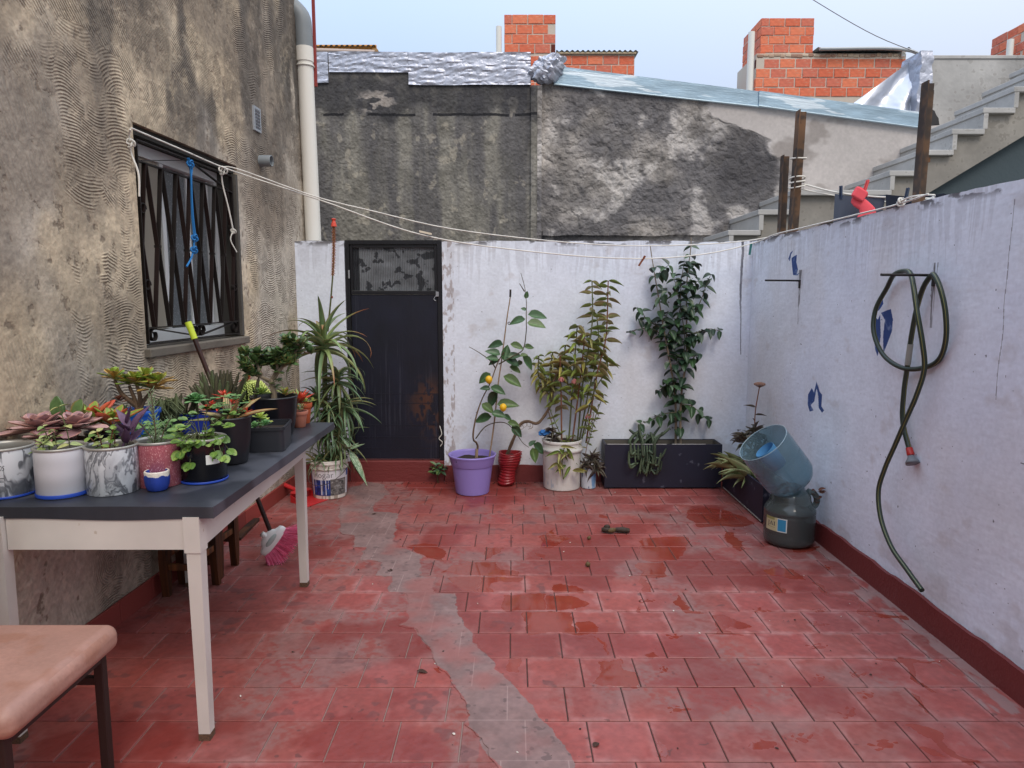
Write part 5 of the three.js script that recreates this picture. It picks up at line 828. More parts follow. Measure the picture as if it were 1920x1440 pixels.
  addLeaf(P, gg, G.gast[0], gb, gt.clone().sub(gb), V(0.4, 0.4, 1), gt.distanceTo(gb), 0.055);
  for (let i = 0; i < 7; i++) addLeaf(P, gg, G.gast[0], gb.clone().add(V(rr(-0.02, 0.02), 0.01, 0)), sph(i * 1.1 - 0.6, rr(0.3, 1.1)), V(0, 1, 0.4), rr(0.09, 0.15), rr(0.025, 0.035));
}
{ // --- purple pot, lemon sapling
  const O = [-0.279, 0, -4.81], P = thing('potted_lemon_tree', 'young lemon sapling with two yellow lemons in a purple plastic pot', 'potted plant', O);
  potShell(P, 'pot', [[0, 0.001], [0.112, 0.001], [0.117, 0.006], [0.142, 0.2], [0.148, 0.202], [0.163, 0.262], [0.168, 0.266], [0.168, 0.276], [0.160, 0.277], [0.156, 0.262], [0.14, 0.2]], mat(0x8f80c6, 0.42));
  soilDisc(P, 0.148, 0.232);
  mesh('bark_chunk', tf(box(0.17, 0.05, 0.02, 0, 0, 0, 0.005), -0.02, 0.24, 0.1, 0.5, 0.1, 0.06), mat(0x3a2418, 0.9), P);
  const stems = LEMON_STEMS.map((s, i) => localPts(s, O, 0.02));
  stems[0][0].y = 0.22;
  const cs = stems.map(curve);
  const br = stems.map((s, i) => mesh(i ? 'branch' : 'trunk', tube(s, i ? t => mix(0.0045, 0.002, t) : t => mix(0.0085, 0.004, Math.min(1, t * 1.6)), 30, 7), i ? bark([78, 72, 52]) : barkBrown, P));
  mesh('stub', tube([[stems[0][0].x + 0.004, 0.22, 0.004], [stems[0][0].x + 0.01, 0.31, 0.004]], 0.011, 4, 8), stick, P);
  mesh('stake', tube(LEMON_STAKE.map((p, i) => V(p[0] - O[0], i ? p[1] : 0.2, p[2] - O[2])), t => mix(0.006, 0.004, t), 24, 7), stick, P);
  const tl = vp(LEMON_STAKE[6]).sub(vp(O)); mesh('tie', [tube([tl, tl.clone().add(V(0.002, 0.05, 0))], 0.008, 4, 6), tf(new THREE.TorusGeometry(0.008, 0.003, 5, 10), tl.x - 0.008, tl.y - 0.18, tl.z)], mat(0x1c1a1a, 0.7), P);
  const gs = [leafGeo({ bend: 0.5, fold: 0.3 }), leafGeo({ bend: 0.8, fold: 0.25 }), leafGeo({ bend: 0.3, fold: 0.4 })];
  for (const [a, b] of LEMON_LEAVES) { const z = rr(-0.06, 0.06), p = V(a[0] - O[0], a[1], a[2] - O[2] + z * 0.4), q = V(b[0] - O[0], b[1], b[2] - O[2] + z), L = p.distanceTo(q); addLeaf(P, pick(gs), pick(G.lemon), p, q.clone().sub(p), V(rr(-0.4, 0.4), 0.75, 0.8), L * 1.25, clamp(L * 0.72, 0.034, 0.08)); }
  const peel = mat(0xe6b41e, 0.42, { bumpMap: roughBump, bumpScale: 0.001 });
  for (const p of LEMONS) mesh('lemon', lathe([[0, -0.032], [0.006, -0.028], [0.018, -0.02], [0.025, -0.004], [0.024, 0.01], [0.016, 0.022], [0.006, 0.027], [0, 0.028]], 20).translate(p[0] - O[0], p[1], p[2] - O[2]), peel, P);
}
{ // --- red ribbed pot made from a bottle, crooked trunk
  const O = [-0.045, 0, -5.0], P = thing('potted_succulent', 'crooked bare-trunked succulent in a small red ribbed pot beside the purple pot', 'potted plant', O);
  const prof = [[0, 0.001], [0.052, 0.001], [0.06, 0.02]]; for (let i = 0; i < 60; i++) { const t = i / 59, y = 0.02 + t * 0.225; prof.push([0.063 + 0.016 * sst(0.35, 0.75, t) - 0.006 * Math.sin(t * 5) + 0.0022 * Math.sin(t * 70), y]); } prof.push([0.078, 0.248], [0.072, 0.246], [0.066, 0.2]);
  const pg = lathe(prof, 44); warp(pg, v => { v.x += 0.14 * v.y; const a = Math.atan2(v.z, v.x - 0.14 * v.y); v.y += 0.005 * Math.sin(a * 2 + v.y * 30); });
  mesh('pot', pg, mat(0x8c2228, 0.3), P); soilDisc(P, 0.066, 0.215, 0.03, 0);
  const T = localPts(RED_TRUNK, O, 0.015); T[0].y = 0.2;
  mesh('trunk', tube(T, t => mix(0.0125, 0.0085, t) + 0.0008 * Math.sin(t * 60), 50, 9), barkBrown, P);
  for (let i = 0; i < 9; i++) { const p = curve(T).getPointAt(0.3 + i * 0.015); mesh('aerial_root', tube([p, p.clone().add(V(rr(-0.02, 0.02), -0.03, rr(0, 0.02))), p.clone().add(V(rr(-0.04, 0.03), rr(-0.05, -0.03), 0.02))], 0.0012, 6, 4), barkBrown, P); }
  const gs = [leafGeo({ prof: 'lance', bend: 0.5, curl: 0.6, fold: 0.35, thick: 0 }), leafGeo({ prof: 'lance', bend: -0.2, curl: 0.9, fold: 0.4 }), leafGeo({ prof: 'lance', bend: 0.8, fold: 0.35 })];
  for (const s of RED_STEMS) { const q = localPts(s, O, 0.03); mesh('stem', tube(q, 0.0055, 16, 6), stemGreen, P); leavesAlong(P, curve(q), { t0: 0.15, step: 0.026, len: 0.125, wid: 0.026, mats: G.kal, geos: gs, pitch: -0.25, taper: 0.5 }); }
}
{ // --- white bucket, tall kalanchoe
  const O = [0.36, 0, -4.945], P = thing('potted_kalanchoe', 'tall leggy olive-leaved kalanchoe in a worn white bucket with blue paint', 'potted plant', O);
  const cv = document.createElement('canvas'); cv.width = 1024; cv.height = 384; const x = cv.getContext('2d');
  x.fillStyle = '#d2d0cb'; x.fillRect(0, 0, 1024, 384);
  for (let i = 0; i < 500; i++) { const q = rr(150, 215); x.fillStyle = `rgba(${q},${q - 4},${q - 14},0.25)`; x.fillRect(rr(0, 1024), rr(0, 384), rr(4, 60), rr(1, 7)); }
  for (let i = 0; i < 46; i++) { x.fillStyle = `rgba(60,110,165,${rr(0.25, 0.7)})`; x.fillRect(620 + rr(0, 36), rr(80, 330), rr(5, 28), rr(10, 70)); }
  for (let i = 0; i < 60; i++) { x.fillStyle = `rgba(90,125,160,${rr(0.1, 0.4)})`; x.fillRect(rr(640, 1000), rr(220, 384), rr(3, 34), rr(2, 12)); }
  x.fillStyle = 'rgba(84,104,132,0.7)'; x.font = '46px serif'; x.fillText('10', 872, 258);
  const t = new THREE.CanvasTexture(cv); t.colorSpace = THREE.SRGBColorSpace; t.wrapS = THREE.RepeatWrapping;
  const b = potShell(P, 'bucket', [[0, 0.001], [0.126, 0.001], [0.132, 0.008], [0.139, 0.275], [0.15, 0.277], [0.151, 0.297], [0.14, 0.299], [0.14, 0.335], [0.145, 0.337], [0.145, 0.355], [0.138, 0.357], [0.134, 0.33]], new THREE.MeshStandardMaterial({ map: t, roughness: 0.5 })); b.rotation.y = -0.25;
  soilDisc(P, 0.133, 0.335);
  const gs = [leafGeo({ prof: 'lance', bend: 0.3, curl: 0.5, fold: 0.4 }), leafGeo({ prof: 'lance', bend: -0.5, curl: 1.3, fold: 0.45 }), leafGeo({ prof: 'lance', bend: 0.6, fold: 0.3 })];
  KAL_STEMS.forEach((s, i) => { const q = localPts(s, O, 0.035); q[0].y = 0.32; mesh('stem', tube(q, t => mix(0.0065, 0.0045, t), 24, 7), i % 2 ? stemRed : stemGreen, P); leavesAlong(P, curve(q), { t0: i < 2 ? 0.4 : 0.42, step: i < 2 ? 0.042 : 0.042, len: i < 2 ? 0.145 : 0.135, wid: i < 2 ? 0.018 : 0.025, mats: i < 2 ? [G.kal[3], G.kal[1]] : G.kal, geos: gs, pitch: i < 2 ? -0.05 : -0.15, taper: 0.2, jit: i < 2 ? 0.2 : 0.4, spiral: i < 2 ? 1.3 : 1.9, skip: 0.14 }); });
  KAL_THIN.forEach((s, i) => { const q = localPts(s, O, 0.01); mesh('stem', tube(q, 0.003, 14, 5), stemGreen, P); leavesAlong(P, curve(q), { step: 0.045, len: 0.075, wid: 0.012, mats: [G.kal[0], G.kal[1]], geos: gs, pitch: i > 1 ? -0.2 : 0.35, spiral: 1.1 }); });
  const pk = mat(0xa0625e, 0.6); for (const [px, py] of [[695, 680], [770, 690], [850, 890]]) { const w = V((820 + px / 3 - 960) / 1311 * 4.93 - O[0], 0, 0); const f = []; const yy = 1.363 + 4.9 * ((720 - (480 + py / 3)) / 1311 * 0.9925 - 0.1226) / (0.9925); for (let i = 0; i < 14; i++) { const d = sph(i * 2.4, rr(-0.9, 0.2)); f.push(tube([[w.x, yy, 0.06], [w.x + d.x * 0.015, yy + d.y * 0.01 - 0.008, 0.06 + d.z * 0.015], [w.x + d.x * 0.022, yy + d.y * 0.02 - 0.02, 0.06 + d.z * 0.022]], 0.0032, 4, 5)); } mesh('flower', f, pk, P); }
  // stubby side plant and blue rag at the rim
  const dk = [leafGeo({ prof: 'lance', bend: 0.5, fold: 0.3 })]; for (let i = 0; i < 22; i++) addLeaf(P, dk[0], pick(G.dark), V(-0.07 + rr(-0.02, 0.02), 0.42 + rr(-0.05, 0.03), 0.06), sph(i * 2.4, rr(-0.4, 0.8)), V(0, 1, 0.3), rr(0.07, 0.1), 0.017);
  mesh('stem', tube([[-0.07, 0.33, 0.05], [-0.072, 0.45, 0.06], [-0.1, 0.56, 0.05]], 0.004, 10, 5), barkBrown, P);
  for (let i = 0; i < 14; i++) addLeaf(P, gs[i % 3], pick(G.kal), V(-0.0 + rr(-0.05, 0.08), rr(0.16, 0.34), 0.155), sph(rr(-1.4, 1.4), rr(-1.0, 0.1)), V(0, 0.6, 1), rr(0.09, 0.13), 0.024);
  mesh('hanging_stem', tube([[0.02, 0.35, 0.12], [0.0, 0.3, 0.16], [-0.01, 0.2, 0.165], [0.0, 0.1, 0.16]], 0.004, 14, 5), stemGreen, P);
  mesh('rag', warp(new THREE.IcosahedronGeometry(0.03, 3), v => { v.multiplyScalar(0.8 + 0.5 * noise(v.x * 90 + 5, v.y * 90 + v.z * 60)); v.x *= 1.3; v.y *= 0.75; v.add(V(-0.13, 0.405, 0.04)); }), mat(0x2a68a8, 0.8), P);
}
{ // --- little can with a dark daisy-leaved plant
  const O = [0.553, 0, -4.93], P = thing('potted_plant', 'small dark-leaved plant spilling from a pale blue paint-flecked can', 'potted plant', O);
  const t = tex(256, 128, (u, v, o) => { set3(o, [196, 204, 212]); mix3(o, [92, 142, 190], 0.8 * sst(0.55, 0.62, fbm(u * 9, v * 5, 4))); mix3(o, [44, 60, 92], 0.8 * sst(0.66, 0.7, fbm(u * 16 + 4, v * 9, 3))); });
  potShell(P, 'can', [[0, 0.001], [0.05, 0.001], [0.053, 0.006], [0.054, 0.15], [0.056, 0.152], [0.05, 0.152], [0.047, 0.13]], new THREE.MeshStandardMaterial({ map: t, roughness: 0.5 }), 30);
  soilDisc(P, 0.048, 0.138);
  const gs = [leafGeo({ prof: 'lance', bend: 0.9, fold: 0.3, segs: 7 }), leafGeo({ prof: 'lance', bend: 0.5, fold: 0.3 })];
  for (const [x, y, z, n] of [[0.02, 0.22, 0.03, 44], [0.05, 0.16, 0.05, 26], [-0.03, 0.17, 0.04, 22]]) { mesh('stem', tube([[0, 0.13, 0], [x * 0.6, (y + 0.13) / 2, z * 0.6], [x, y, z]], 0.004, 8, 5), barkBrown, P); for (let i = 0; i < n; i++) addLeaf(P, pick(gs), pick(G.dark), V(x, y + rr(-0.03, 0.02), z), sph(i * 2.4, mix(1.1, -0.7, i / n)), V(0, 1, 0.1), rr(0.07, 0.115), rr(0.012, 0.017)); }
  const q = [V(-0.04, 0.14, 0.02), V(-0.02, 0.3, 0.03), V(0.03, 0.55, 0.02)]; mesh('stem', tube(q, 0.0025, 14, 5), stemRed, P); leavesAlong(P, curve(q), { t0: 0.25, step: 0.05, len: 0.06, wid: 0.011, mats: G.kal, geos: gs, pitch: 0.3, pairs: 1, spiral: 2.4 });
}
function planterBox(P, w, h, d, wt, navy) { // open trough, origin at centre of base
  const g = [bx(-w / 2, w / 2, 0.012, h, d / 2 - wt, d / 2), bx(-w / 2, w / 2, 0.012, h, -d / 2, -d / 2 + wt), bx(-w / 2, -w / 2 + wt, 0.012, h, -d / 2 + wt + 0.0005, d / 2 - wt - 0.0005), bx(w / 2 - wt, w / 2, 0.012, h, -d / 2 + wt + 0.0005, d / 2 - wt - 0.0005), bx(-w / 2 + wt, w / 2 - wt, 0.012, 0.03, -d / 2 + wt + 0.0005, d / 2 - wt - 0.0005)];
  mesh('trough', boxUV(merge(g), 1), navy, P);
  mesh('rim_lining', [bx(-w / 2 + wt, w / 2 - wt, h - 0.09, h - 0.004, -d / 2 + wt, -d / 2 + wt + 0.003), bx(-w / 2 + wt, -w / 2 + wt + 0.003, h - 0.09, h - 0.004, -d / 2 + wt + 0.004, d / 2 - wt - 0.004), bx(w / 2 - wt - 0.003, w / 2 - wt, h - 0.09, h - 0.004, -d / 2 + wt + 0.004, d / 2 - wt - 0.004)], mat(0x8d8880, 0.9, { map: concreteMap }), P);
  for (const q of [-1, 1]) mesh('foot', box(0.05, 0.011, d - 0.04, q * (w / 2 - 0.055), 0.006, 0), M.blackMatte, P);
  mesh('soil', warp(new THREE.PlaneGeometry(w - 2 * wt - 0.008, d - 2 * wt - 0.008, 40, 12).rotateX(-Math.PI / 2).translate(0, h - 0.07, 0), v => { v.y += 0.02 * (fbm(v.x * 30, v.z * 30, 3) - 0.5); }), M.soil, P);
}
const navyMap = grain(512, 512, (u, v, o) => { const n = tileNoise(u, v, 6, 5); set3(o, [27, 29, 46], 0.8 + 0.4 * n); mix3(o, [120, 122, 132], 0.6 * sst(0.7, 0.76, tileNoise(v, u, 16, 4))); });
const navy = mat(0xffffff, 0.55, { map: navyMap });
{ // --- long planter with the glossy shrub
  const O = [1.08, 0, -4.985], P = thing('planter', 'long dark navy planter box by the back wall with a tall glossy shrub', 'planter', O);
  planterBox(P, 0.835, 0.325, 0.2, 0.012, navy);
  mesh('chipped_edge', [bx(-0.4, 0.02, 0.3255, 0.3275, 0.09, 0.0985), bx(0.06, 0.3, 0.3255, 0.3275, 0.09, 0.0985)], mat(0xb4b2b0, 0.9), P);
  mesh('tar_lump', tf(new THREE.IcosahedronGeometry(0.04, 2), -0.31, 0.285, 0.0, 0, 0, 0, [1.2, 0.5, 0.8]), M.blackMatte, P);
  const gs = [leafGeo({ bend: 0.8, fold: 0.35 }), leafGeo({ bend: 0.4, fold: 0.25 }), leafGeo({ bend: 1.2, fold: 0.3 }), leafGeo({ bend: 0.2, curl: 0.8, fold: 0.4 })];
  SHRUB_STEMS.forEach((s, i) => {
    const q = localPts(s, O, 0.02).map(p => { p.z = -0.015 + (p.z - (-0.015)) * 0.5 + (i > 1 ? 0.03 * Math.sin(p.x * 14) : 0); return p; }); if (i < 2) q[0].y = 0.24;
    mesh(i < 2 ? 'trunk' : 'branch', tube(q, i < 2 ? t => mix(0.0095, 0.003, t) : t => mix(0.0045, 0.002, t), 30, 7), i < 2 ? barkGrey : bark([86, 84, 66]), P);
    leavesAlong(P, curve(q), { t0: i < 2 ? 0.12 : 0.12, t1: i === 1 ? 0.96 : i === 0 ? 0.9 : 1, step: i < 2 ? 0.062 : 0.046, len: i < 2 ? 0.108 : 0.1, wid: i < 2 ? 0.06 : 0.054, mats: G.shrub, geos: gs, pitch: -0.2, spread: 1, taper: 0.3, jit: 0.45 });
    if (i < 2) for (let k = 0; k < 6; k++) { const p = curve(q).getPointAt(0.3 + k * 0.11), y = rr(0, 6.28), e = p.clone().add(V(Math.sin(y) * rr(0.06, 0.13), rr(0.03, 0.1), Math.cos(y) * 0.05 + 0.03)); const tw = [p, p.clone().lerp(e, 0.5).add(V(0, 0.012, 0)), e]; mesh('branch', tube(tw, 0.0022, 8, 5), bark([86, 84, 66]), P); leavesAlong(P, curve(tw), { t0: 0.35, step: 0.03, len: 0.095, wid: 0.053, mats: G.shrub, geos: gs, pitch: -0.25, jit: 0.4 }); }
  });
  // carrion-flower stems sprawling over the front
  const finger = (a, b, c, r) => { const g = tube([a, b, c], t => r * (0.75 + 0.35 * Math.sin(Math.PI * Math.min(1, t * 1.1))) * (t > 0.93 ? 0.6 : 1), 12, 4); mesh('succulent_stem', g, pick(G.stap), P); };
  for (let i = 0; i < 26; i++) { const x = -0.15 + rr(-0.07, 0.09), z = 0.105 + rr(0.005, 0.05), y = rr(0.14, 0.3), s = (x + 0.15) * 2.2; finger(V(x * 0.9 - 0.015, y, z), V(x + s * 0.22, y - 0.02 + rr(-0.02, 0.02), z + 0.02), V(x + s * 0.4 + rr(-0.02, 0.02), y + rr(0.04, 0.1), z + 0.025), rr(0.007, 0.0105)); }
  for (let i = 0; i < 14; i++) { const x = -0.17 + rr(-0.05, 0.1), z = rr(-0.03, 0.08); finger(V(x, 0.25, z), V(x + rr(-0.02, 0.05), 0.33, z + 0.01), V(x + rr(-0.06, 0.12), rr(0.36, 0.47), z + rr(-0.02, 0.03)), rr(0.009, 0.013)); }
  finger(V(-0.12, 0.33, 0.02), V(-0.0, 0.38, 0.02), V(0.06, 0.43, 0.02), 0.011);
  for (let i = 0; i < 6; i++) finger(V(-0.16 + i * 0.02, 0.32, 0.1), V(-0.16 + i * 0.018, 0.22, 0.13), V(-0.19 + i * 0.022, 0.1 + 0.02 * (i % 3), 0.125), 0.008);
}
{ // --- second planter along the right wall
  const O = [1.607, 0, -4.50], P = thing('planter', 'navy planter along the right wall behind the water jugs with striped strap leaves', 'planter', O);
  const g = new THREE.Group(); planterBox(P, 0.19, 0.235, 0.8, 0.012, navy);
  mesh('scuffed_edge', bx(-0.097, -0.0935, 0.012, 0.02, -0.38, 0.39), mat(0x9a948c, 0.9), P);
  const gs = [leafGeo({ prof: 'lance', bend: 0.9, fold: 0.3, segs: 8 }), leafGeo({ prof: 'lance', bend: 0.5, fold: 0.4, segs: 8 }), leafGeo({ prof: 'lance', bend: 1.3, fold: 0.3, segs: 8 })];
  for (let i = 0; i < 46; i++) { const z = rr(-0.36, 0.1); addLeaf(P, pick(gs), pick(G.strap), V(-0.05 + rr(-0.04, 0.05), 0.2, z), sph(rr(-2.6, -0.6), rr(0.05, 0.95)), V(0, 1, 0.2), rr(0.13, 0.23), rr(0.022, 0.036)); }
  const dk = [leafGeo({ prof: 'lance', bend: 0.7, fold: 0.3 })];
  const whirl = (x, y, z, n, L) => { mesh('stem', tube([[x, 0.16, z], [x + 0.01, (y + 0.17) / 2, z], [x, y, z]], 0.004, 8, 5), barkBrown, P); for (let i = 0; i < n; i++) addLeaf(P, dk[0], pick(G.dark), V(x, y + rr(-0.06, 0.02), z), sph(i * 2.4, mix(1.0, -0.5, i / n)), V(0, 1, 0.1), L * rr(0.8, 1.1), 0.017); };
  whirl(-0.06, 0.44, -0.1, 38, 0.095); whirl(0.03, 0.47, -0.14, 40, 0.1); whirl(-0.01, 0.36, 0.0, 34, 0.1); whirl(0.05, 0.38, -0.02, 30, 0.09);
  const q = [V(0.03, 0.45, -0.14), V(0.028, 0.6, -0.14), V(0.05, 0.78, -0.14)]; mesh('flower_stalk', tube(q, 0.0035, 14, 6), stemRed, P);
  leavesAlong(P, curve(q), { t0: 0.1, t1: 0.55, step: 0.05, len: 0.1, wid: 0.01, mats: G.dark, geos: dk, pitch: 0.3, pairs: 1, spiral: 2.3 });
  const fg = []; for (let i = 0; i < 44; i++) { const d = sph(i * 2.4, 0.35 + 0.9 * (1 - i / 44)); fg.push(tf(new THREE.IcosahedronGeometry(0.0075, 0), 0.05 + d.x * 0.036, 0.782 + d.y * 0.014, -0.14 + d.z * 0.036), tube([[0.05, 0.765, -0.14], [0.05 + d.x * 0.034, 0.78, -0.14 + d.z * 0.034]], 0.001, 2, 4)); }
  mesh('flower_head', fg, mat(0x8d6a58, 0.85), P);
}
{ // --- weed at the door sill
  const P = thing('weed', 'small green weed growing at the foot of the white wall beside the door', 'plant', [-0.55, 0.0, -5.06]);
  const gs = [leafGeo({ bend: 0.6, fold: 0.2 })]; mesh('stem', [tube([[0, 0, 0], [0, 0.08, 0.005], [0.01, 0.13, 0.01]], 0.003, 8, 5)], stemGreen, P);
  for (let i = 0; i < 26; i++) addLeaf(P, gs[0], pick(G.lemon), V(rr(-0.04, 0.05), rr(0.07, 0.15), rr(0.0, 0.03)), sph(i * 2.4, rr(-0.3, 0.7)), V(0, 1, 0.5), rr(0.035, 0.06), 0.024);
}
// ---------- pots on the table ----------
const TY = 0.7512;
const S2 = {
  echev: [leafMat([172, 136, 134], { rough: 0.5, rib: 1, edge: [206, 160, 146] }), leafMat([150, 116, 120], { rough: 0.5, rib: 1, edge: [190, 142, 132] }), leafMat([186, 150, 146], { rough: 0.5, rib: 1, edge: [214, 172, 160] })],
  rust: [leafMat([150, 74, 48], { rough: 0.6, rib: 1 })], bright: [leafMat([108, 142, 62], { rough: 0.45, rib: 1.15 }), leafMat([130, 158, 72], { rough: 0.5, rib: 1.15 }), leafMat([92, 126, 56], { rough: 0.45, rib: 1.15 })],
  redgreen: [leafMat([124, 146, 58], { rough: 0.4, rib: 1, edge: [196, 92, 64] }), leafMat([176, 96, 66], { rough: 0.42, rib: 1, tip: [204, 84, 58] }), leafMat([136, 160, 70], { rough: 0.4, rib: 1 })],
  purple: [leafMat([92, 66, 92], { rough: 0.5, rib: 1 }), leafMat([76, 54, 78], { rough: 0.5, rib: 1 })],
  pale: [leafMat([170, 184, 116], { rough: 0.5 }), leafMat([142, 166, 96], { rough: 0.5 }), leafMat([188, 190, 122], { rough: 0.5 })],
  jade: [leafMat([74, 100, 58], { rough: 0.34, rib: 1 }), leafMat([88, 114, 64], { rough: 0.34, rib: 1, edge: [128, 110, 62] }), leafMat([62, 86, 54], { rough: 0.36, rib: 1 })],
  jade2: [leafMat([146, 158, 62], { rough: 0.36, rib: 1, edge: [172, 150, 70] }), leafMat([122, 148, 60], { rough: 0.36, rib: 1 }), leafMat([134, 154, 64], { rough: 0.36, rib: 1 }), leafMat([176, 140, 78], { rough: 0.4, rib: 1 })],
  rosem: [leafMat([120, 140, 104], { rough: 0.6, rib: 1 }), leafMat([98, 118, 88], { rough: 0.6, rib: 1 })],
  red: [leafMat([214, 84, 62], { rough: 0.42, rib: 1 }), leafMat([200, 102, 72], { rough: 0.42, rib: 1, tip: [220, 70, 56] })],
  rose: [leafMat([122, 164, 110], { rough: 0.45, rib: 1 }), leafMat([104, 148, 98], { rough: 0.45, rib: 1 })],
  sedum: [leafMat([188, 200, 112], { rough: 0.5, rib: 1 }), leafMat([164, 184, 100], { rough: 0.5, rib: 1 })],
  parsley: [leafMat([118, 156, 92], { rough: 0.5, rib: 1.2 }), leafMat([96, 136, 80], { rough: 0.5, rib: 1.2 })],
  cactus: bark([84, 82, 62]), cactusG: bark([98, 108, 74]),
};
const thickL = { spoon: leafGeo({ prof: 'spoon', bend: 0.3, thick: 0.05, segs: 6 }), round: leafGeo({ prof: 'round', bend: -0.2, thick: 0.05, segs: 6 }), lance: leafGeo({ prof: 'lance', bend: 0.2, thick: 0.04, segs: 6 }), flat: leafGeo({ prof: 'ovate', bend: 0.5, fold: 0.2, segs: 5 }), flat2: leafGeo({ prof: 'round', bend: 0.4, fold: 0.15, segs: 5 }), strap: leafGeo({ prof: 'strap', bend: 0.35, thick: 0.02, segs: 7 }) };
function rosette(P, c, n, len, wid, ms, { g = thickL.spoon, lo = 0.1, hi = 1.4, yaw = 0 } = {}) { for (let i = 0; i < n; i++) { const k = i / n; addLeaf(P, g, pick(ms), c.clone().add(V(0, 0.012 * (1 - k), 0)), sph(yaw + i * 2.399, mix(hi, lo, k) + rr(-0.08, 0.08)), V(0, 1, 0.01), len * (0.45 + 0.6 * k) * rr(0.9, 1.1), wid * (0.6 + 0.45 * k)); } }
const marbleTex = (sd, scale) => tex(512, 256, (u, v, o) => { const a = fbm(u * 6 * scale + sd, v * 2.6 * scale, 5), b = fbm(u * 9 * scale + sd + 7 * a, v * 4 * scale + 4 * a, 4); set3(o, [214, 220, 224]); mix3(o, [96, 100, 106], 0.9 * sst(0.13, 0.0, Math.abs(b - 0.5))); mix3(o, [84, 88, 94], 0.7 * sst(0.03, 0.0, Math.abs(fbm(u * 5 * scale + sd + 3, v * 3 * scale + 2 * b, 4) - 0.5))); mix3(o, [160, 166, 172], 0.5 * sst(0.5, 0.75, a)); });
function can(P, r, h, m, { base = 0, rim = true, lining = 0x8d8f90 } = {}) {
  const b = mesh('can', lathe([[0, 0.001], [r, 0.001], [r, h], [r + 0.0015, h + 0.001]], 48), m, P);
  mesh('rim', lathe([[r + 0.0005, h - 0.002], [r + 0.003, h], [r + 0.003, h + 0.005], [r, h + 0.007], [r - 0.006, h + 0.005], [r - 0.009, h], [r - 0.009, h - 0.02], [r - 0.004, h - 0.021]], 48), mat(0xa5a39c, 0.4, { metalness: 0.5 }), b);
  mesh('inside', lathe([[r - 0.004, h - 0.003], [r - 0.004, h - 0.05], [0, h - 0.05]], 36), mat(lining, 0.6, { side: THREE.DoubleSide }), b);
  if (base) mesh('base_band', lathe([[r + 0.001, 0.0015], [r + 0.0028, 0.003], [r + 0.0028, base], [r + 0.0008, base + 0.001]], 48), mat(0x2346a8, 0.4), b);
  soilDisc(P, r - 0.006, h - 0.03); return b;
}
const tp = (x, z) => [x, TY, z];
{ // marble-print can cut by the left edge
  const P = thing('paint_can', 'marble-print can with handwriting and blue base at the table\'s left edge', 'can', tp(-1.585, -2.14), 0.55);
  const m1 = marbleTex(3, 0.8);
  can(P, 0.08, 0.15, new THREE.MeshStandardMaterial({ map: m1, roughness: 0.3 }), { base: 0.008 });
  const cv = document.createElement('canvas'); cv.width = 256; cv.height = 128; const x = cv.getContext('2d'); x.clearRect(0, 0, 256, 128); x.fillStyle = '#26262a'; x.font = 'italic 44px sans-serif'; x.fillText('TOS', 60, 52); x.fillRect(40, 100, 90, 4);
  const t = new THREE.CanvasTexture(cv); t.colorSpace = THREE.SRGBColorSpace;
  mesh('handwriting', new THREE.CylinderGeometry(0.0806, 0.0806, 0.06, 24, 1, true, -0.45, 0.9).translate(0, 0.085, 0), new THREE.MeshStandardMaterial({ map: t, transparent: true, alphaTest: 0.4, roughness: 0.5, side: THREE.DoubleSide }), P).rotation.y = 0.0;
}
{ // stone pot, big pink echeveria
  const P = thing('potted_echeveria', 'large dusty-pink echeveria in a pinkish stone pot against the house wall', 'potted plant', tp(-1.535, -2.335));
  potShell(P, 'pot', [[0, 0.001], [0.07, 0.001], [0.078, 0.12], [0.078, 0.132], [0.068, 0.132], [0.066, 0.11]], mat(0xa88e88, 0.85, { map: concreteMap, bumpMap: roughBump, bumpScale: 0.003 })); soilDisc(P, 0.066, 0.12);
  rosette(P, V(-0.045, 0.17, 0.03), 20, 0.125, 0.074, S2.echev, { lo: -0.1, hi: 1.1 }); rosette(P, V(0.06, 0.17, 0.0), 20, 0.11, 0.07, S2.echev, { lo: -0.1, hi: 1.2, yaw: 1 }); rosette(P, V(0.0, 0.15, 0.07), 10, 0.09, 0.06, S2.echev, { lo: -0.3, hi: 0.7 });
  mesh('stem', [tube([[0, 0.1, 0], [-0.03, 0.14, 0.015], [-0.045, 0.18, 0.03]], 0.009, 8, 7)], barkBrown, P); mesh('stem', [tube([[0.01, 0.1, 0], [0.05, 0.14, 0], [0.06, 0.18, 0]], 0.009, 8, 7)], barkBrown, P);
  addLeaf(P, thickL.spoon, S2.jade[0], V(0.0, 0.17, -0.02), V(-0.15, 1, 0.1), V(0, 0, 1), 0.11, 0.055); addLeaf(P, thickL.spoon, S2.jade[1], V(0.03, 0.18, -0.03), V(0.3, 1, 0), V(0, 0, 1), 0.09, 0.045);
  addLeaf(P, thickL.flat, S2.rust[0], V(-0.03, 0.13, 0.07), V(-0.6, -0.1, 0.6), V(0, 1, 0.4), 0.1, 0.045, 'dry_leaf'); addLeaf(P, thickL.flat, S2.rust[0], V(-0.01, 0.12, 0.08), V(-0.2, -1, 0.6), V(0, 0.4, 1), 0.09, 0.04, 'dry_leaf');
}
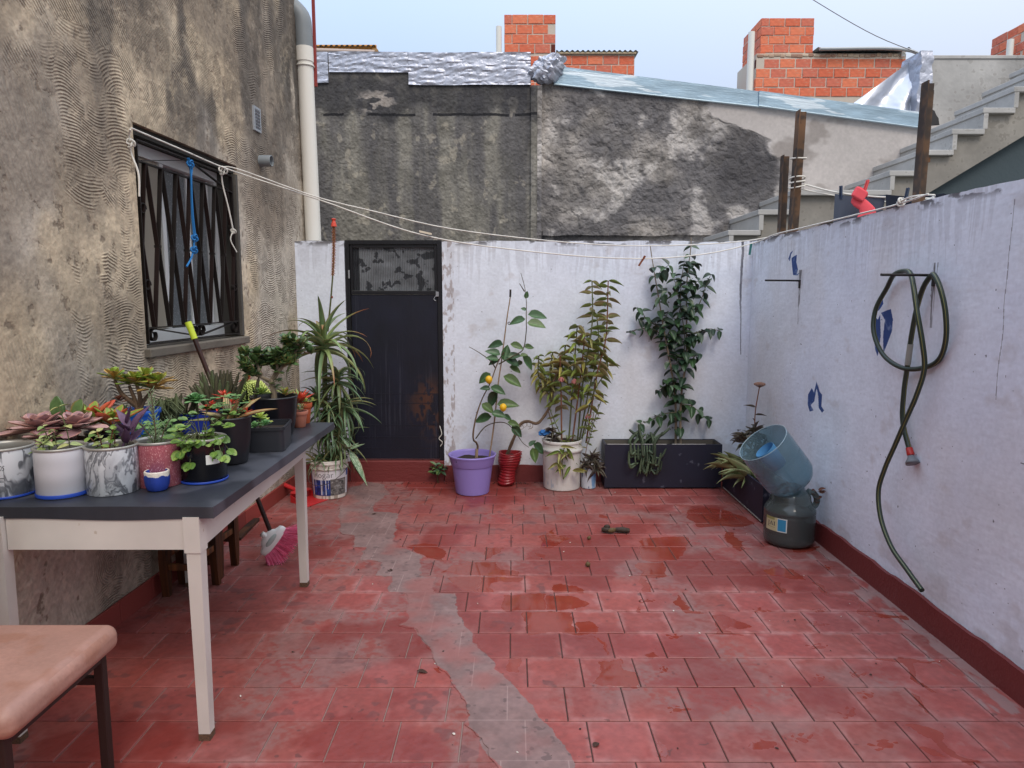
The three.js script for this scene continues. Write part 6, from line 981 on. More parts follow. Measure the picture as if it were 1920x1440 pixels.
{ // white can, pale seedlings
  const P = thing('paint_can_planter', 'plain white can with blue base and pale seedlings at the table front', 'potted plant', tp(-1.41, -2.142));
  can(P, 0.0735, 0.148, mat(0xffffff, 0.45, { map: grain(128, 128, (u, v, o) => set3(o, [208, 210, 216], 0.95 + 0.08 * tileNoise(u, v, 6, 3) + 0.03 * Math.sin(v * 40))) }), { base: 0.012 });
  const sprig = (x, z, h, n, L) => { const q = [V(x, 0.118, z), V(x + rr(-0.015, 0.015), 0.118 + h * 0.5, z + 0.01), V(x + rr(-0.025, 0.02), 0.118 + h, z + 0.01)]; mesh('stem', tube(q, 0.0018, 10, 5), stemGreen, P); leavesAlong(P, curve(q), { t0: 0.25, step: h / n, len: L, wid: L * 0.62, mats: S2.pale, geos: [thickL.flat], pitch: 0.05, spiral: 1.57, taper: 0.2 }); };
  sprig(-0.03, 0.01, 0.1, 5, 0.036); sprig(-0.015, 0.03, 0.075, 4, 0.034); sprig(0.0, 0.0, 0.085, 4, 0.034); sprig(-0.04, 0.03, 0.05, 3, 0.03); sprig(0.032, 0.0, 0.16, 3, 0.04);
}
{ // marble can B with bright shoots and a purple tradescantia
  const P = thing('paint_can_planter', 'marble-print can without base band holding purple and lime shoots', 'potted plant', tp(-1.272, -2.177));
  can(P, 0.0755, 0.145, new THREE.MeshStandardMaterial({ map: marbleTex(21, 1.5), roughness: 0.3 }));
  const sprig = (x, z, dx, h, ms, L, w) => { const q = [V(x, 0.115, z), V(x + dx * 0.4, 0.115 + h * 0.5, z), V(x + dx, 0.115 + h, z + 0.01)]; mesh('stem', tube(q, 0.002, 10, 5), stemRed, P); leavesAlong(P, curve(q), { t0: 0.3, step: h / 4, len: L, wid: w, mats: ms, geos: [thickL.flat2, thickL.flat], pitch: 0.2, taper: 0.2 }); };
  sprig(-0.02, 0.01, -0.01, 0.08, S2.pale, 0.026, 0.022); sprig(0.0, 0.02, 0.03, 0.1, S2.bright, 0.024, 0.02); sprig(-0.03, 0.0, -0.03, 0.06, S2.bright, 0.026, 0.022); sprig(0.01, 0.0, 0.01, 0.12, S2.pale, 0.022, 0.018);
  const q = [V(0.025, 0.115, 0.0), V(0.04, 0.15, 0.0), V(0.055, 0.2, -0.02)]; mesh('stem', tube(q, 0.003, 8, 6), S2.purple[1], P);
  for (let i = 0; i < 9; i++) addLeaf(P, thickL.lance, pick(S2.purple), V(0.045 + rr(-0.01, 0.02), 0.15 + i * 0.008, -0.01), sph(i * 2.4 + 0.4, rr(0.3, 1.1)), V(0, 1, 0.4), rr(0.07, 0.1), 0.03);
}
{ // black pot, red and green paddle leaves
  const P = thing('potted_succulent', 'black pot with red-edged green paddle leaves behind the marble can', 'potted plant', tp(-1.465, -2.47));
  potShell(P, 'pot', [[0, 0.001], [0.045, 0.001], [0.06, 0.13], [0.063, 0.13], [0.063, 0.138], [0.056, 0.138], [0.054, 0.12]], M.blackPlastic); soilDisc(P, 0.054, 0.122);
  rosette(P, V(-0.03, 0.16, 0.02), 12, 0.13, 0.052, S2.redgreen, { lo: 0.5, hi: 1.4 }); rosette(P, V(0.045, 0.155, 0.02), 12, 0.125, 0.052, S2.redgreen, { lo: 0.3, hi: 1.3, yaw: 2 }); rosette(P, V(0.01, 0.14, 0.05), 9, 0.06, 0.03, S2.redgreen, { lo: 0.0, hi: 1.1 });
  for (const x of [-0.03, 0.045, 0.01]) mesh('stem', tube([[0, 0.115, 0], [x * 0.7, 0.14, 0.015], [x, 0.165, 0.02]], 0.006, 6, 6), stemRed, P);
}
{ // pink glitter can, rosemary
  const P = thing('paint_can_planter', 'pink glitter can with a thin grey-green rosemary sprig', 'potted plant', tp(-1.166, -2.264));
  const gl = tex(512, 256, (u, v, o) => { const s = noise(u * 260, v * 130); set3(o, [190, 108, 118], 0.85 + 0.2 * fbm(u * 5, v * 3, 3)); if (s > 0.8) set3(o, [226, 176, 178]); else if (s < 0.16) set3(o, [150, 70, 84]); });
  can(P, 0.071, 0.143, new THREE.MeshStandardMaterial({ map: gl, roughness: 0.3, metalness: 0.2 }));
  const ros = (x, z, dx, dz, h) => { const q = [V(x, 0.11, z), V(x + dx * 0.4, 0.11 + h * 0.55, z + dz * 0.4), V(x + dx, 0.11 + h, z + dz)]; mesh('stem', tube(q, 0.002, 12, 5), barkBrown, P); const c = curve(q), n = Math.round(h / 0.0035), gs = []; for (let i = 0; i < n; i++) { const t = 0.08 + 0.92 * i / n, p = c.getPointAt(t), d = sph(i * 2.4, 0.35 + 0.6 * t), L = rr(0.018, 0.03) * (1.15 - 0.4 * t); gs.push(tube([p, p.clone().addScaledVector(d, L * 0.6).add(V(0, -0.002, 0)), p.clone().addScaledVector(d, L)], 0.0011, 3, 4)); } mesh('needles', gs, pick(S2.rosem), P).userData.kind = 'stuff'; };
  ros(-0.005, 0.0, -0.01, 0.0, 0.2); ros(0.0, 0.01, -0.05, 0.01, 0.1); ros(0.0, 0.0, 0.045, 0.0, 0.11); ros(-0.01, 0.01, 0.025, 0.03, 0.07); ros(0.0, 0.0, -0.03, -0.02, 0.15);
}
{ // tiny blue pot with peeling white rim
  const P = thing('small_pot', 'tiny cobalt-blue pot with peeling white rim at the table front', 'pot', tp(-1.135, -2.182));
  const t = tex(256, 128, (u, v, o) => { set3(o, [30, 56, 140], 0.85 + 0.3 * fbm(u * 12, v * 6, 3)); const e = v + 0.12 * (fbm(u * 14, 3, 3) - 0.5); if (e > 0.47 && e < 0.8) set3(o, [214, 206, 194], 0.92 + 0.14 * fbm(u * 30, v * 30, 2)); });
  potShell(P, 'pot', [[0, 0.001], [0.026, 0.001], [0.03, 0.004], [0.036, 0.02], [0.038, 0.04], [0.037, 0.055], [0.0375, 0.062], [0.035, 0.065], [0.031, 0.064], [0.03, 0.05], [0, 0.048]], new THREE.MeshStandardMaterial({ map: t, roughness: 0.5 }), 32);
}
{ // black can with blue band, parsley-like leaves, label
  const P = thing('paint_can_planter', 'glossy black can with blue base band, seed label and trailing lime leaves', 'potted plant', tp(-1.041, -2.31));
  const b = can(P, 0.0735, 0.143, mat(0x0f1016, 0.2), { base: 0.008 });
  const cv = document.createElement('canvas'); cv.width = 128; cv.height = 80; const x = cv.getContext('2d'); x.fillStyle = '#dfe3df'; x.fillRect(0, 0, 128, 80); x.strokeStyle = '#79a63c'; x.lineWidth = 11; x.beginPath(); x.arc(82, 44, 24, 2.6, 6.6); x.stroke(); x.fillStyle = '#5f8f34'; x.beginPath(); x.ellipse(86, 30, 26, 9, -0.2, 0, 7); x.fill();
  const t = new THREE.CanvasTexture(cv); t.colorSpace = THREE.SRGBColorSpace;
  mesh('seed_label', new THREE.CylinderGeometry(0.0743, 0.0743, 0.032, 12, 1, true, 0.52, 0.62).translate(0, 0.082, 0), new THREE.MeshStandardMaterial({ map: t, roughness: 0.5, side: THREE.DoubleSide }), b);
  const tri = (p, d, L) => { const u = V(0, 1, 0.5), s = V(0, 1, 0).cross(d).normalize(); for (const a of [-0.9, 0, 0.9]) addLeaf(P, thickL.flat2, pick(S2.bright), p, d.clone().addScaledVector(s, a), u, L * (a ? 0.85 : 1), L * 0.8); };
  for (let i = 0; i < 40; i++) { const y = rr(-1.5, 1.9), R = rr(0.03, 0.1), h = rr(-0.07, 0.07), d = V(Math.sin(y), 0, Math.cos(y)), e = V(d.x * R, 0.13 + h, d.z * R); const st = [V(rr(-0.02, 0.02), 0.115, rr(-0.02, 0.02)), V(d.x * R * 0.55, 0.16 + Math.max(0, h) * 0.8, d.z * R * 0.55), e]; if (R < 0.075 && h < 0.0) e.y = 0.15; mesh('stem', tube(st, 0.0014, 8, 4), stemGreen, P); tri(e, d.clone().add(V(0, h < 0 ? -0.6 : 0.2, 0)).normalize(), rr(0.026, 0.038)); }
  for (let i = 0; i < 5; i++) { const st = [V(0, 0.115, 0), V(-0.03 + i * 0.012, 0.17, -0.02), V(-0.06 + i * 0.035, 0.2 + 0.02 * (i % 3), -0.03)]; mesh('stem', tube(st, 0.0014, 8, 4), stemGreen, P); tri(st[2], V(-0.4 + i * 0.2, 0.3, 0.6).normalize(), 0.034); }
}
{ // white tub with parsley behind
  const P = thing('potted_parsley', 'shallow white tub of leafy parsley behind the pink and black cans', 'potted plant', tp(-1.30, -2.50));
  potShell(P, 'tub', [[0, 0.001], [0.07, 0.001], [0.082, 0.085], [0.086, 0.086], [0.086, 0.092], [0.079, 0.092], [0.076, 0.075]], mat(0xc6c8c8, 0.5)); soilDisc(P, 0.076, 0.08);
  for (let i = 0; i < 46; i++) { const y = rr(0, 6.28), R = rr(0.01, 0.1), h = rr(0.02, 0.085), e = V(Math.sin(y) * R, 0.085 + h, Math.cos(y) * R); if (i % 2) mesh('stem', tube([V(e.x * 0.3, 0.075, e.z * 0.3), e.clone().multiplyScalar(0.7).setY(0.09 + h * 0.6), e], 0.0012, 6, 4), stemGreen, P); for (let k = 0; k < 3; k++) addLeaf(P, thickL.flat2, pick(S2.parsley), e, sph(y + (k - 1) * 1.1, 0.2), V(0, 1, 0.3), rr(0.02, 0.032), 0.024); }
}
{ // blue bowl, small jade tree
  const P = thing('potted_jade', 'small yellow-green jade tree in a bright blue bowl by the window', 'potted plant', tp(-1.51, -2.79));
  potShell(P, 'bowl', [[0, 0.001], [0.05, 0.001], [0.055, 0.006], [0.078, 0.145], [0.084, 0.15], [0.084, 0.165], [0.077, 0.165], [0.073, 0.14]], mat(0x1f56b4, 0.4)); soilDisc(P, 0.073, 0.148);
  const br = [[V(0, 0.14, 0), V(0.02, 0.19, 0), V(0.06, 0.24, 0.0)], [V(0, 0.14, 0), V(-0.01, 0.2, 0), V(-0.03, 0.26, 0)], [V(-0.01, 0.18, 0), V(-0.05, 0.23, 0.02), V(-0.075, 0.285, 0.02)], [V(0.01, 0.18, 0), V(0.02, 0.23, 0.02), V(0.01, 0.27, 0.02)]];
  for (const q of br) mesh('branch', tube(q, t => mix(0.011, 0.006, t), 8, 7), barkBrown, P);
  for (const [x, y, z, n] of [[0.065, 0.245, 0, 22], [0.09, 0.27, 0, 14], [-0.03, 0.265, 0, 18], [-0.075, 0.29, 0.02, 16], [0.01, 0.275, 0.02, 18], [0.04, 0.29, 0, 12]]) rosette(P, V(x, y, z), n, 0.075, 0.036, S2.jade2, { lo: 0.1, hi: 1.4, yaw: x * 30 });
  rosette(P, V(-0.055, 0.2, 0.03), 12, 0.035, 0.02, [leafMat([104, 62, 46], { rib: 1 })], { lo: 0.1, hi: 1.3 }); for (let i = 0; i < 14; i++) addLeaf(P, thickL.lance, pick(S2.jade), V(-0.05 + rr(-0.02, 0.03), 0.15, 0.03), sph(rr(0, 6), rr(0.4, 1.3)), V(0, 1, 0), rr(0.03, 0.05), 0.012);
}
function spike(P, a, b, r, m) { const g = tube([a, a.clone().lerp(b, 0.5).add(V(rr(-0.006, 0.006), 0, rr(-0.006, 0.006))), b], t => r * (0.8 + 0.2 * Math.sin(Math.PI * t)) * (t > 0.92 ? 0.6 : 1) * (1 + 0.06 * Math.sin(t * 90)), 14, 5); mesh('cactus_stem', g, m, P); }
{ // shaded heap of fine stems behind the bowl
  const P = thing('potted_rhipsalis', 'tangle of fine curling grey-green stems in a small black pot by the wall', 'potted plant', tp(-1.50, -3.0));
  potShell(P, 'pot', [[0, 0.001], [0.05, 0.001], [0.062, 0.09], [0.056, 0.09], [0.054, 0.07]], M.blackMatte); soilDisc(P, 0.054, 0.078);
  const gs = []; for (let i = 0; i < 90; i++) { const y = rr(0, 6.28), R = rr(0.02, 0.085), h = rr(0.02, 0.085); gs.push(tube([V(rr(-0.04, 0.04), 0.07, rr(-0.04, 0.04)), V(Math.sin(y) * R * 0.6, 0.1 + h, Math.cos(y) * R * 0.6), V(Math.sin(y + 0.5) * R, 0.08 + h * 0.7, Math.cos(y + 0.5) * R)], 0.003, 8, 5)); }
  mesh('curling_stems', gs, S2.cactusG, P).userData.kind = 'stuff';
  spike(P, V(0.03, 0.08, 0), V(0.045, 0.2, 0.0), 0.009, S2.cactusG);
}
{ // blue trough with stapelia, echeveria, red sprigs
  const P = thing('potted_succulent', 'blue rectangular pot with a green rosette and brown ribbed stems', 'potted plant', tp(-1.44, -3.12), 0.1);
  const bl = mat(0x1b2f86, 0.45); mesh('pot', [bx(-0.085, 0.085, 0.001, 0.012, -0.05, 0.05), bx(-0.09, 0.09, 0.0125, 0.095, 0.046, 0.054), bx(-0.09, 0.09, 0.0125, 0.095, -0.054, -0.046), bx(-0.09, -0.082, 0.0125, 0.095, -0.0455, 0.0455), bx(0.082, 0.09, 0.0125, 0.095, -0.0455, 0.0455)], bl, P);
  mesh('soil', box(0.163, 0.004, 0.09, 0, 0.08, 0), M.soil, P);
  rosette(P, V(0.02, 0.15, 0.02), 30, 0.06, 0.034, S2.rose, { lo: 0.0, hi: 1.4 }); mesh('stem', tube([[0.02, 0.08, 0.0], [0.02, 0.12, 0.01], [0.02, 0.155, 0.02]], 0.007, 6, 6), stemGreen, P);
  for (let i = 0; i < 7; i++) spike(P, V(-0.06 + i * 0.008, 0.08, rr(-0.02, 0.02)), V(-0.05 + i * 0.014 + rr(-0.02, 0.02), rr(0.14, 0.2), rr(-0.02, 0.03)), 0.008, S2.cactus);
  rosette(P, V(0.07, 0.115, 0.045), 16, 0.03, 0.014, S2.red, { g: thickL.lance, lo: -0.3, hi: 1.2 }); rosette(P, V(0.1, 0.135, 0.05), 14, 0.03, 0.014, S2.red, { g: thickL.lance, lo: -0.3, hi: 1.2 });
  mesh('stem', tube([[0.05, 0.08, 0.02], [0.075, 0.11, 0.045], [0.1, 0.135, 0.05]], 0.003, 8, 5), stemRed, P);
  for (let i = 0; i < 16; i++) addLeaf(P, thickL.flat, pick(S2.parsley), V(rr(-0.06, 0.06), 0.085, 0.04), sph(rr(-1, 1), rr(0, 0.8)), V(0, 1, 0.5), 0.03, 0.018);
}
{ // tall ribbed euphorbia
  const P = thing('potted_euphorbia', 'clump of upright brown-green ribbed cactus stems at the broom handle', 'potted plant', tp(-1.385, -3.29));
  potShell(P, 'pot', [[0, 0.001], [0.055, 0.001], [0.068, 0.1], [0.072, 0.1], [0.072, 0.108], [0.064, 0.108], [0.062, 0.09]], M.blackMatte); soilDisc(P, 0.062, 0.095);
  for (let i = 0; i < 46; i++) { const y = i * 2.4, R = 0.058 * Math.sqrt(i / 46); spike(P, V(Math.sin(y) * R, 0.09, Math.cos(y) * R), V(Math.sin(y) * R * 2.5, 0.21 + rr(-0.04, 0.07), Math.cos(y) * R * 1.6), rr(0.008, 0.011), pick([S2.cactus, S2.cactusG, S2.cactus])); }
}
{ // small cobalt pot, scarlet rosettes
  const P = thing('potted_succulent', 'small cobalt pot with scarlet star-shaped succulent rosettes', 'potted plant', tp(-1.27, -3.10));
  potShell(P, 'pot', [[0, 0.001], [0.034, 0.001], [0.044, 0.1], [0.048, 0.1], [0.048, 0.112], [0.04, 0.112], [0.038, 0.09]], mat(0x1c2f8c, 0.4)); soilDisc(P, 0.039, 0.095);
  rosette(P, V(-0.015, 0.165, 0.01), 14, 0.06, 0.02, S2.red, { g: thickL.lance, lo: 0.1, hi: 1.3 }); rosette(P, V(0.022, 0.14, 0.02), 10, 0.045, 0.017, S2.red, { g: thickL.lance, lo: 0.1, hi: 1.2 }); rosette(P, V(-0.04, 0.12, 0.03), 9, 0.035, 0.014, S2.red, { g: thickL.lance, lo: -0.2, hi: 1.2 });
  for (const [x, y, z] of [[-0.015, 0.165, 0.01], [0.022, 0.14, 0.02], [-0.04, 0.12, 0.03]]) mesh('stem', tube([[0, 0.09, 0], [x * 0.6, y - 0.03, z * 0.7], [x, y, z]], 0.004, 6, 5), stemRed, P);
}
{ // tall black pot with donkey-tail
  const P = thing('potted_sedum', 'tall black pot with pale lime donkey-tail sedum spilling to the right', 'potted plant', tp(-1.285, -3.365));
  potShell(P, 'pot', [[0, 0.001], [0.035, 0.001], [0.048, 0.17], [0.051, 0.17], [0.051, 0.178], [0.043, 0.178], [0.042, 0.15]], M.blackMatte); soilDisc(P, 0.043, 0.16);
  for (let s = 0; s < 9; s++) { const y = 0.1 + s * 0.42, R = 0.06 + 0.02 * (s % 3), q = [V(rr(-0.02, 0.02), 0.16, 0), V(Math.sin(y) * R * 0.5, 0.205, Math.cos(y) * R * 0.5), V(Math.sin(y) * R, 0.185 - 0.02 * (s % 3), Math.cos(y) * R), V(Math.sin(y) * (R + 0.014), 0.12 - 0.02 * (s % 2), Math.cos(y) * (R + 0.014))], c = curve(q), gs = []; mesh('stem', tube(q, 0.003, 10, 5), stemGreen, P); for (let i = 0; i < 64; i++) { const p = c.getPointAt(0.1 + 0.9 * i / 64), d = sph(i * 2.4, 0.2); gs.push(tf(new THREE.SphereGeometry(1, 6, 5), p.x + d.x * 0.009, p.y + d.y * 0.009, p.z + d.z * 0.009, 0, 0, 0, [0.0052, 0.0052, 0.0052])); } mesh('beads', gs, pick(S2.sedum), P).userData.kind = 'stuff'; }
  const q = [V(-0.01, 0.16, 0), V(0.0, 0.21, 0), V(0.02, 0.25, 0)]; mesh('stem', tube(q, 0.004, 6, 5), stemRed, P); for (let i = 0; i < 9; i++) addLeaf(P, thickL.lance, pick(S2.red), V(0.01, 0.235 + rr(-0.02, 0.01), 0), sph(i * 2.4 + 1, rr(-0.3, 0.9)), V(0, 1, 0.3), rr(0.035, 0.06), 0.014);
}
{ // tall black pot, gasteria and clover
  const P = thing('potted_gasteria', 'tall tapering black pot with long spotted gasteria leaves and clover', 'potted plant', tp(-1.045, -2.56));
  potShell(P, 'pot', [[0, 0.001], [0.05, 0.001], [0.055, 0.006], [0.068, 0.09], [0.073, 0.168], [0.076, 0.17], [0.076, 0.177], [0.069, 0.177], [0.066, 0.14]], mat(0x17181d, 0.42, { bumpMap: roughBump, bumpScale: 0.0006 })); soilDisc(P, 0.067, 0.155);
  const gm = [leafMat([124, 130, 78], { rib: 1, edge: [176, 124, 84], mott: 0.5, rough: 0.5 }), leafMat([150, 136, 92], { rib: 1, edge: [190, 130, 90], mott: 0.5, rough: 0.5 })];
  for (const [y, p, L, w] of [[1.35, 0.42, 0.2, 0.05], [-1.3, 0.2, 0.15, 0.05], [-1.9, 0.35, 0.14, 0.05], [0.7, 0.9, 0.13, 0.04], [2.4, 0.7, 0.15, 0.05], [-0.6, 0.5, 0.12, 0.04], [1.8, 0.9, 0.12, 0.04], [-2.6, 0.8, 0.15, 0.05]]) addLeaf(P, thickL.strap, pick(gm), V(0, 0.155, 0), sph(y, p), V(0, 1, 0.2), L, w);
  for (let i = 0; i < 30; i++) { const y = rr(0, 6.28), R = rr(0.01, 0.075), h = rr(0.02, 0.09), e = V(Math.sin(y) * R, 0.165 + h, Math.cos(y) * R); mesh('stem', tube([V(e.x * 0.3, 0.15, e.z * 0.3), e.clone().multiplyScalar(0.8).setY(0.165 + h * 0.6), e], 0.001, 5, 4), stemGreen, P); for (let k = 0; k < 3; k++) addLeaf(P, thickL.flat2, pick(S2.parsley), e, sph(k * 2.1 + y, 0.15), V(0, 1, 0.2), rr(0.014, 0.02), 0.019); }
  rosette(P, V(0.05, 0.18, -0.02), 10, 0.04, 0.014, S2.red, { g: thickL.lance, lo: 0, hi: 1.2 });
}
{ // rectangular black tray
  const P = thing('potted_succulent', 'low grey-black plastic tub with pale yellow-green rosettes beside the big black pot', 'potted plant', tp(-0.995, -2.83), 0.15);
  const pl = mat(0x24262c, 0.45), rim = 0.095; const sh = (w, d, r) => { const s = new THREE.Shape(); s.moveTo(-w + r, -d); s.lineTo(w - r, -d); s.quadraticCurveTo(w, -d, w, -d + r); s.lineTo(w, d - r); s.quadraticCurveTo(w, d, w - r, d); s.lineTo(-w + r, d); s.quadraticCurveTo(-w, d, -w, d - r); s.lineTo(-w, -d + r); s.quadraticCurveTo(-w, -d, -w + r, -d); return s; };
  const ring = (w, d, t, h, y) => { const s = sh(w, d, 0.02); s.holes.push(sh(w - t, d - t, 0.018)); return new THREE.ExtrudeGeometry(s, { depth: h, bevelEnabled: false, curveSegments: 6 }).rotateX(-Math.PI / 2).translate(0, y, 0); };
  mesh('tub', [ring(0.07, 0.1, 0.003, 0.085, 0.001), new THREE.ExtrudeGeometry(sh(0.066, 0.096, 0.017), { depth: 0.004, bevelEnabled: false }).rotateX(-Math.PI / 2).translate(0, 0.0015, 0)], pl, P);
  mesh('rim', ring(0.0745, 0.1045, 0.007, 0.006, 0.0865), pl, P); mesh('rim', ring(0.0735, 0.1035, 0.006, 0.005, 0.094), pl, P);
  mesh('soil', new THREE.ExtrudeGeometry(sh(0.065, 0.095, 0.017), { depth: 0.004, bevelEnabled: false }).rotateX(-Math.PI / 2).translate(0, 0.07, 0), M.soil, P);
  rosette(P, V(-0.03, 0.125, 0.035), 18, 0.04, 0.022, S2.sedum, { lo: 0.2, hi: 1.4 }); rosette(P, V(-0.005, 0.1, 0.06), 14, 0.034, 0.02, S2.rose, { lo: 0.2, hi: 1.4 }); rosette(P, V(-0.045, 0.095, 0.07), 14, 0.034, 0.02, S2.rose, { lo: 0.2, hi: 1.4 }); rosette(P, V(-0.02, 0.1, 0.0), 14, 0.04, 0.02, S2.sedum, { lo: 0.1, hi: 1.4 });
  mesh('stem', tube([[-0.03, 0.07, 0.035], [-0.03, 0.1, 0.035], [-0.03, 0.125, 0.035]], 0.005, 5, 5), stemGreen, P);
}
{ // big black pot, bonsai-like jade
  const P = thing('potted_jade', 'dark jade bonsai with spreading crown in the big glossy black pot', 'potted plant', tp(-1.068, -3.105));
  potShell(P, 'pot', [[0, 0.001], [0.072, 0.001], [0.078, 0.006], [0.09, 0.06], [0.098, 0.12], [0.1, 0.165], [0.104, 0.168], [0.104, 0.176], [0.096, 0.176], [0.093, 0.14]], mat(0x101116, 0.3), 48); soilDisc(P, 0.094, 0.15);
  const R = (...p) => p.map(q => V(...q));
  const br = [R([0, 0.14, 0], [0.0, 0.2, 0], [-0.01, 0.25, 0]), R([-0.01, 0.24, 0], [-0.07, 0.27, 0.01], [-0.11, 0.29, 0.02], [-0.12, 0.33, 0.02]), R([-0.05, 0.265, 0], [-0.07, 0.32, 0], [-0.06, 0.37, 0.01]), R([-0.01, 0.24, 0], [0.02, 0.3, 0], [0.02, 0.36, 0.02]), R([0.0, 0.25, 0], [0.05, 0.31, 0.01], [0.09, 0.36, 0.0], [0.13, 0.4, 0.0]), R([0.05, 0.31, 0.01], [0.07, 0.32, 0.03], [0.1, 0.33, 0.04]), R([0.09, 0.36, 0], [0.08, 0.41, 0], [0.07, 0.43, 0])];
  br.forEach((q, i) => mesh(i ? 'branch' : 'trunk', tube(q, t => mix(i ? 0.009 : 0.015, i ? 0.005 : 0.012, t), 12, 8), barkGrey, P));
  const tips = []; for (const q of br.slice(1)) { const c = curve(q); for (const t of [0.45, 0.6, 0.72, 0.84, 0.92, 1]) tips.push(c.getPointAt(t)); }
  for (let i = 0; i < 26; i++) tips.push(V(rr(-0.15, 0.16), 0, rr(-0.09, 0.09)).add(V(0, 0.345 + rr(-0.03, 0.05), 0)).add(V(0, 0, 0)));
  const fill = tips.slice(36); for (const f of fill) { f.y += 0.25 * f.x; const near = tips.slice(0, 36).reduce((a, b) => a.distanceTo(f) < b.distanceTo(f) ? a : b); mesh('twig', tube([near, near.clone().lerp(f, 0.5).add(V(0, -0.004, 0)), f], 0.0035, 5, 5), barkGrey, P); }
  for (const c of tips) { const n = 10; for (let i = 0; i < n; i++) addLeaf(P, pick([thickL.spoon, thickL.round]), pick(S2.jade), c.clone().add(V(rr(-0.008, 0.008), rr(-0.008, 0.008), rr(-0.008, 0.008))), sph(i * 2.4 + c.x * 50, rr(-0.2, 1.3)), V(0, 1, 0.2), rr(0.028, 0.046), rr(0.021, 0.031)); }
  for (let i = 0; i < 12; i++) addLeaf(P, thickL.spoon, pick(S2.jade), V(rr(-0.02, 0.02), rr(0.2, 0.25), 0), sph(i * 2.4, 0.4), V(0, 1, 0.3), 0.032, 0.022);
  rosette(P, V(-0.04, 0.185, 0.04), 16, 0.05, 0.024, S2.redgreen.slice(2).concat(S2.bright[2]), { lo: 0.1, hi: 1.3 }); rosette(P, V(0.06, 0.18, 0.03), 10, 0.06, 0.028, [S2.redgreen[0], S2.pale[0]], { lo: 0.1, hi: 1.3 });
  spike(P, V(-0.08, 0.15, 0.02), V(-0.06, 0.26, 0.01), 0.008, S2.cactus);
}
const terra = (P, r0, r1, h, color) => { potShell(P, 'pot', [[0, 0.001], [r0, 0.001], [r1 - 0.002, h * 0.78], [r1 + 0.003, h * 0.78], [r1 + 0.005, h], [r1 - 0.001, h], [r1 - 0.004, h * 0.8]], mat(color, 0.8, { bumpMap: roughBump, bumpScale: 0.001 }), 28); soilDisc(P, r1 - 0.004, h * 0.88); };
{
  const P = thing('potted_succulent', 'small pale terracotta pot with peach and grey succulent tips', 'potted plant', tp(-1.012, -3.285)); terra(P, 0.027, 0.037, 0.078, 0xb5735e);
  for (let i = 0; i < 9; i++) rosette(P, V(rr(-0.03, 0.035), 0.085 + rr(-0.005, 0.012), rr(-0.02, 0.03)), 10, 0.022, 0.011, i % 2 ? S2.red.slice(1).concat(S2.pale[2]) : [S2.rose[0], leafMat([150, 160, 150], { rib: 1 })], { g: thickL.lance, lo: 0, hi: 1.3, yaw: i });
}
{
  const P = thing('potted_succulent', 'rearmost small orange pot with fiery red agave-like leaves', 'potted plant', tp(-1.02, -3.39)); terra(P, 0.026, 0.035, 0.1, 0xb4552f);
  rosette(P, V(-0.02, 0.1, 0), 18, 0.1, 0.03, [S2.red[0], S2.red[1], S2.redgreen[0]], { g: thickL.lance, lo: 0.4, hi: 1.45 });
  for (let i = 0; i < 5; i++) rosette(P, V(0.02 + rr(-0.02, 0.02), 0.105, rr(-0.02, 0.03)), 9, 0.024, 0.012, S2.sedum, { g: thickL.lance, lo: 0, hi: 1.3, yaw: i });
}
// ---------- hose, hooks, ropes, jugs, litter ----------
{
  const h = thing('garden_hose', 'looped black-green hose with yellow stripe hanging on the right wall', 'hose');
  const hm = tex(64, 64, (u, v, o) => { set3(o, [40, 52, 42], 0.85 + 0.3 * fbm(u * 6, v * 9, 3)); if (Math.abs(u - 0.3) < 0.035 || Math.abs(u - 0.8) < 0.02) set3(o, [124, 122, 62], 0.8 + 0.3 * noise(u * 9, v * 20)); });
  const pts = HOSE.map((p, i) => V(1.73 - (i > 6 && i < 26 ? 0.034 + 0.022 * Math.sin(i * 0.9) + (i > 18 ? 0.026 : 0) : i >= 26 ? 0.05 + 0.004 * (i - 26) : 0.022 + 0.002 * i), p[1], p[2]));
  mesh('tube', tube(pts, 0.0105, 260, 10), new THREE.MeshStandardMaterial({ map: hm, roughness: 0.42 }), h);
  const e = pts[0], d = pts[0].clone().sub(pts[1]).normalize(), q = new THREE.Quaternion().setFromUnitVectors(V(0, 1, 0), d);
  const put = (g) => g.applyQuaternion(q).translate(e.x, e.y, e.z);
  mesh('connector', put(lathe([[0, -0.02], [0.0135, -0.02], [0.015, 0.01], [0.013, 0.014], [0, 0.014]], 18)), mat(0xb02a24, 0.4), h);
  mesh('nozzle', put(lathe([[0, 0.0145], [0.013, 0.0145], [0.016, 0.024], [0.027, 0.04], [0.028, 0.052], [0, 0.052]], 20)), mat(0x6d7176, 0.5), h);
  mesh('tape_wrap', tube([pts[3].clone().lerp(pts[4], 0.1), pts[3].clone().lerp(pts[4], 0.75)], 0.0122, 3, 10), mat(0x8f918a, 0.7), h);
}
{
  const hook = (label, a, len, yy) => { const t = thing('wall_hook', label, 'hook', [1.73, a[1], a[2]], 0, 'iron hooks on the right wall'); mesh('rod', tube([[0.02, 0, 0], [-0.03, 0.002, 0], [-len, 0.004, 0.0]], 0.0055, 10, 8), mat(0x1f1c1c, 0.55, { metalness: 0.4 }), t); mesh('wall_plate', box(0.006, 0.05, 0.02, -0.003, -0.018, 0, 0.002), mat(0x2b2726, 0.7), t); };
  hook('bare iron hook rod sticking out under the small blue stencil', HOOK1[0], 0.21); hook('iron hook rod holding the loop of hose', HOOK2[0], 0.22);
}
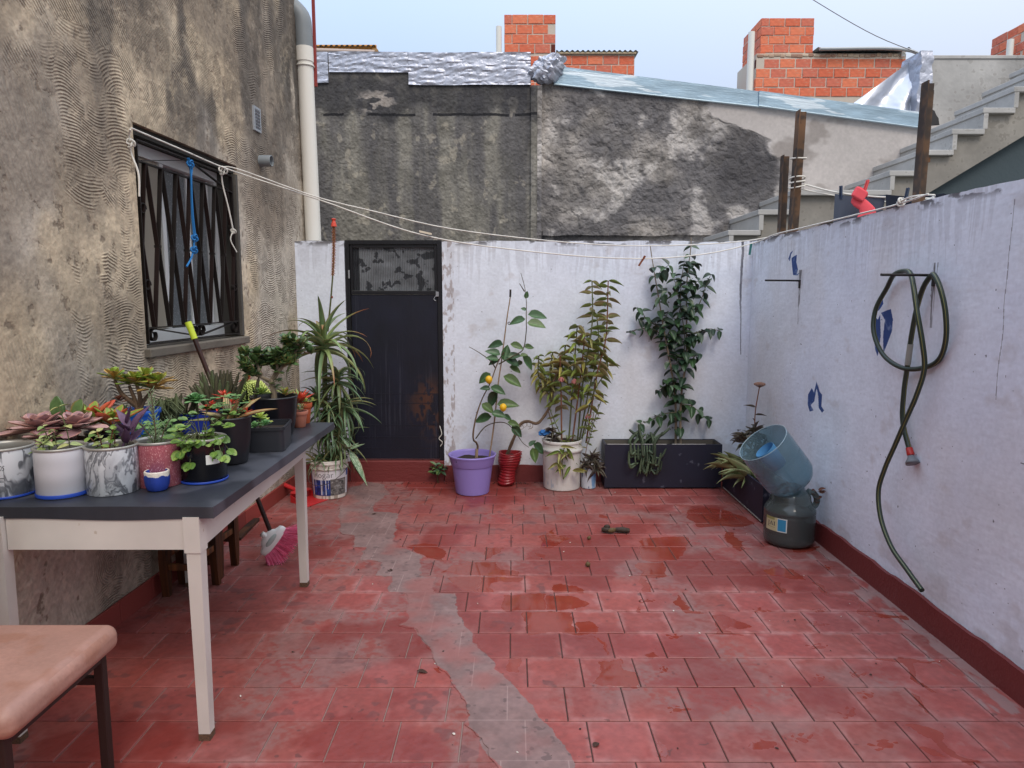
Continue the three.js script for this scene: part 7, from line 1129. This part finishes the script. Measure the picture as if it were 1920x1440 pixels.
{ // washing line from the grille across the yard, resting on the right wall
  const A = [[-1.60, 2.06, -3.10], [-1.585, 2.062, -3.5]], mk = (pts, r) => tube(pts, r, 120, 6);
  const rm = mat(0xd9d6ce, 0.85, { bumpMap: grain(32, 32, (u, v, o) => { const s = 128 + 127 * Math.sin((u * 3 + v * 8) * 6.283); o[0] = o[1] = o[2] = s; }, false), bumpScale: 0.001 });
  const l1 = thing('clothesline', 'lower white washing line sagging across the yard from the window grille', 'rope', [0, 0, 0], 0, 'washing lines over the yard');
  mesh('rope', mk([[-1.612, 2.075, -3.07], [-1.59, 2.07, -3.5], [-1.558, 2.063, -3.971], [-1.101, 1.918, -4.108], [-0.544, 1.738, -4.275], [0.135, 1.65, -4.479], [0.847, 1.619, -4.694], [1.346, 1.663, -4.844], [1.70, 1.745, -4.95], [1.722, 1.772, -4.7], [1.724, 1.774, -4.2], [1.724, 1.775, -3.6], [1.722, 1.776, -3.2], [1.73, 1.79, -2.98]], 0.0042), rm, l1);
  mesh('knot', [tf(new THREE.TorusKnotGeometry(0.012, 0.0045, 40, 6), 1.722, 1.782, -3.17), tube([[1.722, 1.78, -3.2], [1.724, 1.795, -3.1], [1.76, 1.79, -3.0], [1.93, 1.80, -3.42]], 0.004, 24, 6)], rm, l1);
  const l2 = thing('clothesline', 'upper white washing line running from the grille to the far corner', 'rope', [0, 0, 0], 0, 'washing lines over the yard');
  mesh('rope', mk([[-1.59, 2.075, -3.955], [-1.558, 2.078, -3.971], [-1.101, 1.93, -4.108], [-0.813, 1.866, -4.194], [-0.419, 1.785, -4.313], [0.134, 1.728, -4.479], [0.661, 1.702, -4.638], [1.11, 1.712, -4.773], [1.424, 1.732, -4.867], [1.70, 1.765, -4.952], [1.88, 1.80, -4.95]], 0.0035), rm, l2);
  mesh('hitch', [tf(new THREE.TorusKnotGeometry(0.016, 0.0045, 60, 6, 2, 3), -1.588, 2.055, -3.955), tube([[-1.595, 2.06, -3.95], [-1.6, 1.99, -3.97], [-1.585, 1.86, -4.0], [-1.575, 1.73, -4.03]], 0.0045, 16, 6), tube([[-1.575, 1.74, -4.03], [-1.59, 1.69, -4.02], [-1.57, 1.62, -4.05]], 0.0035, 10, 6), tf(new THREE.TorusKnotGeometry(0.01, 0.004, 40, 6), -1.576, 1.735, -4.03)], rm, l2);
  const l3 = thing('rope_end', 'short white rope tied at the left end of the window grille', 'rope');
  mesh('rope', [tube([[-1.615, 2.07, -3.07], [-1.64, 2.05, -3.1], [-1.648, 1.99, -3.12], [-1.62, 1.9, -3.12], [-1.622, 1.80, -3.12]], 0.0045, 20, 6)], rm, l3); mesh('knot', tf(new THREE.TorusKnotGeometry(0.013, 0.0045, 40, 6), -1.635, 2.02, -3.1), rm, l3);
  const bl = mat(0x1f6fae, 0.8), b = thing('rope_end', 'bright blue knotted rope hanging down the window grille', 'rope');
  const hw = (s, y, n) => V(-1.66 + s * 0.0439 + n, y, -2.8 - s * 0.999 + n * 0.0439), P = [[0.755, 2.045], [0.775, 2.0], [0.778, 1.963], [0.768, 1.78], [0.775, 1.65], [0.744, 1.569], [0.685, 1.514]];
  mesh('rope', [tube(P.map(p => hw(p[0], p[1], 0.03)), 0.0052, 60, 6), tube(P.slice(0, 5).map((p, i) => hw(p[0] + 0.008 * Math.sin(i * 2), p[1], 0.036)), 0.004, 40, 6)], bl, b);
  for (const [s, y] of [[0.77, 2.02], [0.772, 1.66], [0.76, 1.6]]) { const p = hw(s, y, 0.035); mesh('knot', tf(new THREE.TorusKnotGeometry(0.012, 0.0045, 40, 6, 2, 3), p.x, p.y, p.z, 0.3, 1, s), bl, b); }
}
{ // pegs
  const peg = (label, m, p, rz, ry = 0) => { const t = thing('clothes_peg', label, 'peg', p, ry, 'clothes pegs on the line'); t.rotation.z = rz; for (const s of [-1, 1]) { const g = new THREE.BoxGeometry(0.011, 0.075, 0.006, 1, 6, 1).translate(0, -0.01, 0); warp(g, v => { v.z += s * (0.005 + 0.005 * sst(-0.01, 0.03, v.y)); v.y += 0; }); mesh('arm', g, m, t); } mesh('spring', tf(new THREE.TorusGeometry(0.006, 0.0015, 5, 12), 0, 0.002, 0, 0, Math.PI / 2), mat(0x8c8c8c, 0.4, { metalness: 0.7 }), t); };
  peg('pale peg lying over the line above the dark door', mat(0xd8cdb8, 0.6), [-0.529, 1.752, -4.28], 1.35);
  peg('brown wooden peg tilted on the line above the shrub', mat(0x7a4226, 0.7), [0.866, 1.613, -4.699], -0.55);
  peg('teal plastic peg on the line at the wall corner', mat(0x1f6a68, 0.5), [1.655, 1.705, -4.93], -0.12);
}
{ // neighbour's washing beyond the right wall
  const A = V(1.99, 2.13, -4.9), l = thing('clothesline', 'grey line tied to the tall post beyond the right wall with washing on it', 'rope');
  mesh('rope', tube([A, V(2.167, 2.04, -4.7), V(2.5, 1.975, -4.45), V(3.2, 1.93, -4.0), V(4.2, 1.97, -3.4)], 0.0055, 40, 6), M.rope, l); mesh('rope', tube([A.clone().add(V(-0.02, -0.03, 0)), V(2.1, 2.05, -4.8), V(2.45, 1.97, -4.6), V(3.2, 1.9, -4.2), V(4.2, 1.95, -3.5)], 0.0045, 40, 6), M.rope, l);
  mesh('lashing', [0, 1, 2].map(i => tf(new THREE.TorusGeometry(0.05, 0.005, 6, 18), 1.945, 2.17 - i * 0.028, -4.9, Math.PI / 2 + 0.12 * (i - 1), 0.1 * i)).concat([tf(new THREE.TorusGeometry(0.05, 0.005, 6, 18), 1.945, 2.3, -4.9, Math.PI / 2 + 0.1)]), M.rope, l);
  const cloth = (label, name, m, a, b, drop, ph) => { const P = [], U = [], I = [], n = 24, k = 12; for (let j = 0; j <= k; j++) for (let i = 0; i <= n; i++) { const u = i / n, v = j / k, w = 0.03 * Math.sin(u * 11 + ph) * v + 0.02 * Math.sin(u * 23 + ph) * v; P.push(mix(a[0], b[0], u) + w * 0.5, mix(a[1], b[1], u) - 0.015 * Math.sin(u * Math.PI) - drop * v, mix(a[2], b[2], u) + w); U.push(u, v); } for (let j = 0; j < k; j++) for (let i = 0; i < n; i++) { const q = j * (n + 1) + i; I.push(q, q + n + 1, q + 1, q + 1, q + n + 1, q + n + 2); } const g = new THREE.BufferGeometry(); g.setAttribute('position', new THREE.Float32BufferAttribute(P, 3)); g.setAttribute('uv', new THREE.Float32BufferAttribute(U, 2)); g.setIndex(I); g.computeVertexNormals(); return tag(mesh(name, g, m, scene), label, 'laundry', 'washing beyond the right wall'); };
  const fab = c => mat(c, 0.95, { side: THREE.DoubleSide });
  cloth('dark grey garment hung left of the red sock', 'hanging_garment', fab(0x4a515e), [2.12, 2.04, -4.71], [2.37, 2.01, -4.55], 0.5, 0);
  cloth('navy cloth hung right of the red sock', 'hanging_cloth', fab(0x161d2c), [2.36, 2.01, -4.53], [2.64, 1.995, -4.38], 0.5, 2);
  cloth('long black cloth sagging behind the single post', 'hanging_cloth', fab(0x1a1e28), [2.63, 1.995, -4.4], [3.05, 1.99, -4.12], 0.45, 4);
  // sock: bent tube, foot folded over the line
  const s = thing('sock', 'coral red sock pegged on the line beyond the right wall', 'laundry', [2.2, 1.99, -4.55]);
  const sg = tube([[0.02, 0.04, 0.0], [0.0, 0.02, 0.01], [-0.012, -0.02, 0.02], [0.03, -0.05, 0.03], [0.055, -0.1, 0.03], [0.025, -0.17, 0.03], [-0.02, -0.26, 0.03]], t => 0.043 - 0.01 * Math.sin(t * 9), 40, 12); warp(sg, v => { v.z *= 0.35; v.x += 0.006 * Math.sin(v.y * 60); });
  mesh('knit', sg, mat(0xd94e58, 0.85), s); mesh('cuff', tf(box(0.085, 0.07, 0.03, 0, 0, 0, 0.012), -0.01, 0.02, 0.03, 0, 0, -0.5), mat(0xd94e58, 0.85), s);
  for (const [lb, c, p, rz] of [['red peg holding the sock', 0xc23b3b, [2.235, 2.06, -4.535], -0.35], ['dark blue peg on the grey garment', 0x1d2f4a, [2.15, 2.045, -4.69], 0.05], ['navy peg between the two dark cloths', 0x1a2c44, [2.46, 2.0, -4.47], -0.2]]) { const t = thing('clothes_peg', lb + ' beyond the right wall', 'peg', p, 0.4, 'clothes pegs beyond the wall'); t.rotation.z = rz; for (const q of [-1, 1]) mesh('arm', box(0.013, 0.085, 0.006, 0, 0, q * 0.006, 0.001), mat(c, 0.5), t); mesh('spring', tf(new THREE.TorusGeometry(0.006, 0.0015, 5, 12), 0, -0.01, 0, 0, Math.PI / 2), mat(0x8c8c8c, 0.4, { metalness: 0.7 }), t); }
}
{ // water jugs
  const plas = (c, tr, ro) => new THREE.MeshPhysicalMaterial({ color: c, roughness: ro, transmission: tr, thickness: 0, ior: 1.5, side: THREE.DoubleSide });
  const J = thing('water_jug', 'grimy grey-green water jug with printed label standing on the wet tiles', 'jug', [1.55, 0, -3.785]);
  const jm = plas(0xa9b7b4, 0.88, 0.14);
  const prof = [[0, 0.004], [0.11, 0.003], [0.128, 0.012], [0.135, 0.03], [0.136, 0.064], [0.132, 0.07], [0.136, 0.076], [0.136, 0.172], [0.132, 0.178], [0.137, 0.184], [0.136, 0.2], [0.126, 0.218], [0.114, 0.235], [0.108, 0.255], [0.106, 0.275], [0.096, 0.295], [0.075, 0.31], [0.058, 0.32], [0.055, 0.33]];
  mesh('shell', lathe(prof, 56), jm, J);
  mesh('murky_water', lathe([[0, 0.006], [0.12, 0.008], [0.13, 0.03], [0.131, 0.16], [0.131, 0.186], [0, 0.187]], 48), mat(0x1a1c22, 0.3), J);
  mesh('grip', tube([[0.1, 0.2, 0.02], [0.13, 0.222, 0.022], [0.138, 0.255, 0.022], [0.12, 0.288, 0.02], [0.085, 0.3, 0.018]], 0.017, 24, 10), jm, J);
  const cv = document.createElement('canvas'); cv.width = 320; cv.height = 200; const x = cv.getContext('2d'); x.fillStyle = '#cfd2cc'; x.fillRect(0, 0, 320, 200); x.fillStyle = '#b9b28c'; x.fillRect(0, 0, 190, 200); x.fillStyle = '#8b8a55'; x.fillRect(0, 0, 150, 40); x.fillStyle = '#2f86ad'; x.fillRect(196, 14, 110, 172); x.fillStyle = '#262a33'; x.font = 'bold 82px serif'; x.fillText('JAI', 40, 122); x.fillStyle = '#7c7a58'; x.fillRect(30, 146, 130, 6);
  const t = new THREE.CanvasTexture(cv); t.colorSpace = THREE.SRGBColorSpace;
  mesh('label', new THREE.CylinderGeometry(0.1372, 0.1372, 0.076, 24, 1, true, -1.36, 0.95).translate(0, 0.132, 0), new THREE.MeshStandardMaterial({ map: t, roughness: 0.4, side: THREE.DoubleSide }), J).rotation.y = -0.05;
  // cut jug laid neck-down on top, leaning to the left
  const K = thing('cut_water_jug', 'cut-open bluish water jug tilted neck-down on the lower jug', 'jug', [1.575, 0.325, -3.785]); K.rotation.z = 0.68; K.rotation.x = 0.16; K.scale.setScalar(1.07);
  const km = plas(0x9fbfca, 0.78, 0.16), rib = y => [[0.133, y - 0.006], [0.128, y], [0.133, y + 0.006]];
  const kp = [[0.03, -0.075], [0.034, -0.035], [0.075, -0.012], [0.118, 0.018], [0.132, 0.05], ...rib(0.1), ...rib(0.175), [0.133, 0.235], [0.131, 0.29]];
  mesh('shell', lathe(kp.map(p => [p[0], p[1] + 0.02]), 56), km, K);
  mesh('cut_rim', tf(new THREE.TorusGeometry(0.131, 0.0018, 6, 56), 0, 0.31, 0, Math.PI / 2), plas(0xbcd4dc, 0.5, 0.2), K);
  tag(mesh('blue_scoop', tf(warp(lathe([[0, 0], [0.045, 0.002], [0.052, 0.06], [0.058, 0.13], [0.054, 0.13], [0.046, 0.01]], 28), v => { v.z *= 0.8; }), 1.47, 0.445, -3.76, 0.1, 0, 0.76), mat(0x5590bd, 0.5), scene), 'light blue plastic cup seen inside the cut water jug', 'cup');
  const dl = thing('dry_leaves', 'crumpled brown dry leaves stuck behind the jug grip', 'leaves', [1.69, 0.27, -3.76]); const dm = leafMat([122, 72, 52], { rough: 0.8 }); for (let i = 0; i < 12; i++) addLeaf(dl, thickL.flat, dm, V(rr(-0.012, 0.012), rr(-0.04, 0.04), rr(-0.01, 0.01)), sph(rr(0, 6), rr(-1, 1)), V(0, 1, 0.4), rr(0.03, 0.045), 0.03);
}
{ // droppings and litter
  const dm = mat(0x33271c, 0.7, { bumpMap: roughBump, bumpScale: 0.003 }), dm2 = mat(0x574526, 0.75);
  const D = thing('dog_droppings', 'small heap of dark dog droppings on the wet tiles', 'droppings', [0.6, 0, -3.95]);
  for (const [a, b, r, m] of [[[-0.075, 0.016, 0], [-0.02, 0.018, 0.012], 0.017, dm], [[-0.04, 0.014, 0.022], [0.0, 0.02, 0.012], 0.014, dm2], [[0.0, 0.016, 0.0], [0.085, 0.015, 0.012], 0.016, dm], [[-0.06, 0.032, 0.0], [-0.03, 0.036, 0.006], 0.012, dm]]) mesh('piece', warp(tube([V(...a), V(...a).lerp(V(...b), 0.5).add(V(0, 0.003, 0.004)), V(...b)], t => r * (0.55 + 0.5 * Math.sqrt(Math.sin(Math.PI * clamp(t, 0.05, 0.95)))), 14, 10), v => { v.y = Math.max(0.001, v.y + 0.002 * noise(v.x * 200, v.z * 200)); }), m, D);
  for (const [x, z, r, l] of [[0.387, -3.43, 0.013, 'single brown lump on the tiles nearer the camera than the droppings'], [0.437, -3.83, 0.011, 'single brown lump on the tiles just left of the droppings']]) tag(mesh('dropping', warp(new THREE.IcosahedronGeometry(r, 2).translate(x, r * 0.8, z), v => { v.y = Math.max(0.001, v.y + 0.2 * r * noise(v.x * 150, v.z * 150)); }), dm2, scene), l, 'droppings');
  // crumbs of plaster, dry leaf bits
  const lit = [], litD = []; for (let i = 0; i < 90; i++) { const x = rr(-1.5, 1.65), z = rr(-4.9, -1.75), r = rr(0.0015, 0.004); const g = new THREE.IcosahedronGeometry(r, 0); g.scale(rr(0.7, 2), 0.6, rr(0.7, 1.4)); g.rotateY(rr(0, 6)).translate(x, r * 0.5 + 0.0015, z); (i % 3 ? litD : lit).push(g); }
  for (let i = 0; i < 70; i++) { const x = rr(-1.5, 0.1), r = rr(0.002, 0.006); litD.push(new THREE.IcosahedronGeometry(r, 0).scale(1.5, 0.5, 1).rotateY(rr(0, 6)).translate(x < -0.9 ? 0.15 + rr(-0.15, 0.15) : x, r * 0.4 + 0.001, -5.06 + rr(0, 0.05))); }
  const a = mesh('plaster_crumbs', lit, mat(0xc9c2b8, 0.9), scene); a.userData = { kind: 'stuff', label: 'pale plaster crumbs scattered over the floor', category: 'debris' };
  const b = mesh('dirt_crumbs', litD, mat(0x3b2c26, 0.95), scene); b.userData = { kind: 'stuff', label: 'dark dirt crumbs scattered over the floor', category: 'debris' };
  const lf = leafMat([72, 48, 38], { rough: 0.9 }); [[-1.2, -2.55], [-0.35, -2.42], [0.25, -1.98], [-0.6, -3.36], [-0.86, -4.3]].forEach(([x, z], i) => { const o = addLeaf(scene, thickL.flat, lf, V(x, 0.004, z), sph(i * 1.3, 0.05), V(0, 1, 0), rr(0.03, 0.05), 0.02, 'fallen_leaf'); tag(o, ['curled brown leaf lying under the table near the chair', 'curled brown leaf on the tiles by the middle of the cement strip', 'brown leaf near the lower end of the cement strip', 'dark leaf scrap left of the cement strip', 'dark leaf scrap near the aloe bucket'][i], 'leaf'); });
}
renderer.render(scene, camera);
